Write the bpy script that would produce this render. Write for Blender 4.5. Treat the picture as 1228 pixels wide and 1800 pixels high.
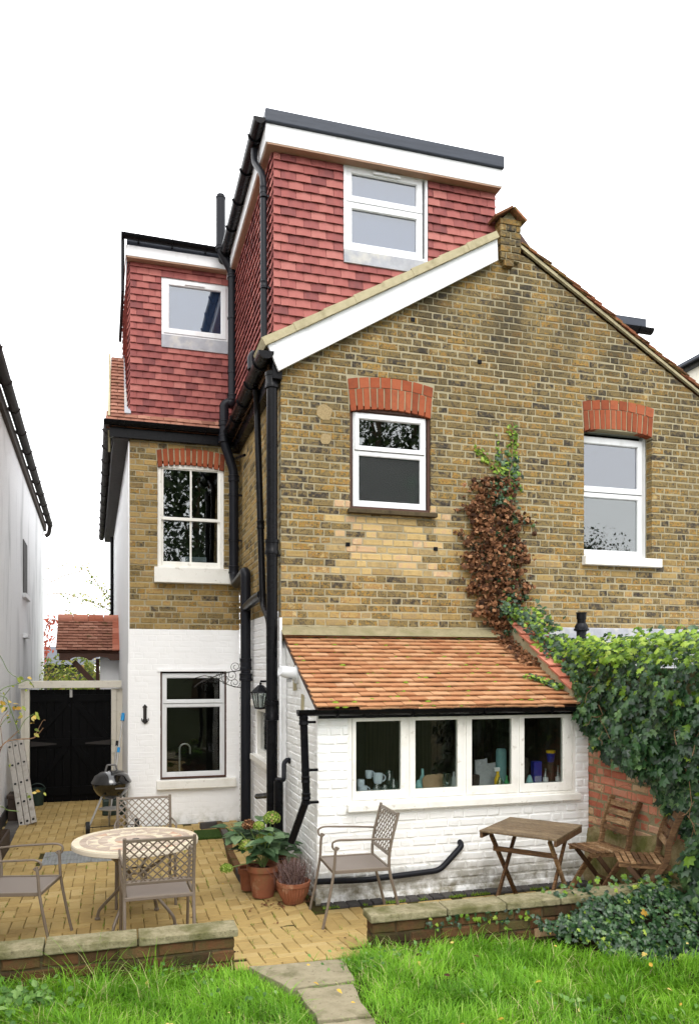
import bpy, bmesh, math, random, zlib
import numpy as np
from mathutils import Vector, Matrix

R = random.Random(7)
sc = bpy.context.scene
for o in list(bpy.data.objects):
    bpy.data.objects.remove(o)

# ------------------------------------------------------------------ camera, sky, sun, exposure
CAM_H, FPX, PX0, PY0 = 2.06, 1374.0, 614.0, 1172.0
YAW = math.atan(407 / 1374)
cam = bpy.data.objects.new("camera", bpy.data.cameras.new("camera"))
sc.collection.objects.link(cam)
cam.location = (0, 0, CAM_H)
cam.rotation_euler = (math.radians(90), 0, -YAW)
cam.data.sensor_width = 36
cam.data.lens = 36 * FPX / 1800
cam.data.shift_y = (PY0 - 900) / 1800
cam.data.clip_start = 0.05
cam.data.clip_end = 2000
sc.camera = cam

world = bpy.data.worlds.new("World")
sc.world = world
world.use_nodes = True
wn, wl = world.node_tree.nodes, world.node_tree.links
for n in list(wn):
    wn.remove(n)
SUN_EL, SUN_AZ = math.radians(48), math.radians(205)
sky = wn.new("ShaderNodeTexSky")
sky.sky_type = 'NISHITA'
sky.sun_disc = False
sky.sun_elevation = SUN_EL
sky.sun_rotation = SUN_AZ
sky.dust_density = 5
mix = wn.new("ShaderNodeMix"); mix.data_type = 'RGBA'
mix.inputs[0].default_value = 0.9
wl.new(sky.outputs[0], mix.inputs[6])
mix.inputs[7].default_value = (24.5, 24.7, 25.0, 1)      # even white cloud
bg = wn.new("ShaderNodeBackground")
bg.inputs[1].default_value = 0.115
wout = wn.new("ShaderNodeOutputWorld")
wl.new(mix.outputs[2], bg.inputs[0]); wl.new(bg.outputs[0], wout.inputs[0])

sd = bpy.data.lights.new("sun", 'SUN')
sd.energy = 1.15
sd.angle = math.radians(26)
sd.color = (1.0, 0.97, 0.92)
sun = bpy.data.objects.new("sun", sd)
sc.collection.objects.link(sun)
# the light comes from behind the camera, from the left and high up
sdir = Vector((-math.sin(math.radians(3)) * math.cos(SUN_EL), -math.cos(math.radians(3)) * math.cos(SUN_EL), math.sin(SUN_EL)))
sun.rotation_euler = (-sdir).to_track_quat('-Z', 'Y').to_euler()
sky.sun_rotation = math.atan2(sdir.x, sdir.y)

sc.view_settings.view_transform = 'Standard'
sc.view_settings.look = 'None'
sc.view_settings.exposure = 0.18
sc.view_settings.gamma = 1
sc.view_settings.use_curve_mapping = False
sc.render.engine = 'CYCLES'
sc.cycles.max_bounces = 8
sc.cycles.transparent_max_bounces = 12

# ------------------------------------------------------------------ helpers
CY, SY = math.cos(YAW), math.sin(YAW)

def at(px, py, Y=None, X=None, Z=None):
    """point of the photograph on one of the place's real planes"""
    u, v = (px - PX0) / FPX, (PY0 - py) / FPX
    dx, dy, dz = CY * u + SY, -SY * u + CY, v
    t = Y / dy if Y is not None else X / dx if X is not None else (Z - CAM_H) / dz
    return Vector((t * dx, t * dy, CAM_H + t * dz))

def lin(c):
    return tuple(((x / 255) / 12.92 if x / 255 <= 0.04045 else ((x / 255 + 0.055) / 1.055) ** 2.4) for x in c) + (1.0,)

WM = {}

def reg(o, parent=None, M=None):
    M = M or Matrix.Identity(4)
    sc.collection.objects.link(o)
    if parent is not None:
        o.parent = parent
        o.matrix_basis = WM[parent].inverted() @ M
    else:
        o.matrix_basis = M
    WM[o] = M
    return o

def thing(name, label, cat, loc=(0, 0, 0), group=None):
    o = bpy.data.objects.new(name, None)
    o.empty_display_size = 0.1
    reg(o, None, Matrix.Translation(loc))
    o["label"] = label; o["category"] = cat
    if group: o["group"] = group
    return o

def tag(o, label=None, cat=None, group=None, kind=None):
    if label: o["label"] = label
    if cat: o["category"] = cat
    if group: o["group"] = group
    if kind: o["kind"] = kind
    return o

def place(root, loc, rz=0.0, tilt=0.0):
    M = Matrix.Translation(loc) @ Matrix.Rotation(rz, 4, 'Z') @ Matrix.Rotation(tilt, 4, 'X')
    root.matrix_basis = M

def copy_tree(o, parent=None):
    c = o.copy(); sc.collection.objects.link(c)
    if parent is not None: c.parent = parent
    for ch in o.children: copy_tree(ch, c)
    return c

class Fr:
    """a flat face of the place: origin, U along it, V up it, N out of it"""
    def __init__(s, O, U, V=(0, 0, 1), N=None):
        s.O, s.U, s.V = Vector(O), Vector(U).normalized(), Vector(V).normalized()
        s.N = Vector(N) if N else s.U.cross(s.V).normalized()
    def p(s, u, v, w=0.0):
        return s.O + s.U * u + s.V * v + s.N * w
    def M(s, u, v, w=0.0, rot=0.0):
        m = Matrix((s.U, s.V, s.N)).transposed().to_4x4()
        m.translation = s.p(u, v, w)
        return m @ Matrix.Rotation(rot, 4, 'Z')

class MB:
    def __init__(s):
        s.v, s.f, s.mi = [], [], []
        s.cur = 0
    def add(s, verts, faces, M=None):
        b = len(s.v)
        s.v += [tuple(M @ Vector(q)) for q in verts] if M else [tuple(q) for q in verts]
        s.f += [tuple(b + i for i in f) for f in faces]
        s.mi += [s.cur] * len(faces)
        return s
    def hexa(s, P):
        return s.add(P, [(0, 3, 2, 1), (4, 5, 6, 7), (0, 1, 5, 4), (1, 2, 6, 5), (2, 3, 7, 6), (3, 0, 4, 7)])
    def box(s, x0, x1, y0, y1, z0, z1):
        return s.hexa([(x0, y0, z0), (x1, y0, z0), (x1, y1, z0), (x0, y1, z0), (x0, y0, z1), (x1, y0, z1), (x1, y1, z1), (x0, y1, z1)])
    def fbox(s, fr, u0, u1, v0, v1, w0, w1):
        return s.hexa([fr.p(a, b, c) for c in (w0, w1) for a, b in ((u0, v0), (u1, v0), (u1, v1), (u0, v1))])
    def beam(s, a, b, w, h, up=(0, 0, 1)):
        a, b = Vector(a), Vector(b); d = (b - a).normalized()
        x = d.cross(Vector(up))
        if x.length < 1e-3: x = d.cross(Vector((1, 0, 0)))
        x.normalize(); y = x.cross(d)
        P = []
        for c in (a, b):
            for i, j in ((-1, -1), (1, -1), (1, 1), (-1, 1)):
                P.append(c + x * (i * w / 2) + y * (j * h / 2))
        return s.hexa(P)
    def prism(s, fr, poly, w0, w1):
        n = len(poly)
        P = [fr.p(a, b, w0) for a, b in poly] + [fr.p(a, b, w1) for a, b in poly]
        return s.add(P, [tuple(range(n))[::-1], tuple(range(n, 2 * n))] + [(i, (i + 1) % n, n + (i + 1) % n, n + i) for i in range(n)])
    def tube(s, pts, r, n=10, caps=True):
        pts = [Vector(p) for p in pts]
        rs = r if isinstance(r, (list, tuple)) else [r] * len(pts)
        V, F = [], []
        nrm = None
        for i, p in enumerate(pts):
            d = (pts[min(i + 1, len(pts) - 1)] - pts[max(i - 1, 0)]).normalized()
            if nrm is None:
                nrm = d.cross(Vector((0, 0, 1)))
                if nrm.length < 1e-3: nrm = d.cross(Vector((1, 0, 0)))
            else:
                nrm = nrm - d * nrm.dot(d)
            nrm.normalize(); bi = d.cross(nrm)
            for k in range(n):
                t = 2 * math.pi * k / n
                V.append(p + (nrm * math.cos(t) + bi * math.sin(t)) * rs[i])
        for i in range(len(pts) - 1):
            for k in range(n):
                F.append((i * n + k, i * n + (k + 1) % n, (i + 1) * n + (k + 1) % n, (i + 1) * n + k))
        if caps:
            F.append(tuple(range(n))[::-1]); F.append(tuple(range((len(pts) - 1) * n, len(pts) * n)))
        return s.add(V, F)
    def lathe(s, prof, M=None, n=20, c=(0, 0, 0)):
        V, F = [], []
        for r, z in prof:
            for k in range(n):
                t = 2 * math.pi * k / n
                V.append((c[0] + r * math.cos(t), c[1] + r * math.sin(t), c[2] + z))
        for i in range(len(prof) - 1):
            for k in range(n):
                F.append((i * n + k, i * n + (k + 1) % n, (i + 1) * n + (k + 1) % n, (i + 1) * n + k))
        F.append(tuple(range(n))[::-1]); F.append(tuple(range((len(prof) - 1) * n, len(prof) * n)))
        return s.add(V, F, M)
    def ring(s, fr, u0, u1, v0, v1, t, w0, w1, tb=None):
        tb = t if tb is None else tb
        o = [(u0, v0), (u1, v0), (u1, v1), (u0, v1)]
        i = [(u0 + t, v0 + tb), (u1 - t, v0 + tb), (u1 - t, v1 - t), (u0 + t, v1 - t)]
        P = [fr.p(a, b, w) for w in (w0, w1) for a, b in o + i]
        F = []
        for k in range(4):
            j = (k + 1) % 4
            F += [(k, j, 4 + j, 4 + k), (8 + k, 8 + j, 12 + j, 12 + k), (k, j, 8 + j, 8 + k), (4 + k, 4 + j, 12 + j, 12 + k)]
        return s.add(P, F)
    def gutter(s, a, b, r, n=8, th=0.006, up=Vector((0, 0, 1))):
        a, b = Vector(a), Vector(b); d = (b - a).normalized(); x = d.cross(up).normalized(); y = x.cross(d)
        prof = [(math.cos(math.pi + math.pi * k / n) * r, math.sin(math.pi + math.pi * k / n) * r) for k in range(n + 1)]
        prof += [(math.cos(2 * math.pi - math.pi * k / n) * (r - th), math.sin(2 * math.pi - math.pi * k / n) * (r - th)) for k in range(n + 1)]
        m = len(prof)
        V = [c + x * p + y * q for c in (a, b) for p, q in prof]
        F = [(k, (k + 1) % m, m + (k + 1) % m, m + k) for k in range(m)]
        s.add(V, F)
        for c in (a, b):                       # stop ends
            k = [c + x * p + y * q for p, q in prof[:n + 1]]
            s.add(k, [tuple(range(n + 1))])
        return s
    def mesh(s, name, mats, smooth=False, recalc=True):
        me = bpy.data.meshes.new(name)
        me.from_pydata(s.v, [], s.f)
        for m in (mats if isinstance(mats, (list, tuple)) else [mats]): me.materials.append(m)
        if any(s.mi): me.polygons.foreach_set("material_index", s.mi)
        if recalc and len(s.f) < 30000:
            bm = bmesh.new(); bm.from_mesh(me)
            bmesh.ops.recalc_face_normals(bm, faces=bm.faces)
            bm.to_mesh(me); bm.free()
        if smooth:
            me.polygons.foreach_set("use_smooth", [True] * len(me.polygons))
            me.set_sharp_from_angle(angle=math.radians(38))
        me.update()
        return me
    def obj(s, name, mats, parent=None, M=None, smooth=False, bev=0, recalc=True, label=None):
        o = bpy.data.objects.new(name, s.mesh(name, mats, smooth, recalc))
        reg(o, parent, M if M is not None else (Matrix.Identity(4)))
        if bev:
            b = o.modifiers.new("bevel", 'BEVEL'); b.width = bev; b.segments = 2; b.limit_method = 'ANGLE'
        if label: o["label"] = label
        return o

def arc(c, r, a0, a1, n, f=lambda a, b: (a, 0, b)):
    return [Vector(c) + Vector(f(r * math.cos(math.radians(a0 + (a1 - a0) * k / n)), r * math.sin(math.radians(a0 + (a1 - a0) * k / n)))) for k in range(n + 1)]

def smoothpath(pts, k=4):
    """Catmull-Rom through the points"""
    pts = [Vector(p) for p in pts]
    P = [pts[0] * 2 - pts[1]] + pts + [pts[-1] * 2 - pts[-2]]
    out = []
    for i in range(1, len(P) - 2):
        for j in range(k):
            t = j / k
            a, b, c, d = P[i - 1:i + 3]
            out.append(0.5 * (2 * b + (c - a) * t + (2 * a - 5 * b + 4 * c - d) * t * t + (3 * b - a - 3 * c + d) * t ** 3))
    return out + [pts[-1]]

def elbowed(pts, r=0.06, k=4):
    """polyline with rounded corners"""
    pts = [Vector(p) for p in pts]; out = [pts[0]]
    for a, b, c in zip(pts, pts[1:], pts[2:]):
        d0, d1 = (a - b), (c - b)
        q = min(r, d0.length * 0.45, d1.length * 0.45)
        p0, p1 = b + d0.normalized() * q, b + d1.normalized() * q
        for j in range(k + 1):
            t = j / k
            out.append(p0 * (1 - t) ** 2 + b * 2 * t * (1 - t) + p1 * t * t)
    return out + [pts[-1]]

# ------------------------------------------------------------------ materials
def mat(name, stops, rnd=0.0, nscale=6.0, namt=0.5, ndetail=6, rough=0.7, spec=0.4, bump=None, metal=0.0, grime=None, coat=0.0,
        local=False, stretch=(1, 1, 1), trans=0.0, attr=None, grime2=None, bump2=None, rvar=0.0):
    m = bpy.data.materials.new(name); m.use_nodes = True
    nt = m.node_tree; N, L = nt.nodes, nt.links
    for n in list(N): N.remove(n)
    out = N.new("ShaderNodeOutputMaterial"); bs = N.new("ShaderNodeBsdfPrincipled")
    if local:
        tc = N.new("ShaderNodeTexCoord"); pos = tc.outputs["Object"]
    else:
        pos = N.new("ShaderNodeNewGeometry").outputs["Position"]
    mp = N.new("ShaderNodeMapping"); mp.inputs["Scale"].default_value = stretch
    L.new(pos, mp.inputs["Vector"])
    def math_(op, a, b=None, c=None):
        n = N.new("ShaderNodeMath"); n.operation = op
        for i, x in enumerate((a, b, c)):
            if x is None: continue
            if isinstance(x, (int, float)): n.inputs[i].default_value = x
            else: L.new(x, n.inputs[i])
        return n.outputs[0]
    oi = N.new("ShaderNodeObjectInfo"); gi = N.new("ShaderNodeNewGeometry")
    rv = math_('FRACT', math_('ADD', oi.outputs["Random"], gi.outputs["Random Per Island"]))
    nz = N.new("ShaderNodeTexNoise"); nz.inputs["Scale"].default_value = nscale; nz.inputs["Detail"].default_value = ndetail
    nz.inputs["Roughness"].default_value = 0.65
    L.new(mp.outputs[0], nz.inputs["Vector"])
    if rnd:   # shift the noise for every piece so that alike pieces differ
        ad = N.new("ShaderNodeVectorMath"); ad.operation = 'ADD'
        cb = N.new("ShaderNodeCombineXYZ"); L.new(math_('MULTIPLY', rv, 37.0), cb.inputs[0]); L.new(math_('MULTIPLY', rv, 91.0), cb.inputs[2])
        L.new(mp.outputs[0], ad.inputs[0]); L.new(cb.outputs[0], ad.inputs[1]); L.new(ad.outputs[0], nz.inputs["Vector"])
    nf = math_('MULTIPLY', math_('SUBTRACT', nz.outputs[0], 0.5), namt * 2)
    base = 0.5 if not rnd else math_('ADD', math_('MULTIPLY', rv, rnd), 0.5 - rnd / 2)
    if attr:
        an = N.new("ShaderNodeAttribute"); an.attribute_name = attr; base = an.outputs["Fac"]
    t = math_('ADD', base, nf)
    cr = N.new("ShaderNodeValToRGB"); L.new(t, cr.inputs[0])
    el = cr.color_ramp.elements
    while len(el) < len(stops): el.new(0.5)
    for i, st in enumerate(stops):
        p, c = st if isinstance(st[0], (int, float)) and len(st) == 2 else (i / max(1, len(stops) - 1), st)
        el[i].position = p; el[i].color = lin(c)
    col = cr.outputs[0]
    for g in (grime, grime2):
        if not g: continue
        # colour, scale, lo, hi, amount, optional (axis z low, z high) mask
        gn = N.new("ShaderNodeTexNoise"); gn.inputs["Scale"].default_value = g[1]; gn.inputs["Detail"].default_value = 5
        gn.inputs["Roughness"].default_value = 0.6
        if len(g) > 6 and g[6]:
            gm = N.new("ShaderNodeMapping"); gm.inputs["Scale"].default_value = g[6]; L.new(pos, gm.inputs["Vector"]); L.new(gm.outputs[0], gn.inputs["Vector"])
        else:
            L.new(pos, gn.inputs["Vector"])
        mr = N.new("ShaderNodeMapRange"); mr.inputs[1].default_value = g[2]; mr.inputs[2].default_value = g[3]
        L.new(gn.outputs[0], mr.inputs[0])
        fac = math_('MULTIPLY', mr.outputs[0], g[4])
        if len(g) > 5 and g[5]:
            sp = N.new("ShaderNodeSeparateXYZ"); L.new(gi.outputs["Position"], sp.inputs[0])
            m2 = N.new("ShaderNodeMapRange"); m2.inputs[1].default_value = g[5][0]; m2.inputs[2].default_value = g[5][1]
            m2.inputs[3].default_value = 1; m2.inputs[4].default_value = 0
            L.new(sp.outputs[2], m2.inputs[0])
            fac = math_('MULTIPLY', fac, m2.outputs[0])
        mx = N.new("ShaderNodeMix"); mx.data_type = 'RGBA'
        L.new(fac, mx.inputs[0]); L.new(col, mx.inputs[6]); mx.inputs[7].default_value = lin(g[0]); col = mx.outputs[2]
    L.new(col, bs.inputs["Base Color"])
    if rvar:
        L.new(math_('ADD', math_('MULTIPLY', nz.outputs[0], rvar), rough - rvar / 2), bs.inputs["Roughness"])
    else:
        bs.inputs["Roughness"].default_value = rough
    bs.inputs["Metallic"].default_value = metal
    bs.inputs["Specular IOR Level"].default_value = spec
    bs.inputs["Coat Weight"].default_value = coat
    bs.inputs["Coat Roughness"].default_value = 0.1
    nrm = None
    for b in (bump, bump2):
        if not b: continue
        bn = N.new("ShaderNodeTexNoise"); bn.inputs["Scale"].default_value = b[0]; bn.inputs["Detail"].default_value = 6
        bn.inputs["Roughness"].default_value = 0.7
        L.new(mp.outputs[0], bn.inputs["Vector"])
        bp = N.new("ShaderNodeBump"); bp.inputs["Strength"].default_value = b[1]; bp.inputs["Distance"].default_value = b[2]
        L.new(bn.outputs[0], bp.inputs["Height"])
        if nrm: L.new(nrm, bp.inputs["Normal"])
        nrm = bp.outputs[0]
    if nrm: L.new(nrm, bs.inputs["Normal"])
    sh = bs.outputs[0]
    if trans:
        tr = N.new("ShaderNodeBsdfTranslucent"); L.new(col, tr.inputs[0])
        ms = N.new("ShaderNodeMixShader"); ms.inputs[0].default_value = trans
        L.new(sh, ms.inputs[1]); L.new(tr.outputs[0], ms.inputs[2]); sh = ms.outputs[0]
    L.new(sh, out.inputs[0])
    return m

def glass(name, refl=0.16, tint=(225, 232, 232), frost=0.0, pattern=None):
    m = bpy.data.materials.new(name); m.use_nodes = True
    N, L = m.node_tree.nodes, m.node_tree.links
    for n in list(N): N.remove(n)
    out = N.new("ShaderNodeOutputMaterial")
    gl = N.new("ShaderNodeBsdfGlossy"); gl.inputs["Roughness"].default_value = 0.01 + frost * 0.5
    tb = N.new("ShaderNodeBsdfTransparent"); tb.inputs[0].default_value = lin(tint)
    if frost:
        tb = N.new("ShaderNodeBsdfRefraction"); tb.inputs["Roughness"].default_value = 0.35; tb.inputs["IOR"].default_value = 1.15; tb.inputs[0].default_value = lin(tint)
    fr = N.new("ShaderNodeLayerWeight"); fr.inputs[0].default_value = 0.45
    mr = N.new("ShaderNodeMapRange"); mr.inputs[3].default_value = refl; mr.inputs[4].default_value = 0.9
    pw = N.new("ShaderNodeMath"); pw.operation = 'POWER'; pw.inputs[1].default_value = 3
    L.new(fr.outputs["Facing"], pw.inputs[0]); L.new(pw.outputs[0], mr.inputs[0])
    mx = N.new("ShaderNodeMixShader")
    geo = N.new("ShaderNodeNewGeometry")
    no = N.new("ShaderNodeTexNoise"); no.inputs["Scale"].default_value = 1.6 if not frost else 100
    L.new(geo.outputs["Position"], no.inputs["Vector"])
    bp = N.new("ShaderNodeBump"); bp.inputs["Strength"].default_value = 0.03 if not frost else 0.9; bp.inputs["Distance"].default_value = 0.05 if not frost else 0.012
    L.new(no.outputs[0], bp.inputs["Height"]); L.new(bp.outputs[0], gl.inputs["Normal"])
    if frost: L.new(bp.outputs[0], tb.inputs["Normal"])
    L.new(mr.outputs[0], mx.inputs[0]); L.new(tb.outputs[0], mx.inputs[1]); L.new(gl.outputs[0], mx.inputs[2]); L.new(mx.outputs[0], out.inputs[0])
    return m

m_stock = mat("stock brick", [(0.0, (56, 51, 46)), (0.12, (80, 72, 60)), (0.28, (112, 97, 68)), (0.42, (136, 116, 72)), (0.55, (94, 84, 66)),
              (0.68, (146, 122, 68)), (0.8, (150, 111, 54)), (0.9, (116, 101, 76)), (1.0, (168, 146, 98))], rnd=0.7, nscale=23, namt=0.95, rough=0.9, spec=0.2,
              bump=(70, 0.7, 0.006), grime=((58, 54, 44), 1.5, 0.40, 0.62, 0.72, (5.6, 4.1), (1.6, 1.6, 0.7)), grime2=((62, 54, 42), 38, 0.55, 0.65, 0.8))
m_flash = mat("old mortar flashing", [(112, 104, 78), (156, 146, 116)], nscale=14, namt=0.7, rough=1, spec=0.1, bump=(40, 0.9, 0.01), grime=((92, 92, 52), 7, 0.5, 0.7, 0.5))
m_stockpale = mat("pale stock brick", [(0.0, (132, 116, 86)), (0.35, (172, 148, 100)), (0.65, (188, 162, 110)), (0.85, (182, 150, 120)), (1.0, (194, 174, 132))],
                  rnd=0.8, nscale=18, namt=0.45, rough=0.9, spec=0.2, bump=(60, 0.6, 0.005), grime=((120, 104, 80), 14, 0.58, 0.7, 0.5))
m_stockclean = mat("clean stock brick", [(0.0, (104, 88, 64)), (0.2, (136, 114, 72)), (0.45, (156, 132, 84)), (0.65, (140, 120, 88)), (0.8, (166, 139, 86)), (0.92, (142, 110, 72)), (1.0, (184, 162, 116))],
              rnd=0.8, nscale=20, namt=0.5, rough=0.9, spec=0.2, bump=(60, 0.6, 0.005), grime2=((80, 66, 50), 34, 0.62, 0.7, 0.6))
m_mortar = mat("lime mortar", [(134, 126, 102), (176, 166, 138)], nscale=9, namt=0.6, rough=0.95, spec=0.1, bump=(90, 0.5, 0.004), grime=((112, 106, 88), 1.0, 0.5, 0.7, 0.6))
m_redarch = mat("red arch brick", [(0.0, (108, 58, 40)), (0.4, (142, 74, 48)), (0.8, (156, 88, 60)), (1, (124, 66, 46))], rnd=0.7, nscale=20, namt=0.3, rough=0.9, spec=0.2, bump=(60, 0.5, 0.004),
                grime=((110, 66, 48), 12, 0.55, 0.72, 0.5))
m_hung = mat("red clay hung tile", [(0.0, (98, 54, 54)), (0.25, (122, 66, 64)), (0.5, (144, 80, 75)), (0.75, (155, 92, 85)), (1.0, (166, 106, 98))], rnd=0.75, nscale=3.2, namt=0.28, ndetail=2,
             stretch=(3.5, 3.5, 0.35), rough=0.72, spec=0.3, bump=(50, 0.25, 0.004), rvar=0.2)
m_roof = mat("orange clay roof tile", [(0.0, (140, 96, 68)), (0.2, (160, 110, 76)), (0.5, (170, 124, 88)), (0.8, (182, 140, 104)), (1.0, (172, 134, 110))], rnd=0.7, nscale=14, namt=0.22, rough=0.88, spec=0.2,
             bump=(50, 0.5, 0.005), grime=((112, 94, 70), 22, 0.6, 0.74, 0.5), grime2=((112, 92, 62), 3.0, 0.54, 0.74, 0.45))
m_verge = mat("mossy old tile", [(0.0, (70, 58, 40)), (0.35, (104, 74, 52)), (0.6, (140, 86, 64)), (0.8, (96, 86, 48)), (1, (160, 104, 80))], rnd=0.8, nscale=24, namt=0.35, rough=0.95, spec=0.1, bump=(40, 0.8, 0.008))
m_newtile = mat("bright clay tile", [(0.0, (150, 84, 64)), (0.5, (174, 106, 84)), (1, (188, 128, 108))], rnd=0.8, nscale=12, namt=0.2, rough=0.8, spec=0.2, bump=(40, 0.4, 0.004))
m_porchtile = mat("pinkish clay tile", [(0.0, (120, 80, 66)), (0.5, (150, 104, 86)), (1, (168, 124, 106))], rnd=0.8, nscale=12, namt=0.25, rough=0.88, spec=0.2, bump=(40, 0.4, 0.004), grime=((90, 84, 50), 9, 0.6, 0.7, 0.7))
m_white = mat("white masonry paint", [(228, 228, 226), (242, 242, 240)], nscale=5, namt=0.5, rough=0.75, spec=0.3, bump=(28, 0.25, 0.006), bump2=(140, 0.2, 0.001),
              grime=((176, 170, 150), 5, 0.55, 0.75, 0.35), grime2=((120, 112, 88), 7, 0.38, 0.58, 0.9, (0.12, 0.42)))
m_whitewing = mat("smooth white masonry paint", [(234, 234, 234), (245, 245, 245)], nscale=4, namt=0.5, rough=0.75, spec=0.3, bump=(24, 0.2, 0.005), bump2=(120, 0.2, 0.001),
              grime2=((150, 150, 130), 7, 0.45, 0.65, 0.6, (0.0, 0.25)))
m_pvc = mat("white plastic frame", [(212, 214, 216), (226, 227, 228)], nscale=2, namt=0.3, rough=0.32, spec=0.4, grime=((150, 148, 138), 5, 0.55, 0.8, 0.35, None, (2, 2, 0.5)))
m_timberwhite = mat("white painted timber", [(226, 224, 216), (240, 238, 232)], nscale=8, namt=0.5, rough=0.5, spec=0.4, bump=(60, 0.2, 0.002), grime=((150, 140, 118), 16, 0.62, 0.72, 0.5), grime2=((176, 168, 148), 3, 0.5, 0.75, 0.4))
m_cream = mat("cream painted timber", [(206, 200, 186), (226, 220, 206)], nscale=8, namt=0.5, rough=0.6, spec=0.3, bump=(60, 0.2, 0.002), grime=((150, 144, 124), 10, 0.56, 0.72, 0.6))
m_black = mat("black plastic pipe", [(9, 9, 11), (19, 19, 22)], nscale=9, namt=0.5, rough=0.28, spec=0.12, grime=((36, 36, 36), 30, 0.62, 0.78, 0.3), rvar=0.15)
m_greypipe = mat("dark grey plastic pipe", [(20, 21, 25), (32, 33, 39)], nscale=6, namt=0.5, rough=0.35, spec=0.15, rvar=0.1)
m_oldpipe = mat("weathered cast pipe", [(40, 37, 36), (70, 65, 63)], nscale=12, namt=0.6, rough=0.7, spec=0.2, bump=(30, 0.3, 0.004), stretch=(1, 1, 0.3))
m_felt = mat("dark lead roll", [(38, 43, 52), (62, 68, 80)], nscale=7, namt=0.6, rough=0.45, spec=0.3, stretch=(0.4, 1, 3), bump=(12, 0.2, 0.01))
m_lead = mat("grey lead flashing", [(128, 130, 136), (176, 178, 184)], nscale=7, namt=0.7, rough=0.6, spec=0.4, bump=(14, 0.3, 0.01), grime=((196, 192, 180), 5, 0.5, 0.65, 0.6))
m_brown = mat("brown painted timber", [(62, 42, 34), (86, 58, 46)], nscale=8, namt=0.5, rough=0.6, spec=0.3, stretch=(1, 1, 0.3))
m_sill = mat("weathered dark sill", [(54, 46, 34), (92, 80, 58)], nscale=16, namt=0.7, rough=0.9, spec=0.2, bump=(50, 0.7, 0.004))
m_soffit = mat("pale brown soffit board", [(132, 104, 84), (160, 130, 108)], nscale=5, namt=0.5, rough=0.7)
m_render = mat("pale cement render", [(152, 144, 114), (188, 178, 148)], nscale=10, namt=0.6, rough=0.95, spec=0.1, bump=(50, 0.6, 0.006), grime=((110, 100, 70), 6, 0.52, 0.7, 0.5))
m_dash = mat("white pebbledash", [(212, 212, 214), (244, 244, 244)], nscale=70, namt=0.7, ndetail=3, rough=0.95, spec=0.15, bump=(62, 0.7, 0.008), grime=((130, 132, 132), 1.4, 0.52, 0.72, 0.55, None, (1, 1, 0.35)))
m_gateblack = mat("black gate paint", [(4, 4, 5), (10, 10, 11)], nscale=14, namt=0.6, rough=0.5, spec=0.08, stretch=(1, 1, 0.2), bump=(30, 0.3, 0.003), grime=((60, 62, 66), 24, 0.64, 0.76, 0.5))
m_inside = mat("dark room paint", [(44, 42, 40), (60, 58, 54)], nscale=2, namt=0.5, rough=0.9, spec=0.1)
m_insidek = mat("kitchen back wall", [(44, 38, 32), (112, 98, 82)], nscale=3, namt=0.8, rough=0.8, spec=0.2, stretch=(14, 14, 0.3))
m_blind = mat("pale window blind", [(150, 156, 164), (166, 172, 180)], nscale=2, namt=0.3, rough=0.8)
g_clear = glass("window glass", 0.13)
g_sky = glass("coated window glass", 0.165, (190, 200, 214))
g_kitchen = glass("kitchen window glass", 0.05, (235, 238, 236))
g_frost = glass("frosted window glass", 0.035, (150, 175, 165), frost=0.35)

# ------------------------------------------------------------------ pieces: bricks and tiles
BV = {}
def brick_geo(u0b, u1b, u0t, u1t, h, depth, rr, jit=0.0022, ch=0.006, bulge=0.0):
    """front outline of eight points, chamfer, sides; 40 triangles"""
    j = lambda s=jit: rr.uniform(-s, s)
    hh = h / 2
    um = (u0b + u1b) / 2 + j(0.01); ut = (u0t + u1t) / 2 + j(0.01)
    o = [(u0b + j(), -hh + j()), (um, -hh + j()), (u1b + j(), -hh + j()), ((u1b + u1t) / 2 + j(), j(0.01)),
         (u1t + j(), hh + j()), (ut, hh + j()), (u0t + j(), hh + j()), ((u0b + u0t) / 2 + j(), j(0.01))]
    cu = sum(a for a, _ in o) / 8
    P = [(a, b, -ch) for a, b in o]
    W = max(0.02, (u1b - u0b + u1t - u0t) / 4)
    kx, ky = max(0.3, 1 - ch / W), max(0.3, 1 - ch / hh)
    P += [(cu + (a - cu) * kx, b * ky, j(0.0012) + bulge) for a, b in o]
    P += [(a, b, -depth) for a, b in o]
    F = [tuple(range(8, 16))]
    for k in range(8):
        q = (k + 1) % 8
        F += [(k, q, 8 + q, 8 + k), (16 + k, 16 + q, q, k)]
    return P, F

def brick_mesh(key, args, m):
    if key not in BV:
        P, F = brick_geo(*args)
        mb = MB(); mb.add(P, F); BV[key] = mb.mesh("brick", m, recalc=True)
    return BV[key]

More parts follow.
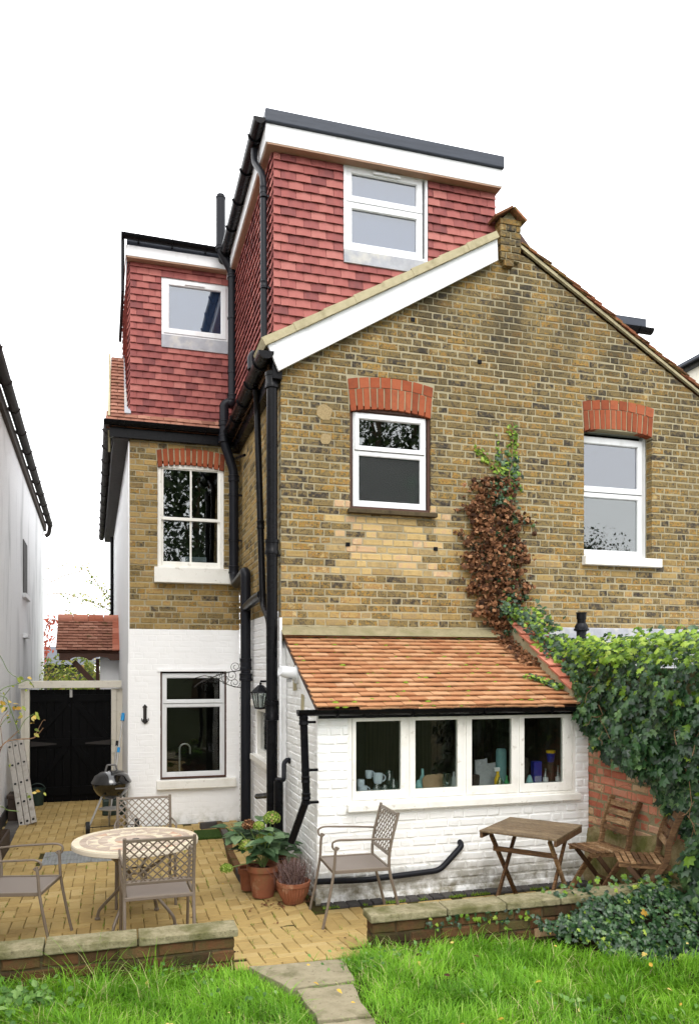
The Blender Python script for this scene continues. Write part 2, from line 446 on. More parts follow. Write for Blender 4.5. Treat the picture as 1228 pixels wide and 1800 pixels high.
def lay_bricks(parent, fr, rows, mfun, cap=300, h=0.066, depth=0.10, L=0.215, Hd=0.1025, jt=0.010, name="brick", rr=None, chance=None, w=0.0,
               jit=0.0034, ch=0.006, seed=0, wj=0.0028, stretcher=False):
    """rows: list of (v, [(u0b,u1b,u0t,u1t), ...]). Lays an irregular Flemish bond; the bricks nearest the camera are parts, the rest one mesh of kind stuff."""
    rr = random.Random(seed + 5)
    allb = []
    for ri, (v, ivs) in enumerate(rows):
        for (a0, b0, a1, b1) in ivs:
            am, bm_ = (a0 + a1) / 2, (b0 + b1) / 2
            if bm_ - am < 0.03: continue
            P = L + jt if stretcher else L + Hd + 2 * jt
            off = (P / 2 if ri % 2 else 0) + rr.uniform(-0.012, 0.012) + math.floor((am - 2) / P) * P
            cuts = [am]; u = off; st = 0
            while u < bm_:
                for ln in ((L,) if stretcher else (L, Hd)):
                    if rr.random() < 0.07 and not stretcher: ln = L if ln == Hd else Hd
                    e = u + ln + jt
                    if e > am + 0.05 and e < bm_ - 0.05: cuts.append(e + rr.uniform(-0.005, 0.005))
                    u = e
            cuts.append(bm_)
            for i in range(len(cuts) - 1):
                ga = 0 if i == 0 else jt / 2; gb = 0 if i == len(cuts) - 2 else jt / 2
                x0, x1 = cuts[i] + ga, cuts[i + 1] - gb
                s0b = a0 - am if i == 0 else 0; s0t = a1 - am if i == 0 else 0
                s1b = b0 - bm_ if i == len(cuts) - 2 else 0; s1t = b1 - bm_ if i == len(cuts) - 2 else 0
                c = (x0 + x1) / 2
                if abs(s0b) + abs(s1b) + abs(s0t) + abs(s1t) < 0.004:
                    ln = round((x1 - x0) / 0.006) * 0.006; vi = rr.randrange(5)
                    key = (name, ln, h, depth, vi, ch, jit)
                    args = (-ln / 2, ln / 2, -ln / 2, ln / 2, h, depth, random.Random(zlib.crc32(repr(key).encode()) % 9999 + vi), jit, ch)
                else:
                    key = None
                    args = (x0 - c + s0b, x1 - c + s1b, x0 - c + s0t, x1 - c + s1t, h, depth, rr, jit, ch)
                    if args[1] - args[0] < 0.01: args = (args[0], args[0] + 0.012) + args[2:]
                    if args[3] - args[2] < 0.01: args = args[:2] + (args[2], args[2] + 0.012) + args[4:]
                M = fr.M(c, v + h / 2, w + rr.uniform(-wj, wj), rr.uniform(-0.006, 0.006))
                allb.append((key, args, M, mfun(c, v) if callable(mfun) else mfun))
    camp = Vector((0, 0, CAM_H))
    dist = lambda b: (b[2].translation - camp).length
    allb.sort(key=dist)
    rest = {}
    for i, (key, args, M, m) in enumerate(allb):
        if i < cap:
            k2 = (key, m.name) if key else ("cut", id(parent), i)
            me = brick_mesh(k2, args, m)
            o = bpy.data.objects.new(name, me); reg(o, parent, M)
        else:
            P, F = brick_geo(*args)
            rest.setdefault(m.name, (m, MB()))[1].add(P, F, M)
    if rest:
        mb = MB(); ms = []
        for k, (m, b) in rest.items():
            mb.cur = len(ms); ms.append(m); mb.add(b.v, b.f)
        o = mb.obj(name + "_field", ms, parent, recalc=False); o["kind"] = "stuff"
    return len(allb)

def tile_geo(wd, ln, th, lift, rr, camber=0.004):
    P = []
    for v, wz in ((0, lift), (ln, 0.002)):
        for k in range(3):
            u = (k / 2 - 0.5) * wd
            jj = rr.uniform(-0.0015, 0.0015) if v == 0 else 0
            P += [(u, v + jj, wz + (camber if k == 1 else 0)), (u, v + jj, wz - th + (camber if k == 1 else 0))]
    # index: row*6 + k*2 + (0 top, 1 under)
    F = []
    for k in range(2):
        a = k * 2
        F += [(a, a + 2, a + 8, a + 6), (a + 1, a + 7, a + 9, a + 3), (a, a + 1, a + 3, a + 2), (a + 6, a + 8, a + 9, a + 7)]
    F += [(0, 6, 7, 1), (4, 5, 11, 10)]
    return P, F

TV = {}
def lay_tiles(parent, fr, rows, gauge, m, cap=300, wd=0.165, gap=0.003, th=0.012, lift=0.028, name="tile", seed=0, jv=0.002, jw=0.003, over=0.03, rotj=0.006, camber=0.004):
    rr = random.Random(seed + 11)
    allt = []
    for ri, (v, ivs) in enumerate(rows):
        for (a, b) in ivs:
            if b - a < 0.02: continue
            cuts = [a]; u = math.floor(a / wd) * wd + (wd / 2 if ri % 2 else 0)
            while u < b:
                if u > a + 0.035 and u < b - 0.035: cuts.append(u)
                u += wd
            cuts.append(b)
            for x0, x1 in zip(cuts, cuts[1:]):
                ln = round((x1 - x0 - gap) / 0.005) * 0.005
                allt.append((ln, rr.randrange(4), fr.M((x0 + x1) / 2, v + rr.uniform(-jv, jv), rr.uniform(0, jw), rr.uniform(-rotj, rotj))))
    camp = Vector((0, 0, CAM_H))
    allt.sort(key=lambda b: (b[2].translation - camp).length)
    mb = MB()
    for i, (ln, vi, M) in enumerate(allt):
        if i < cap:
            key = (ln, vi, gauge, m.name, th, lift, camber)
            if key not in TV:
                q = MB(); q.add(*tile_geo(ln, gauge + over, th, lift, random.Random(vi * 7 + int(ln * 1000)), camber)); TV[key] = q.mesh(name, m)
            reg(bpy.data.objects.new(name, TV[key]), parent, M)
        else:
            mb.add(*tile_geo(ln, gauge + over, th, lift, rr, camber), M)
    if mb.f:
        o = mb.obj(name + "_field", m, parent, recalc=False); o["kind"] = "stuff"

def course_rows(z0, z1, course, ivf, h):
    out = []; k = 0
    while z0 + k * course + h <= z1 + 1e-6:
        z = z0 + k * course
        lo, mi, hi = ivf(z), ivf(z + h / 2), ivf(z + h)
        if len(lo) == len(mi) == len(hi) and all(abs(l[0] - t[0]) < 0.2 and abs(l[1] - t[1]) < 0.2 for l, t in zip(lo, hi)):
            out.append((z, [(l[0], l[1], t[0], t[1]) for l, t in zip(lo, hi)]))
        else:
            out.append((z, [(a, b, a, b) for a, b in mi]))
        k += 1
    return out

def cut_out(ivs, a, b):
    out = []
    for x0, x1 in ivs:
        if b <= x0 or a >= x1: out.append((x0, x1)); continue
        if a > x0: out.append((x0, a))
        if b < x1: out.append((b, x1))
    return out

def backing(parent, name, fr, rows, pitch, m, w0=-0.12, w1=-0.0045, kind=None):
    mb = MB()
    for v, ivs in rows:
        for a0, b0, a1, b1 in ivs:
            mb.hexa([fr.p(a, b, c) for c in (w0, w1) for a, b in ((a0, v - 0.006), (b0, v - 0.006), (b1, v + pitch - 0.006), (a1, v + pitch - 0.006))])
    return mb.obj(name, m, parent)

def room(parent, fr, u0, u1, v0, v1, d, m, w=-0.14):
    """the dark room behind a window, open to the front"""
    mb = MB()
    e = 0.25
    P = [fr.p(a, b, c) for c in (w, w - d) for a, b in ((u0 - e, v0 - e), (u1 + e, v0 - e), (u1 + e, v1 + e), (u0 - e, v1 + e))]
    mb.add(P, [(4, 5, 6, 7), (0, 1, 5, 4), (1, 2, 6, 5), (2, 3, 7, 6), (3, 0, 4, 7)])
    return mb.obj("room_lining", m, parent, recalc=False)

def pane(parent, fr, u0, u1, v0, v1, w, m, name="pane", label=None):
    mb = MB(); mb.fbox(fr, u0, u1, v0, v1, w - 0.004, w)
    return mb.obj(name, m, parent, label=label)
# ================================================================== the house
house = thing("brick_house", "yellow stock brick house with red tile-hung dormers and a white lean-to kitchen", "house", (1.57, 7.72, 0))
XC = 1.57          # corner of the main block
YG = 7.72          # gable wall
G = Fr((0, YG, 0), (1, 0, 0))
PITCH = 0.0762

def arch_bricks(parent, fr, u0, u1, zs, rise, n1, h1=0.215, n2=0, h2=0.105, m=None, w=0.003):
    c = u1 - u0; Rr = (c * c / 4 + rise * rise) / (2 * rise); cz = zs + rise - Rr; uc = (u0 + u1) / 2
    th = math.asin(c / 2 / Rr)
    rings = [(Rr, h1, n1)] + ([(Rr + h1 + 0.008, h2, n2)] if n2 else [])
    for r0, h, n in rings:
        for k in range(n):
            g = 0.004 / r0
            a, b = -th + 2 * th * k / n + g, -th + 2 * th * (k + 1) / n - g
            j = lambda: R.uniform(-0.002, 0.002)
            t0, t1 = -1 + 2 * k / n, -1 + 2 * (k + 1) / n
            gg = 0.008; zb0 = zs + (r0 - Rr) ; cv = lambda t: rise * (1 - t * t)
            sp = lambda t, hh: t * (c / 2 + 0.09 * (hh + r0 - Rr))
            poly = [(uc + sp(t0, 0) + gg + j(), zb0 + cv(t0) + j()), (uc + sp(t1, 0) - gg + j(), zb0 + cv(t1) + j()), (uc + sp(t1, h) - gg + j(), zb0 + cv(t1) + h + j()), (uc + sp(t0, h) + gg + j(), zb0 + cv(t0) + h + j())]
            mb = MB(); mb.prism(fr, poly, -0.1, w + R.uniform(-0.001, 0.003)); mb.obj("brick", m or m_redarch, parent); continue
            poly = [(uc + math.sin(a) * r0 + j(), cz + math.cos(a) * r0 + j()), (uc + math.sin(b) * r0 + j(), cz + math.cos(b) * r0 + j()),
                    (uc + math.sin(b) * (r0 + h) + j(), cz + math.cos(b) * (r0 + h) + j()), (uc + math.sin(a) * (r0 + h) + j(), cz + math.cos(a) * (r0 + h) + j())]
            mb = MB(); mb.prism(fr, poly, -0.1, w + R.uniform(-0.001, 0.002)); mb.obj("brick", m or m_redarch, parent)
    return th

# ---- openings, from the real planes
def open_(l, r, t, b, Y):
    return at(l, t, Y=Y).x, at(r, t, Y=Y).x, at(l, b, Y=Y).z, at(l, t, Y=Y).z
w1 = (at(615, 800, Y=YG).x, at(757, 800, Y=YG).x, at(615, 893, Y=YG).z, at(615, 722, Y=YG).z)
w2 = (at(1026, 800, Y=YG).x, at(1145, 800, Y=YG).x, at(1026, 980, Y=YG).z, at(1028, 757, Y=YG).z)

def gable_iv(z):
    a = XC if z < 5.08 else XC + (z - 5.08) / 0.6
    b = 8.3 if z < 4.2 else min(8.3, 4.22 + (6.64 - z) / 0.579)
    if z > 6.60: b = min(b, 4.22)
    return [(a, b)] if b > a else []

def gable_bricks(z):
    iv = gable_iv(z)
    for (u0, u1, z0, z1) in (w1, w2):
        zt = z1 + 0.045 + 0.215 + 0.113
        if z0 - 0.03 < z < z1 - 0.01: iv = cut_out(iv, u0, u1)
        elif z1 - 0.01 <= z < zt:
            s = (z - z1) * 0.09 + 0.006
            iv = cut_out(iv, u0 - s, u1 + s)
    return iv

def gable_back(z):
    iv = gable_iv(z)
    for (u0, u1, z0, z1) in (w1, w2):
        if z0 - 0.03 < z < z1 + 0.065: iv = cut_out(iv, u0 - 0.004, u1 + 0.004)
    return iv

def gable_mat(u, v):
    e_ = max(abs(u - 2.75) / 0.55, abs(v - 3.36) / 0.34)
    if e_ < 1.15 and R.random() < 0.95 - 0.6 * max(0, e_ - 0.4): return m_stockpale
    if v < 3.3 and R.random() < 0.3: return m_stockclean
    return m_stock

gb = course_rows(2.33, 6.75, PITCH, gable_back, PITCH)
gwall = backing(house, "gable_wall", G, gb, PITCH, m_mortar)
lay_bricks(gwall, G, course_rows(2.33, 6.70, PITCH, gable_bricks, 0.0645), gable_mat, cap=300, seed=1, h=0.0645)
arch_bricks(gwall, G, w1[0], w1[1], w1[3], 0.05, 12, n2=8)
arch_bricks(gwall, G, w2[0], w2[1], w2[3], 0.05, 13, n2=8)
m_patch = mat('sandy patch', [(120, 104, 74), (176, 156, 118)], nscale=60, namt=0.7, rough=1, spec=0.1, bump=(90, 1, 0.006))
# old mortar patches on the gable
for (px, py, r) in ((570, 725, 0.085), (572, 772, 0.06)):
    c = at(px, py, Y=YG)
    mb = MB(); n = 14
    mb.prism(G, [(c.x + math.cos(t * 2 * math.pi / n) * r * R.uniform(0.85, 1.1), c.z + math.sin(t * 2 * math.pi / n) * r * R.uniform(0.85, 1.1)) for t in range(n)], -0.01, 0.006)
    mb.obj("mortar_patch", m_patch, gwall)
for (px, py) in ((611, 957), (765, 965), (725, 562), (842, 636)):
    c = at(px, py, Y=YG); mb = MB(); mb.fbox(G, c.x - 0.022, c.x + 0.022, c.z - 0.02, c.z + 0.02, -0.01, 0.009); mb.obj("wall_plug", m_black, gwall)

# apex pier
pier = MB(); pier.fbox(G, 3.985, 4.215, 6.49, 6.93, -0.12, 0.045); pier = pier.obj("apex_pier", m_mortar, house)
PF = Fr((0, YG - 0.05, 0), (1, 0, 0))
lay_bricks(pier, PF, [(6.50 + k * PITCH, [(3.975, 4.222, 3.975, 4.222)]) for k in range(5)], m_stock, cap=20, depth=0.14, seed=2, w=0.006)
mb = MB(); mb.fbox(G, 4.02, 4.13, 6.42, 6.485, -0.05, 0.065); mb.obj("brick", m_stock, pier)
mb = MB(); mb.fbox(G, 3.97, 4.225, 6.875, 6.93, -0.14, 0.06); mb.obj("brick", m_stock, pier)
for (a, b) in (((3.89, 6.90), (4.10, 7.03)), ((4.10, 7.03), (4.255, 6.90))):
    mb = MB()
    d = Vector((b[0] - a[0], 0, b[1] - a[1])).normalized(); nn = Vector((-d.z, 0, d.x)) * 0.022
    P = [Vector((q[0], y, q[1])) for y in (YG - 0.12, YG + 0.5) for q in (a, b)]
    mb.hexa([P[0], P[1], P[3], P[2], P[0] + nn, P[1] + nn, P[3] + nn, P[2] + nn]); mb.obj("ridge_tile", m_verge, pier)
mb = MB(); mb.prism(G, [(3.99, 6.92), (4.21, 6.92), (4.10, 7.04)], -0.12, 0.02); mb.obj("mortar_bed", m_render, pier)
mb = MB(); mb.fbox(G, 3.80, 3.985, 6.5, 6.88, -0.5, -0.08); mb.obj("flashing", m_lead, pier)

# ---- windows
def casement(parent, fr, u0, u1, v0, v1, w, m, gm, t=0.045, lip=0.012, nm="sash"):
    mb = MB(); mb.ring(fr, u0, u1, v0, v1, t, w - 0.04, w + lip)
    mb.ring(fr, u0 + t, u1 - t, v0 + t, v1 - t, 0.007, w - 0.03, w + lip * 0.4)
    mb.obj(nm, m, parent, bev=0.003)
    pane(parent, fr, u0 + t, u1 - t, v0 + t, v1 - t, w - 0.012, gm)

# bathroom window
wn1 = MB(); wn1.ring(G, w1[0], w1[1], w1[2], w1[3] + 0.05, 0.03, -0.11, -0.028)
wn1 = wn1.obj("window", m_brown, house, label="white window in a brown surround, frosted below")
x0, x1 = at(620, 800, Y=YG + 0.04).x, at(748, 800, Y=YG + 0.04).x
zt, zb, zm = at(620, 724, Y=YG + 0.04).z, at(622, 890, Y=YG + 0.04).z, at(622, 791, Y=YG + 0.04).z
mb = MB(); mb.fbox(G, w1[0] + 0.03, w1[1] - 0.03, zt, w1[3] + 0.08, -0.1, -0.045); mb.obj("head_board", m_brown, wn1)
mb = MB(); mb.ring(G, x0, x1, zb, zt, 0.02, -0.1, -0.042); mb.obj("frame", m_pvc, wn1, bev=0.003)
casement(wn1, G, x0 + 0.018, x1 - 0.018, zm + 0.003, zt - 0.018, -0.04, m_pvc, g_clear, t=0.042)
casement(wn1, G, x0 + 0.018, x1 - 0.018, zb + 0.018, zm - 0.003, -0.048, m_pvc, g_frost, t=0.042, lip=0.006)
mb = MB(); mb.fbox(G, w1[0] - 0.03, w1[1] + 0.05, w1[2] - 0.055, w1[2] - 0.012, -0.1, 0.07); mb.obj("sill", m_sill, wn1, bev=0.004)
room(wn1, G, x0, x1, zb, zt, 1.6, m_inside)
# first-floor window on the right
wn2 = MB(); wn2.ring(G, w2[0] - 0.02, w2[1] + 0.0, w2[2] + 0.02, w2[3] + 0.06, 0.03, -0.2, -0.12)
wn2 = wn2.obj("window", m_pvc, house, label="tall white window above the ivy wall")
YW = YG + 0.12; GW = Fr((0, YW, 0), (1, 0, 0))
x0, x1 = w2[0] - 0.09, at(1129, 800, Y=YW).x
zt, zb, zm = at(1128, 776, Y=YW).z, at(1128, 982, Y=YW).z, at(1128, 872, Y=YW).z
mb = MB(); mb.ring(GW, x0, x1, zb, zt, 0.022, -0.06, 0.0); mb.obj("frame", m_pvc, wn2, bev=0.003)
casement(wn2, GW, x0 + 0.02, x1 - 0.02, zm + 0.004, zt - 0.02, 0.004, m_pvc, g_sky, t=0.06)
casement(wn2, GW, x0 + 0.02, x1 - 0.02, zb + 0.02, zm - 0.004, -0.004, m_pvc, g_clear, t=0.05)
mb = MB(); mb.fbox(G, at(1022, 990, Y=YG).x, at(1156, 990, Y=YG).x, w2[2] - 0.085, w2[2] + 0.012, -0.2, 0.075); mb.obj("sill", m_timberwhite, wn2, bev=0.006)
room(wn2, GW, x0, x1, zb, zt, 1.8, m_inside)

# ---- bargeboard and verge on the left slope
YB = YG - 0.10; B = Fr((0, YB, 0), (1, 0, 0))
q = [at(470.5, 607, Y=YB), at(490, 652, Y=YB), at(875, 457, Y=YB), at(873.5, 420, Y=YB)]
mid = 0.185
def lerp(a, b, t): return a + (b - a) * t
bb = MB()
s0, s1 = lerp(q[1], q[2], mid), lerp(q[0], q[3], mid - 0.045)
bb.prism(B, [(s0.x, s0.z), (q[2].x, q[2].z), (q[3].x, q[3].z), (s1.x, s1.z)], -0.028, 0)
bb = bb.obj("bargeboard", m_pvc, house, bev=0.003)
mb = MB(); mb.prism(B, [(q[0].x, q[0].z), (q[1].x, q[1].z), (s0.x, s0.z), (s1.x, s1.z)], -0.03, 0.006); mb.obj("board_end", m_pvc, bb, bev=0.003)
n = 8
for k in range(n):
    a, b = lerp(q[0], q[3], (k - 0.08) / n), lerp(q[0], q[3], (k + 1.14 if k < n - 1 else k + 1.02) / n)
    d = (b - a).normalized(); up = Vector((-d.z, 0, d.x))
    mb = MB()
    lo, hi = 0.0, 0.07
    P = []
    for y in (YB - 0.035 - 0.004 * (k % 2), YB + 0.45 + 0.004 * (k % 2)):
        P += [a + up * (hi + 0.014) , b + up * hi, b + up * lo, a + up * (lo + 0.0)]
        for t in range(-4, 0): P[t] = Vector((P[t].x, y, P[t].z))
    mb.add(P, [(0, 1, 2, 3), (7, 6, 5, 4), (0, 4, 5, 1), (1, 5, 6, 2), (2, 6, 7, 3), (3, 7, 4, 0)])
    mb.obj("verge_tile", m_render, bb)

# main roof slabs behind the verges
mb = MB()
mb.prism(G, [(1.46, 5.15), (4.1, 6.70), (4.1, 6.62), (1.46, 5.05)], -6.0, -0.12)
mb.obj("roof_slope", m_verge, house)
rs = MB(); rs.prism(G, [(4.22, 6.65), (8.6, 4.115), (8.6, 4.06), (4.22, 6.59)], -5.5, -0.02)
rs = rs.obj("roof_slope", m_verge, house)
# right verge: cement strip and stepped tile ends
va, vb = Vector((4.215, 0, 6.705)), Vector((8.45, 0, 4.253))
d = (vb - va).normalized(); up = Vector((-d.z, 0, d.x)) * (1 if d.x > 0 else -1)
mb = MB()
mb.prism(G, [(va.x, va.z - 0.038), (vb.x, vb.z - 0.034), (vb.x, vb.z - 0.01), (va.x, va.z + 0.0)], 0.0, 0.035); mb.obj("verge_fillet", m_render, rs)
Lv = (vb - va).length; k = 0; s = 0.0
while s < Lv - 0.2:
    for lay in range(2):
        a = va + d * (s + lay * 0.05 + 0.02); mb = MB()
        c = [a + up * (lay * 0.016 + 0.004), a + d * 0.15 + up * (lay * 0.016 + 0.020), a + d * 0.15 + up * (lay * 0.016 + 0.036), a + up * (lay * 0.016 + 0.020)]
        j = R.uniform(-0.012, 0.012)
        mb.prism(G, [(p.x, p.z) for p in c], -0.3, 0.05 + j); mb.obj("verge_tile", m_verge, rs)
    s += 0.105
mb = MB(); mb.prism(G, [(4.2, 6.86), (4.42, 6.62), (4.36, 6.60), (4.2, 6.66)], -0.1, 0.02); mb.obj("apex_flashing", m_brown, rs)

# ================================================================== flank of the main block (seen steeply)
K = Fr((XC, YG, 0), (0, -1, 0))
def flank_iv(z):
    iv = [(-2.78, -0.105)]
    return iv
fl = backing(house, "flank_wall", K, course_rows(2.33 + 4 * PITCH, 5.1, PITCH, lambda z: [(-2.78, -0.01)], PITCH), PITCH, m_mortar)
lay_bricks(fl, K, course_rows(2.33 + 4 * PITCH, 5.05, PITCH, flank_iv, 0.066), lambda u, v: m_stock if R.random() < 0.35 else m_stockclean, cap=0, seed=3)
# white painted lower flank with its small window opening
sw = (-(9.22 - YG), -(8.10 - YG), 1.03, 1.60)
def fw_iv(z):
    iv = [(-2.78, -0.004 if z < 2.28 else -0.108)]
    return cut_out(iv, sw[0], sw[1]) if sw[2] - 0.02 < z < sw[3] else iv
ZF = 2.33 + 4 * PITCH; ZF0 = ZF - 36 * PITCH
rows = course_rows(ZF0, ZF + 0.001, PITCH, fw_iv, PITCH)
flw = backing(house, "painted_flank_wall", K, rows, PITCH, m_whitewing)
lay_bricks(flw, K, course_rows(ZF0, ZF + 0.001, PITCH, fw_iv, 0.068), m_whitewing, cap=0, seed=4, ch=0.008, w=0.001)
swn = MB(); swn.ring(K, *sw, 0.06, -0.1, -0.02); swn = swn.obj("window", m_timberwhite, house, label="small side window half behind the pipes")
pane(swn, K, sw[0] + 0.06, sw[1] - 0.06, sw[2] + 0.06, sw[3] - 0.06, -0.05, g_kitchen)
mb = MB(); mb.fbox(K, sw[0] - 0.05, sw[1] + 0.05, sw[2] - 0.07, sw[2], -0.1, 0.06); mb.obj("sill", m_timberwhite, swn, bev=0.005)
mb = MB(); mb.fbox(K, sw[0] - 0.07, sw[1] + 0.07, sw[3] + 0.0, sw[3] + 0.07, -0.1, 0.05); mb.obj("window_head", m_timberwhite, swn, bev=0.005)
room(swn, K, *sw, 0.8, m_inside)

# ================================================================== the rear wing
YV = 10.5
Wf = Fr((0, YV, 0), (1, 0, 0))
XW = 0.148
ws = (at(277, 900, Y=YV).x, at(394, 900, Y=YV).x, at(277, 1000, Y=YV).z, at(277, 820, Y=YV).z)
wl_ = (at(282, 1200, Y=YV).x, at(398, 1200, Y=YV).x, at(282, 1370, Y=YV).z, at(282, 1181, Y=YV).z)
ZW = 2.553
def wing_b(z):
    iv = [(XW, XC)]
    u0, u1, z0, z1 = ws
    if z0 - 0.03 < z < z1 - 0.01: iv = cut_out(iv, u0, u1)
    elif z1 - 0.01 <= z < z1 + 0.045 + 0.22: iv = cut_out(iv, u0 - (z - z1) * 0.09 - 0.006, u1 + (z - z1) * 0.09 + 0.006)
    return iv
def wing_k(z):
    iv = [(XW, XC)]
    return cut_out(iv, ws[0] - 0.004, ws[1] + 0.004) if ws[2] - 0.03 < z < ws[3] + 0.065 else iv
wing = backing(house, "wing_wall", Wf, course_rows(ZW, 5.15, PITCH, wing_k, PITCH), PITCH, m_mortar)
lay_bricks(wing, Wf, course_rows(ZW, 5.12, PITCH, wing_b, 0.066), lambda u, v: m_stock if R.random() < 0.4 else m_stockclean, cap=300, seed=6)
arch_bricks(wing, Wf, ws[0], ws[1], ws[3], 0.05, 12)
def wing_w(z):
    iv = [(XW, XC)]
    return cut_out(iv, wl_[0], wl_[1]) if wl_[2] - 0.02 < z < wl_[3] + 0.02 else iv
wingw = backing(house, "painted_wing_wall", Wf, course_rows(ZW - 35 * PITCH, ZW + 0.001, PITCH, wing_w, PITCH), PITCH, m_whitewing, w1=-0.0014)
lay_bricks(wingw, Wf, course_rows(ZW - 35 * PITCH, ZW + 0.001, PITCH, wing_w, 0.073), m_whitewing, cap=250, seed=7, ch=0.003, jit=0.002, w=0.0, wj=0.0006, h=0.073, jt=0.004)
# sash window
sn = MB(); sn.ring(Wf, ws[0], ws[1], ws[2], ws[3] + 0.05, 0.05, -0.12, -0.03)
sn = sn.obj("window", m_timberwhite, house, label="old four-pane sash window on the wing", bev=0.003)
zm = at(336, 912, Y=YV).z
for (a, b, w) in ((zm - 0.02, ws[3] + 0.02, -0.045), (ws[2] + 0.04, zm + 0.02, -0.075)):
    mb = MB(); mb.ring(Wf, ws[0] + 0.045, ws[1] - 0.045, a, b, 0.035, w - 0.035, w, tb=0.04 if a > 3.5 else 0.075); mb.obj("sash", m_timberwhite, sn, bev=0.003)
    uc = (ws[0] + ws[1]) / 2
    mb = MB(); mb.fbox(Wf, uc - 0.012, uc + 0.012, a + 0.035, b - 0.034, w - 0.025, w - 0.003); mb.obj("glazing_bar", m_timberwhite, sn)
    for (p, r) in ((ws[0] + 0.08, uc - 0.012), (uc + 0.012, ws[1] - 0.08)):
        pane(sn, Wf, p, r, a + 0.035, b - 0.034, w - 0.012, g_clear)
mb = MB(); mb.fbox(Wf, at(271, 1000, Y=YV).x, at(407, 1000, Y=YV).x, at(271, 1024, Y=YV).z, ws[2] + 0.02, -0.1, 0.09); mb.obj("sill", m_timberwhite, sn, bev=0.006)
room(sn, Wf, ws[0], ws[1], ws[2], ws[3], 1.4, m_inside)
# ground-floor window
gn = MB(); gn.ring(Wf, wl_[0], wl_[1], wl_[2], wl_[3] + 0.02, 0.022, -0.12, -0.012)
gn = gn.obj("window", m_brown, house, label="white ground-floor window with a thin brown surround")
a0, a1, b0, b1 = wl_[0] + 0.02, wl_[1] - 0.02, wl_[2] + 0.02, wl_[3] - 0.02
zm = at(290, 1237, Y=YV).z
mb = MB(); mb.ring(Wf, a0, a1, b0, b1, 0.02, -0.1, -0.03); mb.obj("frame", m_pvc, gn, bev=0.003)
casement(gn, Wf, a0 + 0.015, a1 - 0.015, zm + 0.003, b1 - 0.015, -0.03, m_pvc, g_kitchen, t=0.042)
casement(gn, Wf, a0 + 0.015, a1 - 0.015, b0 + 0.015, zm - 0.003, -0.036, m_pvc, g_kitchen, t=0.042, lip=0.006)
mb = MB(); mb.fbox(Wf, wl_[0] - 0.05, 1.52, wl_[2] - 0.13, wl_[2] - 0.01, -0.1, 0.07); mb.obj("sill", m_timberwhite, gn, bev=0.008)
room(gn, Wf, *wl_, 1.4, m_inside)
mb = MB(); mb.fbox(Wf, wl_[0] - 0.04, wl_[1] + 0.03, wl_[3] + 0.005, wl_[3] + 0.035, -0.02, 0.018); mb.obj("drip_mould", m_whitewing, gn)
# left flank of the wing, running back
dl = Vector((-0.028, 1, 0)).normalized()
LFk = Fr((XW, YV, 0), -dl)
mb = MB(); mb.fbox(LFk, -8.7, -0.13, -0.3, 5.12, -0.10, 0.0); mb.fbox(LFk, -8.7, 0.003, -0.3, 5.12, 0.001, 0.014); wfl = mb.obj("wing_flank_wall", m_whitewing, house)
mb = MB(); mb.fbox(LFk, -8.7, 0.05, 4.98, 5.16, 0.0, 0.20); mb.obj("soffit", m_oldpipe, wfl)
mb = MB(); mb.tube([LFk.p(-7.4, 4.9, 0.06), LFk.p(-7.4, 0, 0.06)], 0.04); mb.obj("downpipe", m_black, wfl, smooth=True)
mb = MB(); mb.fbox(LFk, -2.05, -0.0, -0.1, 2.1, 0.0, 0.02); mb.obj("render_strip", m_whitewing, wfl)

def gutter_run(parent, name, a, b, r, m, nb, back, label=None):
    mb = MB(); mb.gutter(a, b, r)
    g = mb.obj(name, m, parent, smooth=True, recalc=False)
    a, b = Vector(a), Vector(b); d = (b - a).normalized(); x = d.cross(Vector((0, 0, 1))).normalized()
    for k in range(nb):
        c = a.lerp(b, (k + 0.5) / nb); mb = MB()
        pts = [c + x * math.cos(math.pi + math.pi * t / 8) * (r + 0.006) + Vector((0, 0, math.sin(math.pi + math.pi * t / 8) * (r + 0.006))) for t in range(9)]
        for p, q_ in zip(pts, pts[1:]): mb.beam(p, q_, 0.02, 0.01, up=d)
        mb.beam(c + back * (r - 0.005) + Vector((0, 0, -0.01)), c + back * (r + 0.05) + Vector((0, 0, -0.04)), 0.02, 0.03)
        mb.obj("gutter_bracket", m, g)
    return g

gutter_run(house, "gutter", (-0.17, 10.37, 5.19), (1.36, 10.37, 5.185), 0.062, m_black, 3, Vector((0, 1, 0)))
g_ = gutter_run(house, "gutter", LFk.p(0.12, 5.19, 0.26), LFk.p(-9.2, 5.15, 0.26), 0.062, m_oldpipe, 12, Vector((1, 0, 0)))
mb = MB(); mb.fbox(Wf, -0.1, 1.5, 5.0, 5.12, 0.0, 0.075); mb.obj("eaves_board", m_black, house)

# wing eaves: the narrow roof slope below and left of the dormer
V45 = Vector((0, 1, 1.0))
S4 = Fr((0, 10.40, 5.185), (1, 0, 0), V45)
mb = MB(); mb.fbox(S4, -0.14, 1.5, 0, 0.3, -0.1, -0.015); mb.fbox(S4, -0.085, 0.16, 0.3, 1.9, -0.1, -0.015)
es = mb.obj("eaves_slope", m_verge, house)
lay_tiles(es, S4, [(k * 0.095, [(-0.15 if k < 1 else -0.09, 1.48 if k < 2 else 0.10)]) for k in range(19)], 0.095, m_porchtile, cap=60, lift=0.024, seed=3)
mb = MB(); mb.fbox(S4, 0.085, 0.165, 0.2, 1.9, -0.02, 0.03); mb.obj("flashing", m_lead, es)
mb = MB(); mb.fbox(S4, -0.12, -0.092, 0.1, 1.9, -0.5, 0.03); mb.obj("verge_board", m_render, es)

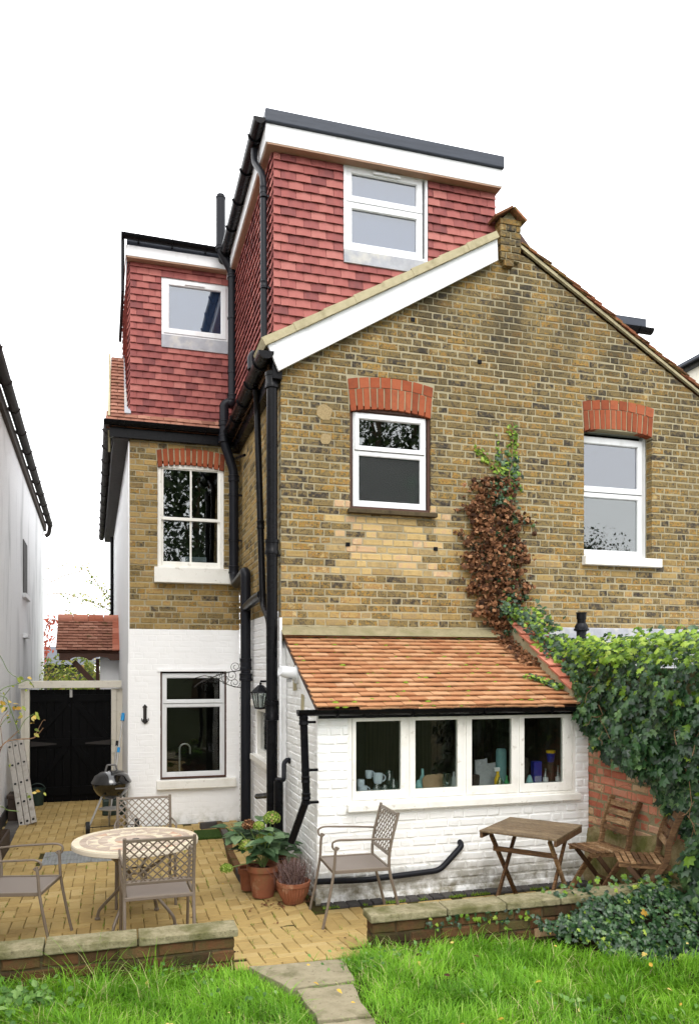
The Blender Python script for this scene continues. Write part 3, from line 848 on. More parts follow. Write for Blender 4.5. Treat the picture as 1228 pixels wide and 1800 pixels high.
# ---- wing dormer
YD2 = 10.6; D2 = Fr((0, YD2, 0), (1, 0, 0))
xl = at(228.5, 600, Y=YD2).x
dw = (at(284, 550, Y=YD2).x, at(401, 550, Y=YD2).x, at(286, 589, Y=YD2).z, at(284, 487, Y=YD2).z)
ld = (dw[0], dw[1] + 0.1, at(286, 611, Y=YD2).z, dw[2])
def d2_iv(z):
    iv = [(xl, 1.5)]
    if ld[2] - 0.02 < z < dw[3] - 0.03: iv = cut_out(iv, dw[0] - 0.005, dw[1] + 0.005)
    return iv
d2 = MB(); d2.fbox(D2, xl + 0.01, 1.55, 5.2, ld[2], -0.1, 0); d2.fbox(D2, xl + 0.01, dw[0], ld[2], 7.5, -0.1, 0); d2.fbox(D2, dw[0], 1.55, dw[3], 7.5, -0.1, 0)
d2.fbox(D2, dw[1], 1.55, ld[2], dw[3], -0.1, 0)
d2 = d2.obj("wing_dormer", m_hung, house)
rows = [(5.30 + k * 0.0905, d2_iv(5.30 + (k + 0.5) * 0.0905)) for k in range(23)]
lay_tiles(d2, D2, rows, 0.0905, m_hung, cap=300, lift=0.029, wd=0.158, seed=5, camber=0.004, gap=0.005)
DL2 = Fr((xl, YD2, 0), -dl)
mb = MB(); mb.fbox(DL2, -1.9, 0, 5.3, 7.42, -0.1, -0.0); mb.obj("dormer_cheek", m_hung, d2)
lay_tiles(d2, DL2, [(5.30 + k * 0.0905, [(-1.9, -0.0)]) for k in range(23)], 0.0905, m_hung, cap=0, lift=0.032, seed=6)
mb = MB(); mb.fbox(D2, xl - 0.05, 1.5, 7.365, 7.50, 0.10, 0.13); mb.obj("fascia", m_pvc, d2, bev=0.003)
mb = MB(); mb.fbox(DL2, -2.2, 0.13, 7.365, 7.50, 0.045, 0.06); mb.obj("fascia", m_pvc, d2, bev=0.003)
mb = MB(); mb.fbox(D2, xl - 0.04, 1.5, 7.345, 7.362, 0.0, 0.125); mb.obj("soffit", m_soffit, d2)
mb = MB(); mb.fbox(D2, xl - 0.04, 1.5, 7.50, 7.63, -1.6, 0.10); mb.obj("flat_roof", m_felt, d2)
gutter_run(d2, "gutter", (xl - 0.11, YD2 - 0.19, 7.60), (1.33, YD2 - 0.19, 7.585), 0.058, m_black, 3, Vector((0, 1, 0)))
mb = MB(); mb.tube([(xl - 0.09, YD2 - 0.15, 7.55), (xl - 0.09, YD2 - 0.1, 6.9)], 0.022); mb.tube([(xl - 0.09, YD2 - 0.1, 6.9), (xl - 0.12, YD2 + 1.0, 6.7)], 0.022)
mb.obj("downpipe", m_black, d2, smooth=True)
wd_ = MB(); wd_.ring(D2, dw[0], dw[1], dw[2], dw[3], 0.03, -0.1, 0.012); wd_ = wd_.obj("window", m_pvc, d2, bev=0.003)
casement(wd_, D2, dw[0] + 0.03, dw[1] - 0.03, dw[2] + 0.03, dw[3] - 0.03, 0.012, m_pvc, g_sky, t=0.062)
mb = MB(); mb.fbox(D2, dw[0] + 0.3, dw[0] + 0.56, dw[3] - 0.075, dw[3] - 0.055, 0.0, 0.04); mb.obj("vent", m_pvc, wd_)
mb = MB(); mb.fbox(D2, dw[0] + 0.092, dw[1] - 0.092, dw[2] + 0.092, dw[3] - 0.092, -0.045, -0.03); mb.obj("blind", m_blind, wd_)
mb = MB(); mb.prism(D2, [(ld[0], ld[2]), (ld[1], ld[2]), (ld[1], ld[3]), (ld[0], ld[3])], -0.02, 0.035); mb.obj("lead_apron", m_lead, wd_)

# ---- main dormer
YD = 7.80; D1 = Fr((0, YD, 0), (1, 0, 0)); XD = 1.505
dr = at(869, 360, Y=YD).x
dm = (at(603, 350, Y=YD).x, at(750, 380, Y=YD).x, at(604, 440, Y=YD).z, at(603, 287, Y=YD).z)
lp = at(604, 463, Y=YD).z
def d1_iv(z):
    a, b = XD, dr
    b = min(b, 1.5 + (z - 5.12) / 0.59)
    iv = [(a, b)] if b > a + 0.05 else []
    if lp - 0.02 < z < dm[3] + 0.05: iv = cut_out(iv, dm[0] - 0.004, dm[1] + 0.004)
    return iv
d1 = MB(); d1.fbox(D1, XD + 0.01, dr - 0.01, 5.15, lp, -0.12, 0); d1.fbox(D1, XD + 0.01, dm[0], lp, 7.4, -0.12, 0); d1.fbox(D1, dm[1], dr - 0.01, lp, 7.4, -0.12, 0)
d1.fbox(D1, dm[0], dm[1], dm[3], 7.4, -0.12, 0)
d1 = d1.obj("main_dormer", m_hung, house)
GA = 0.0915
rows = [(5.17 + k * GA, d1_iv(5.17 + (k + 0.5) * GA)) for k in range(24) if 5.17 + k * GA < 7.29]
lay_tiles(d1, D1, rows, GA, m_hung, cap=300, lift=0.029, wd=0.158, seed=8, camber=0.004, gap=0.005)
DK = Fr((XD, YD, 0), (0, -1, 0))
mb = MB(); mb.fbox(DK, -4.6, 0.0, 5.1, 7.4, -0.12, 0.0); mb.obj("dormer_cheek", m_hung, d1)
lay_tiles(d1, DK, [(5.17 + k * GA, [(-4.6, 0.0)]) for k in range(24)], GA, m_hung, cap=0, lift=0.032, seed=9)
mb = MB(); mb.fbox(Fr((dr, YD, 0), (0, 1, 0)), 0, 2.0, 5.9, 7.4, -0.1, 0.0); mb.obj("dormer_cheek", m_hung, d1)
mb = MB(); mb.fbox(D1, 1.41, dr + 0.03, 7.28, 7.465, 0.09, 0.12); mb.obj("fascia", m_pvc, d1, bev=0.003)
mb = MB(); mb.fbox(DK, -4.6, 0.089, 7.28, 7.465, 0.08, 0.096); mb.obj("fascia", m_pvc, d1, bev=0.003)
mb = MB(); mb.fbox(D1, 1.425, dr + 0.02, 7.262, 7.278, -4.6, 0.118); mb.obj("soffit", m_soffit, d1)
mb = MB(); mb.fbox(D1, 1.40, dr + 0.045, 7.468, 7.60, -4.6, 0.15); mb.obj("flat_roof_edge", m_felt, d1, bev=0.012)
gutter_run(d1, "gutter", (1.345, YD - 0.14, 7.50), (1.345, YD + 4.4, 7.47), 0.062, m_black, 8, Vector((1, 0, 0)))
wm = MB(); wm.ring(D1, dm[0], dm[1], dm[2], dm[3], 0.03, -0.11, 0.02); wm = wm.obj("window", m_pvc, d1, bev=0.003)
zm = at(606, 354, Y=YD).z
casement(wm, D1, dm[0] + 0.025, dm[1] - 0.06, zm + 0.004, dm[3] - 0.03, 0.004, m_pvc, g_sky, t=0.06)
casement(wm, D1, dm[0] + 0.025, dm[1] - 0.06, dm[2] + 0.025, zm - 0.004, 0.004, m_pvc, g_sky, t=0.06)
mb = MB(); mb.fbox(D1, dm[0] + 0.32, dm[0] + 0.62, dm[3] - 0.075, dm[3] - 0.05, 0.0, 0.04); mb.obj("vent", m_pvc, wm)
for (a, b) in ((zm + 0.066, dm[3] - 0.092), (dm[2] + 0.087, zm - 0.066)):
    mb = MB(); mb.fbox(D1, dm[0] + 0.087, dm[1] - 0.122, a, b, -0.05, -0.035); mb.obj("blind", m_blind, wm)
mb = MB(); mb.fbox(D1, dm[0], dm[1] + 0.02, lp, dm[2] - 0.002, -0.02, 0.036); mb.obj("lead_apron", m_lead, wm)

# ---- main eaves gutter with the black board behind it
gutter_run(house, "gutter", (1.40, 7.60, 5.17), (1.40, 10.45, 5.12), 0.078, m_black, 5, Vector((1, 0, 0)))
mb = MB(); mb.fbox(K, -2.8, 0.06, 4.93, 5.13, 0.0, 0.095); mb.obj("eaves_board", m_black, house)

# ================================================================== pipes on the flank
def pipe(name, pts, r, m, collars=(), er=0.1, brackets=(), label=None, back=Vector((1, 0, 0))):
    mb = MB(); mb.tube(elbowed(pts, er), r, 12); p = mb.obj(name, m, house, smooth=True, label=label)
    for c, h, k in collars:
        c = Vector(c); mb = MB(); mb.lathe([(r * 1.0, -h / 2), (r * k, -h / 2 + 0.004), (r * k, -h / 4), (r * (k - 0.08), -h / 4 + 0.006), (r * (k - 0.08), h / 4), (r * k, h / 4 + 0.004), (r * k, h / 2), (r * 1.0, h / 2 + 0.006)], n=14, c=c)
        mb.obj("collar", m, p, smooth=True)
    for c in brackets:
        c = Vector(c); mb = MB(); mb.lathe([(r * 1.12, -0.014), (r * 1.12, 0.014)], n=12, c=c); mb.beam(c + back * r, c + back * (r + 0.07), 0.03, 0.02); mb.obj("pipe_bracket", m, p)
    return p
pA = at(478, 700, X=1.485)
yA = pA.y
pipe("soil_pipe", [(1.485, yA, 5.02), (1.485, yA, 0.02)], 0.056, m_black, [((1.485, yA, 4.93), 0.16, 1.28), ((1.485, yA, 3.26), 0.15, 1.28), ((1.485, yA, 1.62), 0.2, 1.3)],
     brackets=[(1.485, yA, 3.18)], label="thick black pipe nearest the corner")
b0, b1 = at(452, 700, X=1.47), at(462, 1065, X=1.47)
b2 = at(474, 1090, X=1.47)
pipe("rainwater_pipe", [Vector((1.43, b0.y - 0.15, 5.06)), Vector((1.47, b0.y, 4.9)), b1, b2, Vector((1.47, b2.y, b2.z - 0.9))], 0.036, m_black,
     [(b0.lerp(b1, 0.62), 0.09, 1.2)], label="thin black pipe leaning beside the thick one")
c0, c1 = at(447, 262, X=1.36), at(463, 330, X=1.40)
pipe("downpipe", [c0, at(447, 285, X=1.36), at(463, 308, X=1.42), at(464, 606, X=1.42)], 0.034, m_greypipe, [(at(463, 335, X=1.42), 0.07, 1.15), (at(464, 500, X=1.42), 0.06, 1.15)],
     brackets=[at(463.5, 345, X=1.42), at(464, 505, X=1.42)], label="slim dark downpipe beside the tile-hung dormer")
e0 = at(444, 630, X=1.36)
mb = MB(); mb.tube(elbowed([at(447, 622, X=1.38), at(441, 628, X=1.34), at(442, 650, X=1.34)], 0.05), 0.042, 10); mb.obj("pipe_elbow", m_greypipe, house, smooth=True)
# tall soil stack in the corner of the wing
YP = 10.30
T = lambda x, y: at(x, y, Y=YP)
pipe("vent_stack", [T(388, 350), T(388, 440), T(409, 478), T(409, 706), T(401, 712)], 0.062, m_greypipe, [(T(388, 437), 0.05, 1.15), (T(409, 487), 0.05, 1.12), (T(409, 700), 0.07, 1.2)], er=0.06,
     brackets=[T(409, 560), T(409, 655)], label="grey vent stack rising past the wing dormer")
mb = MB(); c = T(388, 347); mb.lathe([(0.066, -0.02), (0.066, 0.0), (0.05, 0.01), (0.05, 0.03), (0.0, 0.045)], n=14, c=c); mb.obj("vent_cowl", m_greypipe, house, smooth=True)
d3, d4 = T(394, 712), T(394, 775)
YQ = at(432, 1100, X=1.485).y
lowp = [T(402, 708), T(394, 712), T(394, 778), T(411, 828), T(411, 1012), Vector((1.47, 10.12, T(411, 1030).z)), Vector((1.485, YQ, T(411, 1030).z + 0.1)), Vector((1.485, YQ, 0.0))]
pipe("soil_stack", lowp, 0.062, m_greypipe, [(T(394, 745), 0.07, 1.2), (T(394, 772), 0.1, 1.25), (T(411, 842), 0.08, 1.2), (T(411, 1002), 0.1, 1.14), (Vector((1.485, YQ, 2.75)), 0.05, 1.1),
      (Vector((1.485, YQ, at(432, 1168, X=1.485).z)), 0.14, 1.18), (Vector((1.485, YQ, at(432, 1190, X=1.485).z)), 0.08, 1.28)], er=0.09,
     brackets=[T(411, 870), T(411, 950), Vector((1.485, YQ, 1.9))], label="dark grey soil stack stepping down the wing corner")
br0 = Vector((1.485, YQ, at(432, 1068, X=1.485).z)); br1 = at(460, 1052, X=1.49)
pipe("branch_pipe", [br0, br0.lerp(br1, 0.6) + Vector((-0.02, 0, 0.02)), br1 + Vector((0, 0, 0.04))], 0.052, m_greypipe, [], er=0.1)
mb = MB(); mb.tube([at(408, 808, X=1.50), at(430, 800, X=1.50)], 0.018, 8); mb.obj("overflow_pipe", m_black, house, smooth=True)
mb = MB(); mb.tube([at(452, 1400, X=1.44), at(474, 1398, X=1.485)], 0.03, 10); mb.obj("waste_pipe", m_black, house, smooth=True)
xw = 1.585
mb = MB(); mb.tube([(xw - 0.03, YG - 0.06, 2.55), (xw - 0.03, YG - 0.06, 0.75)], 0.016, 8); mb.obj("white_pipe", m_pvc, house, smooth=True)
yg2 = at(487, 1400, X=1.485).y
mb = MB(); mb.tube([(1.50, yg2, 0.95), (1.50, yg2, 0.02)], 0.045, 10); mb.obj("waste_pipe", m_black, house, smooth=True)
u_ = [at(487, 1370, X=1.50), at(499, 1371, X=1.53), at(499, 1340, X=1.55), at(507, 1334, X=1.60), at(510, 1340, X=1.62)]
mb = MB(); mb.tube(elbowed(u_, 0.03), 0.022, 10); mb.obj("waste_bend", m_greypipe, house, smooth=True)

# ================================================================== the lean-to
YL = 6.42; XL = 1.62; XR = 4.25
Lf = Fr((0, YL, 0), (1, 0, 0)); Ll = Fr((XL, YL, 0), (0, -1, 0))
kw = (at(612, 1300, Y=YL).x, at(1011, 1300, Y=YL).x, 0.885, 1.665)
def lf_iv(z):
    iv = [(XL, XR)]
    return cut_out(iv, kw[0], kw[1]) if z > 0.83 else iv
lw = backing(house, "lean_to_wall", Lf, course_rows(-0.05, 1.70, 0.0762, lf_iv, 0.0762), 0.0762, m_white, w0=-0.1, w1=-0.007)
lay_bricks(lw, Lf, course_rows(-0.05, 1.70, 0.0762, lf_iv, 0.067), m_white, cap=260, seed=12, ch=0.010, jit=0.0045, wj=0.003, L=0.222)
zroof = lambda Y: 1.70 + 0.475 * (Y - YL)
def ll_iv(z):
    a = -1.3
    b = -0.105
    if z > 1.66: b = min(b, -((z - 1.66) / 0.475))
    return [(a, b)] if b > a + 0.06 else []
ll = backing(house, "lean_to_side_wall", Ll, course_rows(-0.05, 2.36, 0.0762, lambda z: [(a, b + (0.1 if z < 1.66 else 0)) for a, b in ll_iv(z)], 0.0762), 0.0762, m_white, w0=-0.1, w1=-0.005)
lay_bricks(ll, Ll, course_rows(-0.05, 2.34, 0.0762, ll_iv, 0.068), m_white, cap=150, seed=13, ch=0.008, jit=0.0035, wj=0.002)
mb = MB(); mb.prism(Ll, [(-1.3, 2.20), (-0.0, 1.60), (0.02, 1.72), (-1.3, 2.36)], -0.09, 0.008); mb.obj("verge_render", m_white, ll)
mb = MB(); c = at(526, 1215, X=XL)
mb.prism(Ll, [(-0.58, 1.60), (-0.50, 1.60), (-0.49, 1.80), (-0.57, 1.81)], 0, 0.012); mb.obj("cement_patch", m_render, ll)
mb = MB(); mb.prism(Ll, [(-0.92, 1.83), (-0.80, 1.84), (-0.78, 2.0), (-0.83, 2.10), (-0.93, 2.04)], 0, 0.010); mb.obj("cement_patch", m_render, ll)
# mortar kerb at the foot of the front
mb = MB(); mb.prism(Fr((1.62, 0, 0), (0, -1, 0)), [(-YL, 0.0), (-YL + 0.035, 0.06), (-YL + 0.025, 0.09), (-YL, 0.11)], -2.6, 0.02)
mb.obj("mortar_plinth", m_white, lw)
# kitchen windows
kf = MB(); kf.ring(Lf, *kw, 0.035, -0.09, -0.004, tb=0.02); kf = kf.obj("window", m_timberwhite, house, bev=0.003, label="row of four white timber kitchen casements")
pxs = [(625, 703.5), (729, 803), (828, 898), (920, 988)]
YP2 = YL + 0.012
pn = [(at(a, 1330, Y=YP2).x, at(b, 1330, Y=YP2).x) for a, b in pxs]
z0p, z1p = 0.985, 1.588
edges = [kw[0] + 0.035] + [(pn[i][1] + pn[i + 1][0]) / 2 for i in range(3)] + [kw[1] - 0.035]
for i in range(3):
    mb = MB(); mb.fbox(Lf, edges[i + 1] - 0.012, edges[i + 1] + 0.012, kw[2] + 0.02, kw[3] - 0.035, -0.08, -0.007); mb.obj("mullion", m_timberwhite, kf)
for i, (a, b) in enumerate(pn):
    l, r = edges[i] + (0.003 if i == 0 else 0.014), edges[i + 1] - (0.003 if i == 3 else 0.014)
    mb = MB()
    P = []
    o = [(l, kw[2] + 0.023), (r, kw[2] + 0.023), (r, kw[3] - 0.038), (l, kw[3] - 0.038)]
    n_ = [(a, z0p), (b, z0p), (b, z1p), (a, z1p)]
    for w in (-0.05, 0.0):
        P += [Lf.p(x, y, w) for x, y in o + n_]
    F = []
    for k in range(4):
        j = (k + 1) % 4
        F += [(k, j, 4 + j, 4 + k), (8 + k, 8 + j, 12 + j, 12 + k), (k, j, 8 + j, 8 + k), (4 + k, 4 + j, 12 + j, 12 + k)]
    mb.add(P, F); cs = mb.obj("casement", m_timberwhite, kf, bev=0.004)
    pane(kf, Lf, a, b, z0p, z1p, -0.018, g_kitchen)
    for hz in (1.12, 1.5):
        if i in (1, 2): continue
        mb = MB(); mb.fbox(Lf, r - 0.004, r + 0.004, hz - 0.03, hz + 0.03, 0, 0.006); mb.obj("hinge", m_timberwhite, kf)
mb = MB(); mb.fbox(Lf, at(609, 1420, Y=YL).x, 4.135, 0.819, 0.884, -0.09, 0.055); mb.obj("sill", m_timberwhite, kf, bev=0.008)
# kitchen inside
mb = MB()
P = [(XL + 0.11, YL + 0.1, 0.5), (XR - 0.05, YL + 0.1, 0.5), (XR - 0.05, YL + 1.9, 0.5), (XL + 0.11, YL + 1.9, 0.5), (XL + 0.11, YL + 0.1, 1.68), (XR - 0.05, YL + 0.1, 1.68), (XR - 0.05, YL + 1.9, 2.3), (XL + 0.11, YL + 1.9, 2.3)]
mb.add(P, [(0, 1, 2, 3), (4, 5, 6, 7), (1, 2, 6, 5), (2, 3, 7, 6), (3, 0, 4, 7)])
mb.obj("room_lining", m_insidek, kf, recalc=False)
mb = MB(); mb.fbox(Lf, kw[0], kw[1], 0.90, 0.925, -0.45, -0.095); mb.obj("inner_sill", m_timberwhite, kf)
# roof
Rf = Fr((0, YL - 0.125, 1.705), (1, 0, 0), (0, 1, 0.475))
mb = MB(); mb.fbox(Rf, 1.60, 4.07, 0.02, 1.585, -0.06, -0.014); lr = mb.obj("lean_to_roof", m_brown, house)
lay_tiles(lr, Rf, [(k * 0.0925, [(1.585 + (0.0 if k else 0.0) + R.uniform(-0.006, 0.006), 4.07)]) for k in range(17)], 0.0925, m_roof, cap=300, lift=0.030, th=0.014, wd=0.168, seed=21, jv=0.005, jw=0.006, rotj=0.012, gap=0.004, camber=0.002)
lay_tiles(lr, Rf, [(-0.02, [(1.95, 3.9)])], 0.05, m_roof, cap=20, lift=0.010, th=0.012, seed=22, jv=0.01)
mb = MB(); mb.fbox(Lf, 1.625, 4.07, 1.62, 1.72, 0.0, 0.02); mb.obj("eaves_board", m_black, lr)
mb = MB()
n = 26; P = []; F = []
for k in range(n + 1):
    x = 1.56 + k * 2.52 / n; j = R.uniform(-0.008, 0.008)
    P += [(x, YG - 0.16 + j, 2.375), (x, YG - 0.09, 2.42 + j), (x, YG - 0.03 + j / 2, 2.455), (x, YG + 0.02, 2.475)]
for k in range(n):
    for q_ in range(3): F.append((k * 4 + q_, k * 4 + q_ + 1, k * 4 + q_ + 5, k * 4 + q_ + 4))
mb.add(P, F); mb.obj("mortar_flashing", m_flash, lr, smooth=True)
# lumps of moss in the tile joints
m_moss = mat("bright moss", [(0.0, (70, 90, 24)), (0.5, (110, 130, 40)), (1, (140, 150, 60))], nscale=60, namt=0.5, rough=1.0, spec=0.1, bump=(120, 1, 0.005))
mb = MB()
for k in range(280):
    row = R.randrange(17); u = R.uniform(1.62, 4.0) if R.random() < 0.6 else round(R.uniform(1.7, 3.9) / 0.168) * 0.168 + (0.084 if row % 2 else 0)
    p = Rf.p(u, row * 0.0925 + R.uniform(0.0, 0.05), 0.012)
    s = R.uniform(0.006, 0.023)
    mb.lathe([(s * R.uniform(1, 1.8), -0.004), (s * 1.1, s * 0.35), (s * 0.4, s * 0.6)], n=7, c=p)
mo = mb.obj("moss", m_moss, lr, smooth=True, recalc=False); mo["kind"] = "stuff"
g2 = gutter_run(house, "gutter", (1.425, YL - 0.10, 1.70), (4.12, YL - 0.10, 1.695), 0.05, m_black, 4, Vector((0, 1, 0)), )
gp = [at(532, 1254, Y=YL - 0.1), at(539, 1400, Y=YL - 0.12)]
px_ = 1.475
pipe("downpipe", [(px_, YL - 0.10, 1.66), (px_ + 0.03, YL - 0.08, at(541, 1405, Y=YL - 0.08).z), at(512, 1480, Y=YL + 0.10)], 0.033, m_black,
     [(Vector((px_ + 0.001, YL - 0.10, 1.61)), 0.07, 1.2), (Vector((px_ + 0.022, YL - 0.085, 1.12)), 0.05, 1.15), (Vector((px_ + 0.028, YL - 0.08, 0.98)), 0.05, 1.2)], er=0.06,
     brackets=[(px_, YL - 0.10, 1.60), (px_ + 0.022, YL - 0.085, 1.20), (px_ + 0.03, YL - 0.08, 0.93)], label="black downpipe with a kinked foot on the lean-to corner")
fp = [at(553, 1550, Y=YL - 0.045), at(640, 1547, Y=YL - 0.045), at(772, 1530, Y=YL - 0.045), at(812, 1486, Y=YL - 0.045), Vector((at(807, 1476, Y=YL).x, YL + 0.03, at(807, 1478, Y=YL).z))]
pipe("waste_pipe", fp, 0.026, m_greypipe, [], er=0.06, label="dark waste pipe running along the foot of the lean-to", back=Vector((0, 1, 0)))
# cowl on the side wall
cw = Vector((XL, 7.16, at(515, 1185, X=XL).z))
mb = MB(); mb.tube([cw, cw + Vector((-0.03, 0, 0))], 0.085, 18); ck = mb.obj("flue_cowl", m_pvc, house, smooth=True)
mb = MB(); mb.tube([cw + Vector((-0.03, 0, 0.01)), cw + Vector((-0.12, -0.02, 0.02)), cw + Vector((-0.18, -0.04, 0.035))], [0.06, 0.055, 0.045], 16); mb.obj("spout", m_pvc, ck, smooth=True)
for k in range(4):
    mb = MB(); mb.fbox(Fr((cw.x - 0.1, cw.y, cw.z), (0, -1, 0)), -0.05, 0.05, -0.04 - 0.010 * k, -0.036 - 0.010 * k, -0.03, 0.0); mb.obj("slot", m_black, ck)

# parapet between the two lean-tos
PA = Fr((4.06, 0, 0), (0, -1, 0))
pp = MB(); pp.prism(PA, [(-YG, 2.2), (-(YL - 0.02), 1.6), (-(YL - 0.02), 1.84), (-YG, 2.62)], -0.26, 0.0)
pp = pp.obj("parapet", m_render, house)
PT = Fr((0, YL - 0.02, 1.845), (1, 0, 0), (0, 1, (2.62 - 1.84) / (YG - YL + 0.02)))
lay_tiles(pp, PT, [(k * 0.21, [(4.02, 4.19), (4.19, 4.36)]) for k in range(7)], 0.21, m_newtile, cap=30, lift=0.03, th=0.016, wd=0.3, seed=31, jv=0.02, rotj=0.05)
# next door's lean-to roof and flashing
nr = MB(); nr.prism(Fr((4.33, 0, 0), (0, -1, 0)), [(-YG, 2.20), (-6.45, 2.05), (-6.45, 2.15), (-YG, 2.36)], -4.0, 0.0)
nr = nr.obj("lean_to_roof", m_lead, house)
mb = MB(); mb.fbox(G, 4.30, 8.3, 2.36, 2.50, 0.0, 0.035); mb.obj("lead_flashing", m_lead, nr, bev=0.01)
mb = MB(); mb.fbox(G, 4.30, 8.3, 2.30, 2.355, 0.03, 0.16); mb.obj("lead_flashing", m_lead, nr, bev=0.01)
# ================================================================== materials for the garden
m_paver = mat("yellow block paving", [(0.0, (140, 117, 72)), (0.3, (157, 132, 82)), (0.6, (166, 142, 90)), (0.85, (173, 150, 102)), (1, (150, 128, 86))], rnd=0.65, nscale=18, namt=0.25, rough=0.85, spec=0.25, bump=(80, 0.5, 0.004),
              grime=((104, 90, 52), 1.6, 0.52, 0.74, 0.45), grime2=((84, 74, 46), 11, 0.6, 0.72, 0.45))
m_paveredge = mat("grey block edging", [(58, 56, 56), (92, 88, 84)], rnd=0.8, nscale=14, namt=0.3, rough=0.9, spec=0.2, bump=(60, 0.6, 0.004))
m_joint = mat("mossy joint sand", [(0.0, (44, 38, 24)), (0.5, (66, 58, 34)), (0.72, (62, 74, 26)), (1, (84, 96, 36))], nscale=5, namt=0.9, rough=1, spec=0.1, bump=(90, 1, 0.006))
m_soil = mat("dark garden soil", [(34, 27, 20), (66, 52, 38)], nscale=20, namt=0.7, rough=1, spec=0.1, bump=(40, 1, 0.02))
m_under = mat("turf ground", [(0.0, (30, 36, 16)), (0.6, (48, 56, 26)), (1, (70, 62, 38))], nscale=9, namt=0.7, rough=1, spec=0.1, bump=(50, 1, 0.02))
m_slab = mat("weathered paving slab", [(0.0, (112, 104, 82)), (0.5, (140, 131, 108)), (1, (160, 150, 126))], nscale=9, namt=0.6, rough=0.92, spec=0.2, bump=(40, 0.8, 0.008), grime=((78, 78, 46), 5, 0.52, 0.68, 0.7), grime2=((86, 76, 60), 30, 0.6, 0.7, 0.6))
m_coping = mat("lichened coping slab", [(0.0, (112, 104, 78)), (0.5, (142, 134, 106)), (1, (166, 158, 130))], nscale=26, namt=0.8, rough=0.95, spec=0.15, bump=(60, 1.0, 0.012), grime=((86, 86, 46), 5, 0.44, 0.64, 0.8), grime2=((84, 78, 60), 50, 0.58, 0.68, 0.6))
m_oldbrick = mat("dark mossy garden brick", [(0.0, (48, 40, 28)), (0.3, (72, 54, 36)), (0.55, (96, 66, 44)), (0.8, (78, 72, 44)), (1, (112, 80, 56))], rnd=0.8, nscale=16, namt=0.35, rough=0.95, spec=0.15, bump=(50, 0.9, 0.008), grime=((64, 66, 34), 6, 0.48, 0.66, 0.7))
m_oldmortar = mat("dark old mortar", [(58, 50, 36), (90, 80, 58)], nscale=20, namt=0.7, rough=1, spec=0.1, bump=(60, 0.9, 0.008))
m_redbrick = mat("soft red garden brick", [(0.0, (140, 84, 66)), (0.3, (170, 100, 78)), (0.55, (186, 120, 96)), (0.75, (174, 136, 112)), (0.88, (192, 158, 122)), (1, (160, 96, 78))], rnd=0.85, nscale=14, namt=0.3, rough=0.95, spec=0.15, bump=(44, 0.9, 0.008),
                 grime=((176, 158, 130), 9, 0.56, 0.68, 0.6), grime2=((96, 96, 56), 4, 0.46, 0.62, 0.8, (0.35, 0.75)))
m_rough = mat("crumbling wall foot", [(0.0, (104, 90, 62)), (0.5, (150, 134, 98)), (1, (176, 160, 128))], nscale=9, namt=0.8, rough=1, spec=0.1, bump=(22, 1, 0.03), grime=((88, 92, 44), 4, 0.42, 0.62, 0.9))

def leafmat(name, stops, trans=0.25, rough=0.45, spec=0.35, namt=0.25):
    return mat(name, stops, rnd=0.9, nscale=30, namt=namt, rough=rough, spec=spec, trans=trans)
l_dark = leafmat("dark ivy leaf", [(0.0, (22, 42, 24)), (0.35, (36, 64, 36)), (0.7, (56, 88, 50)), (0.9, (84, 114, 66)), (1, (112, 138, 84))], rough=0.33, spec=0.5)
l_young = leafmat("young ivy leaf", [(0.0, (66, 96, 26)), (0.5, (112, 146, 40)), (0.85, (150, 176, 62)), (1, (176, 190, 90))], trans=0.35)
l_brown = leafmat("dead brown leaf", [(0.0, (48, 32, 24)), (0.35, (92, 60, 40)), (0.7, (126, 86, 58)), (1, (164, 124, 90))], trans=0.1, rough=0.8, spec=0.2)
l_hyd = leafmat("hydrangea leaf", [(0.0, (42, 66, 40)), (0.5, (70, 98, 64)), (0.9, (104, 128, 92)), (1, (130, 148, 104))], rough=0.5)
l_floret = leafmat("green floret", [(0.0, (84, 112, 36)), (0.4, (134, 162, 60)), (0.8, (170, 186, 96)), (1, (176, 140, 110))], trans=0.3, rough=0.6)
l_yellow = leafmat("yellow fallen leaf", [(0.0, (150, 110, 30)), (0.5, (196, 160, 60)), (1, (206, 190, 120))], trans=0.2, rough=0.6)
l_bush = leafmat("yellow green bush leaf", [(0.0, (60, 80, 26)), (0.4, (120, 136, 48)), (0.75, (168, 176, 78)), (1, (184, 140, 90))], trans=0.35, rough=0.6)
l_red = leafmat("red autumn leaf", [(0.0, (160, 70, 50)), (1, (206, 110, 84))], trans=0.4, rough=0.6)
l_tree = leafmat("tree leaf", [(0.0, (22, 34, 16)), (0.6, (44, 62, 28)), (1, (74, 92, 44))], trans=0.3, rough=0.6)
m_bark = mat("bark", [(56, 46, 36), (96, 82, 64)], nscale=14, namt=0.7, rough=1, spec=0.1, bump=(30, 1, 0.02), stretch=(1, 1, 0.3))
m_twig = mat("twig", [(110, 82, 60), (150, 120, 92)], nscale=30, namt=0.6, rough=0.9, spec=0.1)
m_stem = mat("green stem", [(86, 110, 56), (120, 140, 80)], nscale=20, namt=0.5, rough=0.7)

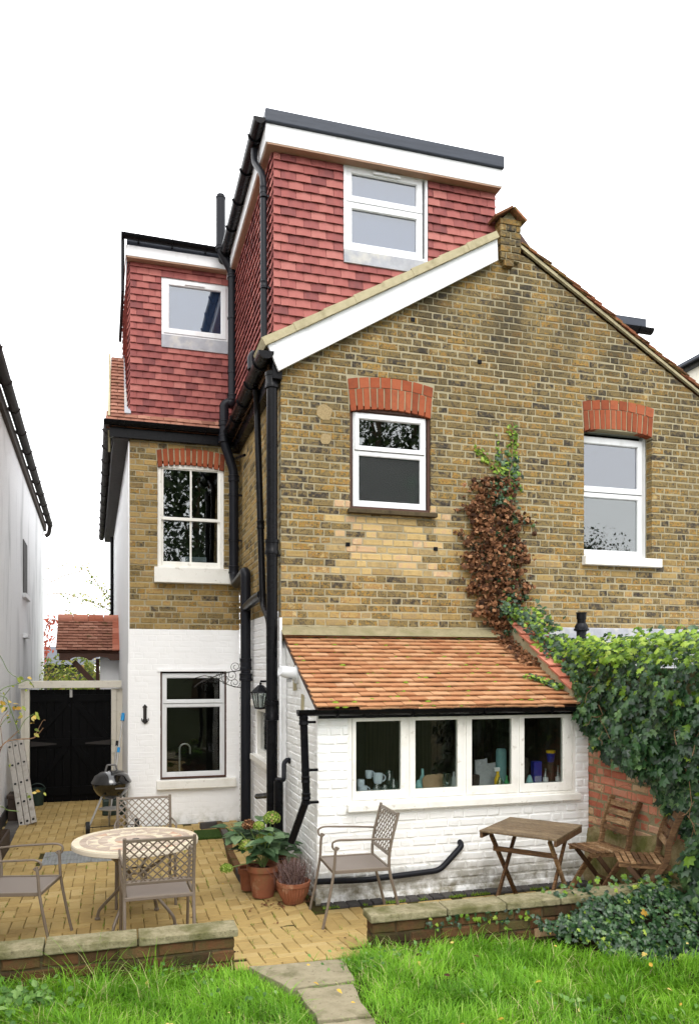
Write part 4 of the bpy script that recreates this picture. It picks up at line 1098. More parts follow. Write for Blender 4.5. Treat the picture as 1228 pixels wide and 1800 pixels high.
# ================================================================== the ground
def sm(t): t = max(0.0, min(1.0, t)); return t * t * (3 - 2 * t)
def gz(x, y):
    a = 0.06 * sm((x - 0.9) / 0.7) * sm((7.2 - y) / 0.6)
    b = 0.15 * max(0.0, min(1.0, (6.25 - y) / 1.3))
    return max(a, b)
mb = MB()
xs = [-200, -60, -20, -8, -4, -2] + [x * 0.5 for x in range(-3, 13)] + [7, 9, 14, 30, 90, 200]
ys = [-200, -60, -20, -8, -3, 0, 2, 3, 3.8, 4.4, 4.9, 5.3, 5.7, 6.2, 6.8, 7.6, 9, 11, 14, 20, 40, 100, 260]
for y in ys:
    for x in xs:
        z = gz(x, y) - 0.09 if y > 4.95 else 0.12 + 0.02 * math.sin(x * 3 + y * 2)
        mb.v.append((x, y, z))
nx = len(xs)
for j in range(len(ys) - 1):
    for i in range(nx - 1):
        a = j * nx + i; mb.f.append((a, a + 1, a + nx + 1, a + nx)); mb.mi.append(0)
tag(mb.obj("ground", m_under, recalc=False), kind="structure")

# patio: bed and herringbone blocks
patio = MB()
def in_patio(x, y):
    if x < -1.13 - 0.028 * y + 0.02 or x > XR - 0.02: return False
    if y < 4.93 or y > 14.0: return False
    if y < 5.22 and not (0.70 < x < 1.62) : return y > 5.2
    if x > XL - 0.05 and y > YL - 0.16: return False
    if x > XC - 0.03 and y > YL: return False
    if x > XW and y > YV - 0.02: return False
    return True
st = 0.25
gx = [-1.6 + i * st for i in range(25)]; gy = [4.90 + i * st for i in range(38)]
for y in gy:
    for x in gx: patio.v.append((x, y, gz(x, y) - 0.014))
for j in range(len(gy) - 1):
    for i in range(len(gx) - 1):
        xc, yc = gx[i] + st / 2, gy[j] + st / 2
        if xc > 4.3 or (xc > 1.75 and yc > 6.6) or (xc > 0.3 and yc > 10.6): continue
        a = j * len(gx) + i; patio.f.append((a, a + 1, a + len(gx) + 1, a + len(gx))); patio.mi.append(0)
patio = tag(patio.obj("patio", m_joint, recalc=False, smooth=True), kind="structure")
S = 0.102
pv = []
rot = math.radians(0)
for i in range(-30, 48):
    for j in range(44, 144):
        k = (i - j) % 4
        x, y = i * S, j * S
        if k == 0: c = (x + S, y + S / 2, 0)
        elif k == 3: c = (x + S / 2, y + S, 1)
        else: continue
        if c[1] > 9.0 and False: continue
        hx, hy = (S, S / 2) if c[2] == 0 else (S / 2, S)
        x0, x1, y0, y1 = c[0] - hx, c[0] + hx, c[1] - hy, c[1] + hy
        if y0 < 4.95 < y1 and 0.70 < c[0] < 1.64:
            if y1 > 4.985: pv.append((c[0], (4.955 + y1) / 2, 9, x1 - x0 - 0.005, y1 - 4.955 - 0.004))
        elif all(in_patio(a, b) for a in (x0 + 0.01, x1 - 0.01) for b in (y0 + 0.01, y1 - 0.01)): pv.append((c[0], c[1], c[2], 0.199, 0.0985))
        elif in_patio(c[0], c[1]) and in_patio((x0 + c[0]) / 2, c[1]): pv.append(((x0 + c[0]) / 2, c[1], c[2], 0.097, 0.097)) if c[2] == 0 else None
drain_c = at(147, 1505, Z=0.0)
pv = [p for p in pv if not (abs(p[0] - drain_c.x) < 0.42 and abs(p[1] - drain_c.y) < 0.30)]
def seen_key(p):
    v = Vector((p[0], p[1], gz(p[0], p[1]))) - Vector((0, 0, CAM_H))
    xc = CY * v.x - SY * v.y; zc = SY * v.x + CY * v.y
    off = abs(xc / zc) > 0.47
    hid = 5.0 < p[1] < 5.5 and not 0.75 < p[0] < 1.6
    return (off or hid, v.length)
pv.sort(key=seen_key)
def paver_geo(ln, wd, rr):
    P, F = brick_geo(-ln / 2, ln / 2, -ln / 2, ln / 2, wd, 0.045, rr, 0.0012, 0.005)
    return P, F
PM = {}
rest = MB()
for n_, (x, y, o, ln, wd) in enumerate(pv):
    e = 0.05
    nrm = Vector((-(gz(x + e, y) - gz(x - e, y)) / (2 * e), -(gz(x, y + e) - gz(x, y - e)) / (2 * e), 1)).normalized()
    U = Vector((1, 0, 0)) if o in (0, 9) else Vector((0, 1, 0))
    U = (U - nrm * U.dot(nrm)).normalized()
    fr = Fr((x, y, gz(x, y) + R.uniform(-0.002, 0.0015)), U, nrm.cross(U), nrm)
    M = fr.M(0, 0, 0, R.uniform(-0.006, 0.006)) @ Matrix.Rotation(R.uniform(-0.004, 0.004), 4, 'X')
    if n_ < 300:
        key = (round(ln, 3), round(wd, 3), n_ % 8)
        if key not in PM:
            q_ = MB(); q_.add(*paver_geo(ln, wd, random.Random(n_))); PM[key] = q_.mesh("paver", m_paver)
        reg(bpy.data.objects.new("paver", PM[key]), patio, M)
    else:
        rest.add(*paver_geo(ln, wd, R), M)
o = rest.obj("paver_field", m_paver, patio, recalc=False); o["kind"] = "stuff"
# dark edging blocks along the lean-to and the left wall
for k in range(24):
    x = XL + 0.02 + k * 0.108; y = YL - 0.09
    if x > XR - 0.06: break
    mb = MB(); mb.add(*brick_geo(-0.05, 0.05, -0.05, 0.05, 0.13, 0.05, R, 0.002, 0.005), Fr((x + 0.05, y, gz(x, y) + 0.008), (1, 0, 0), (0, 1, 0), (0, 0, 1)).M(0, 0)); mb.obj("edging_block", m_paveredge, patio)
for k in range(30):
    y = 6.4 + k * 0.21; x = -1.13 - 0.028 * y + 0.13
    mb = MB(); mb.add(*brick_geo(-0.1, 0.1, -0.1, 0.1, 0.16, 0.05, R, 0.002, 0.005), Fr((x, y, gz(x, y) + 0.008), (0, 1, 0), (-1, 0, 0), (0, 0, 1)).M(0, 0)); mb.obj("edging_block", m_paveredge, patio)
# path slabs leading into the lawn
path = MB(); path.hexa([(0.72, 3.0, 0.0), (1.62, 3.0, 0.0), (1.62, 5.02, 0.05), (0.72, 5.02, 0.05), (0.72, 3.0, 0.155), (1.62, 3.0, 0.155), (1.62, 5.02, 0.11), (0.72, 5.02, 0.11)])
path = tag(path.obj("path", m_soil), kind="structure")
sl = [[(437, 1700), (606, 1686), (622, 1724), (508, 1738)], [(520, 1740), (618, 1730), (650, 1786), (560, 1793)], [(565, 1800), (655, 1789), (690, 1850), (590, 1862)], [(600, 1868), (700, 1855), (730, 1930), (630, 1940)]]
for qd in sl:
    P = [at(x, y, Z=0.17) for x, y in qd]
    mb = MB(); n = 5
    ring = []
    for a, b in zip(P, P[1:] + P[:1]):
        for t in range(n):
            p = a.lerp(b, t / n); ring.append((p.x + R.uniform(-0.008, 0.008), p.y + R.uniform(-0.008, 0.008)))
    FG = Fr((0, 0, 0), (1, 0, 0), (0, 1, 0), (0, 0, 1))
    mb.prism(FG, ring[::-1], 0.09, 0.172 + R.uniform(-0.004, 0.004)); mb.obj("slab", m_slab, path, bev=0.006)

# ================================================================== low garden walls
def low_wall(name, label, x0, x1, joints, n_rows, seed):
    t = MB(); t.box(x0 + 0.02, x1 - 0.02, 4.985, 5.105, 0.0, 0.345)
    t = tag(t.obj(name, m_oldmortar), label, "wall", "low garden walls either side of the path")
    fr = Fr((0, 4.975, 0), (1, 0, 0)); rows = []
    for k in range(n_rows):
        v = 0.345 - (k + 1) * 0.078
        rows.append((v, [(x0 + 0.015, x1 - 0.015, x0 + 0.015, x1 - 0.015)]))
    lay_bricks(t, fr, rows, m_oldbrick, cap=120, h=0.068, jit=0.004, ch=0.009, seed=seed, stretcher=True, wj=0.004, depth=0.1)
    for xe, N in ((x1, 1), (x0, -1)):
        fe = Fr((xe - 0.012 * N, 5.045, 0), (0, N, 0))
        lay_bricks(t, fe, [(v, [(-0.06, 0.06, -0.06, 0.06)]) for v, _ in rows], m_oldbrick, cap=8, h=0.068, jit=0.004, ch=0.009, seed=seed + 1, depth=0.09)
    js = [x0 - 0.01] + joints + [x1 + 0.012]
    for a, b in zip(js, js[1:]):
        mb = MB(); n = 6; P = []
        for i in range(n + 1):
            x = a + 0.004 + (b - a - 0.008) * i / n
            for y, z in ((4.95, 0.347), (5.135, 0.347), (5.135, 0.402), (4.95, 0.398)):
                P.append((x, y + R.uniform(-0.003, 0.003), z + R.uniform(-0.0025, 0.0025)))
        F = [(0, 1, 2, 3), (4 * n + 3, 4 * n + 2, 4 * n + 1, 4 * n)] + [(4 * i + k, 4 * i + (k + 1) % 4, 4 * i + 4 + (k + 1) % 4, 4 * i + 4 + k) for i in range(n) for k in range(4)]
        mb.add(P, F); mb.obj("coping_slab", m_coping, t, bev=0.009)
    return t
low_wall("garden_wall", "low brick wall with lichened coping in front of the mosaic table", -1.5, 0.725, [-0.98, -0.42, 0.12], 4, 41)
low_wall("garden_wall", "low brick wall with lichened coping half buried in ivy", 1.62, 5.6, [2.17, 2.62, 3.05, 3.55, 4.1, 4.7], 4, 42)

# ================================================================== boundary wall with red brick
Bw = Fr((XR, 0, 0), (0, -1, 0))        # u = -y
bw = tag(MB().prism(Bw, [(-6.44, -0.1), (-2.6, -0.1), (-2.6, 2.05), (-6.30, 2.05), (-6.44, 2.0)], -0.22, -0.006).obj("boundary_wall", m_flash), "red brick boundary wall mostly hidden under ivy", "wall")
lay_bricks(bw, Bw, [(0.44 + k * 0.078, [(-6.44, -4.6, -6.44, -4.6)]) for k in range(13)], m_redbrick, cap=200, h=0.067, jit=0.005, ch=0.010, seed=51, wj=0.006)
mb = MB(); n = 30; P = []; F = []
for i in range(n + 1):
    y = 6.44 - i * 1.9 / n
    tt = 0.56 + R.uniform(-0.04, 0.05) + (0.12 * sm((6.44 - y) / 1.2))
    for k in range(5):
        P.append((XR - 0.012 - R.uniform(0.0, 0.03) * (k < 4) - 0.05 * (1 - k / 4), y + R.uniform(-0.01, 0.01), -0.05 + (tt + 0.05) * k / 4))
for i in range(n):
    for k in range(4): F.append((i * 5 + k, i * 5 + k + 1, i * 5 + k + 6, i * 5 + k + 5))
mb.add(P, F); mb.obj("render_foot", m_rough, bw, smooth=True, recalc=False)

# ================================================================== leaves
def ivy_leaf(s, rr, fold=0.25):
    """a five-lobed leaf, tip towards +y, bent along the middle"""
    o = [(0, 0), (0.32, -0.12), (0.52, 0.22), (0.30, 0.38), (0.40, 0.72), (0.14, 0.70), (0, 1.0), (-0.14, 0.70), (-0.40, 0.72), (-0.30, 0.38), (-0.52, 0.22), (-0.32, -0.12)]
    c = (0, 0.38)
    V = [(c[0], c[1], 0.0)] + [(x * rr.uniform(0.9, 1.1), y, -abs(x) * fold - 0.12 * y * y + rr.uniform(-0.03, 0.03)) for x, y in o]
    V = [(x * s, y * s, z * s) for x, y, z in V]
    return V, [(0, i, i % 12 + 1) for i in range(1, 13)]
def oval_leaf(s, rr, wd=0.5, fold=0.25, n=4):
    V = []; F = []
    for k in range(n + 1):
        y = k / n; w = wd * math.sin(math.pi * min(0.97, max(0.03, y ** 0.85))) / 2
        z = -0.25 * y * y
        V += [(-w * s, y * s, (z + fold * w) * s), (0, y * s, z * s), (w * s, y * s, (z + fold * w) * s)]
    for k in range(n):
        a = k * 3; F += [(a, a + 1, a + 4, a + 3), (a + 1, a + 2, a + 5, a + 4)]
    return V, F
def crumple(s, rr):
    V = [(rr.uniform(-.1, .1) * s, 0, 0)]; n = 7
    for k in range(n):
        t = 2 * math.pi * k / n; r = rr.uniform(0.3, 0.6)
        V.append((math.cos(t) * r * s, (math.sin(t) * r + 0.5) * s, rr.uniform(-0.3, 0.3) * s))
    V[0] = (0, 0.5 * s, 0.15 * s)
    return V, [(0, i, i % n + 1) for i in range(1, n + 1)]

def frame_from(n, down, p, spin):
    z = Vector(n).normalized(); y = Vector(down) - z * Vector(down).dot(z)
    if y.length < 1e-3: y = Vector((1, 0, 0)) - z * z.x
    y.normalize(); x = y.cross(z)
    m = Matrix((x, y, z)).transposed().to_4x4(); m.translation = p
    return m @ Matrix.Rotation(spin, 4, 'Z')

def foliage(parent, items, mats, maker, cap, name="leaf", field="foliage", variants=6):
    """items: (point, normal, hang direction, spin, size, material index); the leaves nearest the camera are parts, the rest one mesh of kind stuff"""
    camp = Vector((0, 0, CAM_H))
    def key(it):
        v = Vector(it[0]) - camp; zc = SY * v.x + CY * v.y; xc = CY * v.x - SY * v.y
        return (zc < 0.5 or abs(xc / max(zc, 0.1)) > 0.44, v.length / it[4])
    items = sorted(items, key=key)
    if cap:
        lib = {}
        for mi in range(len(mats)):
            for k in range(variants):
                q_ = MB(); q_.add(*maker(1.0, random.Random(k + 3))); lib[(mi, k)] = q_.mesh(name, mats[mi], smooth=False, recalc=False)
        # spread the single leaves over the near part so that they stay pickable
        near = items[:cap * 4]; R.shuffle(near); near.sort(key=lambda it: -it[4]); pick = set(id(i) for i in near[:cap])
        for it in near[:cap]:
            M = frame_from(it[1], it[2], it[0], it[3]) @ Matrix.Scale(it[4], 4)
            reg(bpy.data.objects.new(name, lib[(it[5], R.randrange(variants))]), parent, M)
        items = [i for i in items if id(i) not in pick]
    mb = MB()
    lib2 = [maker(1.0, random.Random(k + 30)) for k in range(12)]
    arrs = [(np.array(V), F) for V, F in lib2]
    allv, allf, allm, base = [], [], [], 0
    for it in items:
        V, F = arrs[R.randrange(12)]
        M = np.array(frame_from(it[1], it[2], it[0], it[3]))
        W = (V * it[4]) @ M[:3, :3].T + M[:3, 3]
        allv.append(W); allf += [tuple(base + i for i in f) for f in F]; allm += [it[5]] * len(F); base += len(V)
    if allv:
        me = bpy.data.meshes.new(field); me.from_pydata(np.concatenate(allv).tolist(), [], allf)
        for m in mats: me.materials.append(m)
        me.polygons.foreach_set("material_index", allm); me.update()
        o = bpy.data.objects.new(field, me); reg(o, parent); o["kind"] = "stuff"
        return o

def rn(v, s): return Vector(v) + Vector((R.gauss(0, s), R.gauss(0, s), R.gauss(0, s)))

# ivy over the boundary wall
ivy = thing("ivy", "thick dark green ivy hanging over the boundary wall", "ivy", (XR, 5.5, 0))
def ivy_low(y):        # lower edge of the hanging ivy along the wall, read where it hangs in front of the brick
    pts = [(7.0, 1.85), (6.5, 1.58), (6.26, 1.40), (6.0, 1.31), (5.83, 1.27), (5.7, 1.22), (5.58, 1.11), (5.44, 1.03), (5.25, 0.86), (5.09, 0.76), (4.96, 0.65), (4.88, 0.5), (4.7, 0.2), (2.0, 0.1)]
    for (a, za), (b, zb_) in zip(pts, pts[1:]):
        if b <= y <= a: return za + (zb_ - za) * (a - y) / (a - b)
    return 1.85
items = []
lump = lambda y, z: 0.09 * math.sin(y * 4.1 + z * 3) + 0.06 * math.sin(y * 9 - z * 6.5) + 0.04 * math.sin(y * 17 + z * 13)
for _ in range(11500):
    y = R.uniform(3.2, 6.75); z = R.uniform(0.2, 2.33)
    lo = ivy_low(y) + R.uniform(-0.03, 0.10)
    if z < lo: continue
    dep = 0.16 + lump(y, z) + 0.06 * sm((z - lo) / 0.3)
    if z < 1.2 and 4.85 < y < 5.7: dep = min(dep, 0.05)
    top = sm((z - 2.02) / 0.28)
    x = XR - max(0.02, dep) * R.uniform(0.55, 1.0) + top * R.uniform(0, 0.35)
    if y > YL - 0.08 and x < XR - 0.08: x = XR - R.uniform(-0.1, 0.10)
    if y > YL and z < 1.62: continue
    n = rn((-1, -0.25, 0.35 + top * 1.2), 0.38)
    yg = (z > 2.1 and R.random() < 0.6) or R.random() < (0.02 + 0.10 * sm((z - 1.4) / 0.7))
    s = R.uniform(0.05, 0.09) * (0.7 if z > 1.9 else 1.0 if z > 1.5 else 1.12)
    items.append((Vector((x, y, z)), n, rn((0, -0.1, -1), 0.35), R.uniform(-0.5, 0.5), s, 1 if yg else 0))
for _ in range(1500):     # bright crest
    y = R.uniform(3.0, 7.0); x = XR + R.uniform(-0.25, 0.5) + (0.2 if y > 6.4 else 0)
    z = 2.22 + 0.07 * math.sin(y * 5) + 0.05 * math.sin(y * 13) + R.uniform(-0.08, 0.07)
    items.append((Vector((x, y, z)), rn((-0.6, -0.5, 1), 0.4), rn((0, -0.6, -0.5), 0.5), R.uniform(-1, 1), R.uniform(0.04, 0.065), 1 if R.random() < 0.8 else 0))
for _ in range(1700):     # spilling over next door's lean-to edge and the parapet foot
    t = R.random(); y = 6.3 + t * 0.9; x = 4.28 + R.uniform(-0.2, 0.75) * (1 - 0.3 * t)
    z = 1.75 + t * 0.42 + R.uniform(-0.12, 0.2) - 0.25 * max(0, (4.1 - x))
    items.append((Vector((x, y, z)), rn((-0.6, -0.9, 0.6), 0.4), rn((0, -0.3, -1), 0.4), R.uniform(-1, 1), R.uniform(0.04, 0.065), 1 if R.random() < 0.35 else 0))
foliage(ivy, items, [l_dark, l_young], ivy_leaf, 300)
for k in range(26):
    y = R.uniform(4.6, 6.4); z = R.uniform(0.9, 2.1); p = Vector((XR - 0.17, y, z)); mb = MB()
    pts = [p]
    for _ in range(5): p = p + Vector((R.uniform(-0.03, 0.02), R.uniform(-0.08, 0.08), R.uniform(-0.1, 0.02))); pts.append(p)
    mb.tube(pts, 0.0025, 5); mb.obj("stem", m_twig, ivy)

# creeper up the gable: dead brown leaves, a few green
creeper = thing("creeper", "dying brown ivy climbing the gable above the lean-to roof", "creeper", (3.9, YG, 2.5))
items = []
def cr_c(z):
    pts = [(2.38, 875, 925), (2.50, 862, 918), (2.8, 836, 922), (3.22, 822, 922), (3.65, 824, 922), (3.83, 830, 905), (4.06, 842, 893), (4.2, 860, 893)]
    for (a, l0, r0), (b, l1, r1) in zip(pts, pts[1:]):
        if a <= z <= b:
            t = (z - a) / (b - a); return l0 + (l1 - l0) * t, r0 + (r1 - r0) * t
    return 880, 890
for _ in range(3700):
    z = R.uniform(2.40, 4.10); l, r = cr_c(z)
    jg = 9 * math.sin(z * 23) + 6 * math.sin(z * 51 + 1); l += jg; r += 8 * math.sin(z * 17 + 2) + 6 * math.sin(z * 43)
    if R.random() < 0.10: l -= 18; r += 16
    yy = 1172 - (z - CAM_H) * 165; px = R.uniform(l, r)
    c = at(px, yy, Y=YG - 0.05)
    if math.sin(z * 8.3 + px * 0.13) + math.sin(px * 0.33 - z * 13) < -0.95: continue
    e = min(px - l, r - px) / max(1, r - l)
    dep = 0.03 + 0.16 * min(1, e * 3) * R.uniform(0.3, 1)
    green = R.random() < (0.10 if 2.85 < z < 3.8 else 0.45) and px > (l + r) / 2 - 10
    items.append((Vector((c.x, YG - dep, z)), rn((-0.15, -1, 0.2), 0.65), rn((0, 0, -1), 0.5), R.uniform(-1, 1), R.uniform(0.028, 0.062), 1 if green else 0))
ms = [l_brown, l_dark, l_young]
foliage(creeper, items, ms, crumple, 200)
items = []
def run_(a, b, n, spread, mi=1, s=(0.035, 0.055), yoff=0.03):
    for k in range(n):
        t = R.random(); p = Vector(a).lerp(Vector(b), t)
        items.append((p + Vector((R.gauss(0, spread), -R.uniform(0, yoff), R.gauss(0, spread))), rn((-0.1, -1, 0.3), 0.4), rn((0, 0, -1), 0.6), R.uniform(-1, 1), R.uniform(*s), mi if R.random() < 0.7 else 2))
q1, q2, q3, q4 = at(888, 862, Y=YG), at(898, 800, Y=YG), at(900, 745, Y=YG), at(838, 790, Y=YG)
run_(q1, q2, 150, 0.055, 1, (0.04, 0.065)); run_(at(897, 930, Y=YG), q1, 60, 0.04, 1, (0.04, 0.06)); run_(q2, q3, 60, 0.025, 2, (0.025, 0.045)); run_(at(878, 830, Y=YG), q4, 60, 0.025, 2, (0.025, 0.045)); run_(at(872, 820, Y=YG), at(876, 768, Y=YG), 22, 0.015, 2, (0.02, 0.035))
run_(at(885, 1062, Y=YG - 0.15), at(925, 1100, Y=YG - 0.15), 130, 0.05, 1, yoff=0.1)
a, b = Vector((4.12, YG - 0.2, 2.66)), Vector((4.22, YL + 0.1, 1.98))
for _ in range(520):
    t = R.random(); p = a.lerp(b, t)
    items.append((p + Vector((R.uniform(-0.12, 0.26), R.gauss(0, 0.05), R.gauss(0, 0.06))), rn((-0.5, -0.7, 0.8), 0.4), rn((0, -0.6, -1), 0.5), R.uniform(-1, 1), R.uniform(0.035, 0.06), 1 if R.random() < 0.6 else 2))
a, b = at(985, 1222, Y=YL + 0.1), at(925, 1185, Y=YL + 0.35)     # a strand across the tiles
for _ in range(110):
    t = R.random(); p = Vector(a).lerp(Vector(b), t); p.z = Rf.p(0, (p.y - YL + 0.125) * 1.107, 0.05).z + R.uniform(0, 0.03)
    items.append((p + Vector((R.gauss(0, 0.03), R.gauss(0, 0.02), 0)), rn((-0.2, -0.7, 1), 0.4), rn((0, -0.6, -1), 0.5), R.uniform(-1, 1), R.uniform(0.03, 0.05) * (1.1 - 0.4 * t), 1 if R.random() < 0.5 else 2))
for _ in range(420):      # brown litter at the parapet foot
    t = R.random(); y = YG - t * 0.75; x = 4.02 + R.uniform(-0.16, 0.10)
    p = Vector((x, y, zroof(y) + 0.06 + R.uniform(0, 0.09)))
    items.append((p, rn((-0.3, -0.5, 1), 0.6), rn((0, -1, 0), 0.6), R.uniform(-3, 3), R.uniform(0.03, 0.055), 0))
foliage(creeper, items, ms, ivy_leaf, 90)
for (p, q_) in ((q1, q2), (q2, q3), (at(880, 840, Y=YG), q4), (at(870, 1110, Y=YG), at(860, 950, Y=YG)), (at(860, 950, Y=YG), q1), (at(882, 1100, Y=YG), at(892, 960, Y=YG))):
    mb = MB(); pts = [Vector(p).lerp(Vector(q_), t / 6) + Vector((R.gauss(0, 0.012), -0.02, R.gauss(0, 0.01))) for t in range(7)]
    mb.tube(pts, 0.006, 6); mb.obj("stem", m_twig, creeper)
for k in range(34):
    z = R.uniform(2.6, 4.2); l, r = cr_c(z); side = R.choice((-1, 1)); px = l if side < 0 else r
    c = at(px, 1172 - (z - CAM_H) * 165, Y=YG - 0.03); p = Vector((c.x - side * 0.06, YG - 0.03, z)); pts = [p]
    for _ in range(4): p = p + Vector((side * R.uniform(0.02, 0.06), R.uniform(-0.01, 0.005), R.uniform(-0.02, 0.05))); pts.append(p)
    mb = MB(); mb.tube(pts, 0.0022, 4); mb.obj("twig", m_twig, creeper)

# ivy creeping over the low wall and the ground
gi = thing("ground_ivy", "low ivy spreading over the right-hand garden wall and lawn edge", "ivy", (4.0, 4.7, 0.1))
items = []
def giz(x, y):
    m = 0.21 * sm((y - 4.3) / 0.6) * (0.5 + 0.5 * sm((x - 2.8) / 0.5))
    return 0.16 + m + 0.05 * math.sin(x * 5 + y * 3) * sm((x - 2.8) / 0.5) + 0.03 * math.sin(x * 11 - y * 7)
cnt = 0
while cnt < 7200:
    x = R.uniform(2.55, 5.7); y = R.uniform(3.6, 5.16)
    front = 4.86 - 0.75 * sm((x - 2.5) / 0.9) + 0.0 * math.sin(x * 6)
    front = 4.93 - 0.62 * sm((x - 2.68) / 0.6) - 0.22 * sm((x - 3.4) / 0.8) + 0.05 * math.sin(x * 7)
    if y < front: continue
    if y > 4.92 and (x < 3.1 + R.uniform(-0.2, 0.2) or (R.random() < 0.72 and x < 4.2)): continue
    if y > 5.0 and R.random() < 0.5: continue
    z = giz(x, y) if y < 4.93 else 0.41 + R.uniform(0, 0.05) + 0.10 * sm((x - 3.95) / 0.5)
    z = min(z, 0.52) + R.uniform(-0.05, 0.035)
    yo = R.random() < (0.05 + (0.25 if y > 4.93 else 0) + (0.12 if math.sin(x * 4 + y * 6) > 0.6 else 0))
    items.append((Vector((x, y, z)), rn((-0.15, -0.75, 1), 0.42), rn((0, -0.7, -0.4), 0.6), R.uniform(-2, 2), R.uniform(0.026, 0.05), 1 if yo else 0)); cnt += 1
for k in range(60):
    x = R.uniform(2.0, 2.8); items.append((Vector((x, 4.95, R.uniform(0.27, 0.36))), rn((0, -1, 0.4), 0.3), rn((0, 0, -1), 0.4), R.uniform(-1, 1), R.uniform(0.02, 0.035), 1 if R.random() < 0.4 else 0))
for k in range(7):      # yellowed leaves among it
    x = R.uniform(2.9, 4.6); y = R.uniform(4.35, 4.9); items.append((Vector((x, y, giz(x, y) + 0.05)), rn((0, -0.5, 1), 0.3), rn((0, -1, 0), 0.5), R.uniform(-3, 3), R.uniform(0.035, 0.055), 2))
foliage(gi, items, [l_dark, l_young, l_yellow], ivy_leaf, 300)
mb = MB(); n = 24; P = []; F = []
for i in range(n + 1):
    x = 2.95 + i * 2.8 / n
    for k in range(6):
        y = 4.0 + k * 0.19; P.append((x, y, max(0.10, (giz(x, y) - 0.10) * sm((x - 2.85) / 0.5)) + R.uniform(-0.012, 0.012)))
for i in range(n):
    for k in range(5): F.append((i * 6 + k, i * 6 + k + 1, i * 6 + k + 7, i * 6 + k + 6))
mb.add(P, F); tag(mb.obj("soil", m_soil, smooth=True, recalc=False), kind="structure")
c = at(960, 1625, Z=0.2)
mb = MB(); mb.prism(Fr((c.x, c.y, 0.15), (1, 0, 0), (0, 1, 0), (0, 0, 1)), [(-0.12, -0.05), (0.10, -0.06), (0.14, 0.03), (0.02, 0.08), (-0.1, 0.06)], -0.02, 0.04)
tag(mb.obj("broken_brick", m_redbrick, bev=0.01), "broken pinkish brick at the foot of the right low wall", "brick")

# ================================================================== the lawn
m_grass = mat("grass blade", [(0.0, (74, 122, 26)), (0.3, (104, 156, 34)), (0.6, (130, 182, 46)), (0.85, (154, 198, 66)), (0.95, (182, 208, 106)), (1, (192, 188, 130))], nscale=2.2, namt=0.25, rough=0.5, spec=0.3, attr="tone", trans=0.35)
rg = np.random.default_rng(5)
NB = 120000
X = rg.uniform(-1.7, 4.9, NB); Y = 2.9 + 2.08 * rg.random(NB) ** 0.9
cl = rg.integers(0, 900, NB); ccx = rg.uniform(-1.7, 4.9, 900); ccy = rg.uniform(2.9, 4.98, 900)
mfrac = rg.random(NB) < 0.45
X = np.where(mfrac, ccx[cl] + rg.normal(0, 0.05, NB), X); Y = np.where(mfrac, ccy[cl] + rg.normal(0, 0.05, NB), Y)
zc = SY * X + CY * Y; xc = CY * X - SY * Y
keep = (np.abs(xc / zc) < 0.50) & (Y < 5.0) & (zc > 3.4)
keep &= ~((X > 1.62) & (Y > 4.95)) & ~((X < 0.72) & (Y > 4.95))
# the slab path stays clear
pl = 0.80 + (5.0 - Y) * 0.02; 
slabs = [np.array([[at(x, y, Z=0.17).x, at(x, y, Z=0.17).y] for x, y in qd]) for qd in sl]
gx0 = 0.70; gx1 = 1.62
def inpoly(px, py, poly, grow=0.0):
    c = poly.mean(0); q_ = c + (poly - c) * (1 + grow); ins = np.ones(len(px), bool)
    sgn = None
    for k in range(4):
        a, b = q_[k], q_[(k + 1) % 4]; cr = (b[0] - a[0]) * (py - a[1]) - (b[1] - a[1]) * (px - a[0])
        if sgn is None: sgn = np.sign(((b[0] - a[0]) * (c[1] - a[1]) - (b[1] - a[1]) * (c[0] - a[0])))
        ins &= cr * sgn > 0
    return ins
for p_ in slabs: keep &= ~inpoly(X, Y, p_, -0.10)
keep &= ~((Y > 4.86) & (X > 0.70) & (X < 1.55))
front = 4.93 - 0.62 * np.clip((X - 2.68) / 0.6, 0, 1) - 0.22 * np.clip((X - 3.4) / 0.8, 0, 1)
keep &= ~((X > 2.6) & (Y > front - 0.02))
X, Y, mfrac, cl = X[keep], Y[keep], mfrac[keep], cl[keep]
nb = len(X)
near_slab = np.zeros(nb, bool)
for p_ in slabs: near_slab |= inpoly(X, Y, p_, 0.25)
Hh = rg.uniform(0.035, 0.092, nb) * (1 + 0.9 * mfrac * rg.random(nb)); Hh = np.where(near_slab, Hh * 0.6, Hh)
tall = (X > -0.35) & (X < 0.25) & (Y > 4.6); Hh = np.where(tall & (rg.random(nb) < 0.35), Hh * 1.9, Hh)
edge = (Y > 4.72) & (rg.random(nb) < 0.3); Hh = np.where(edge, Hh * 1.5, Hh)
cdir = rg.uniform(0, 2 * math.pi, 900)
flow = np.sin(X * 2.1 + Y * 1.3) * 1.6 + np.cos(Y * 3.0 - X) * 1.2
ang = np.where(mfrac, cdir[cl] + rg.normal(0, 0.7, nb), flow + rg.normal(0, 1.2, nb))
leanv = Hh * rg.uniform(0.2, 1.3, nb)
dx, dy = np.cos(ang), np.sin(ang); wx, wy = -dy, dx
W = rg.uniform(0.0013, 0.0028, nb)
Z0 = 0.135 + 0.02 * np.sin(X * 3 + Y * 2)
V = np.zeros((nb, 7, 3)); tl = [0, 0.4, 0.75, 1.0]; wk = [1, 0.9, 0.6, 0]
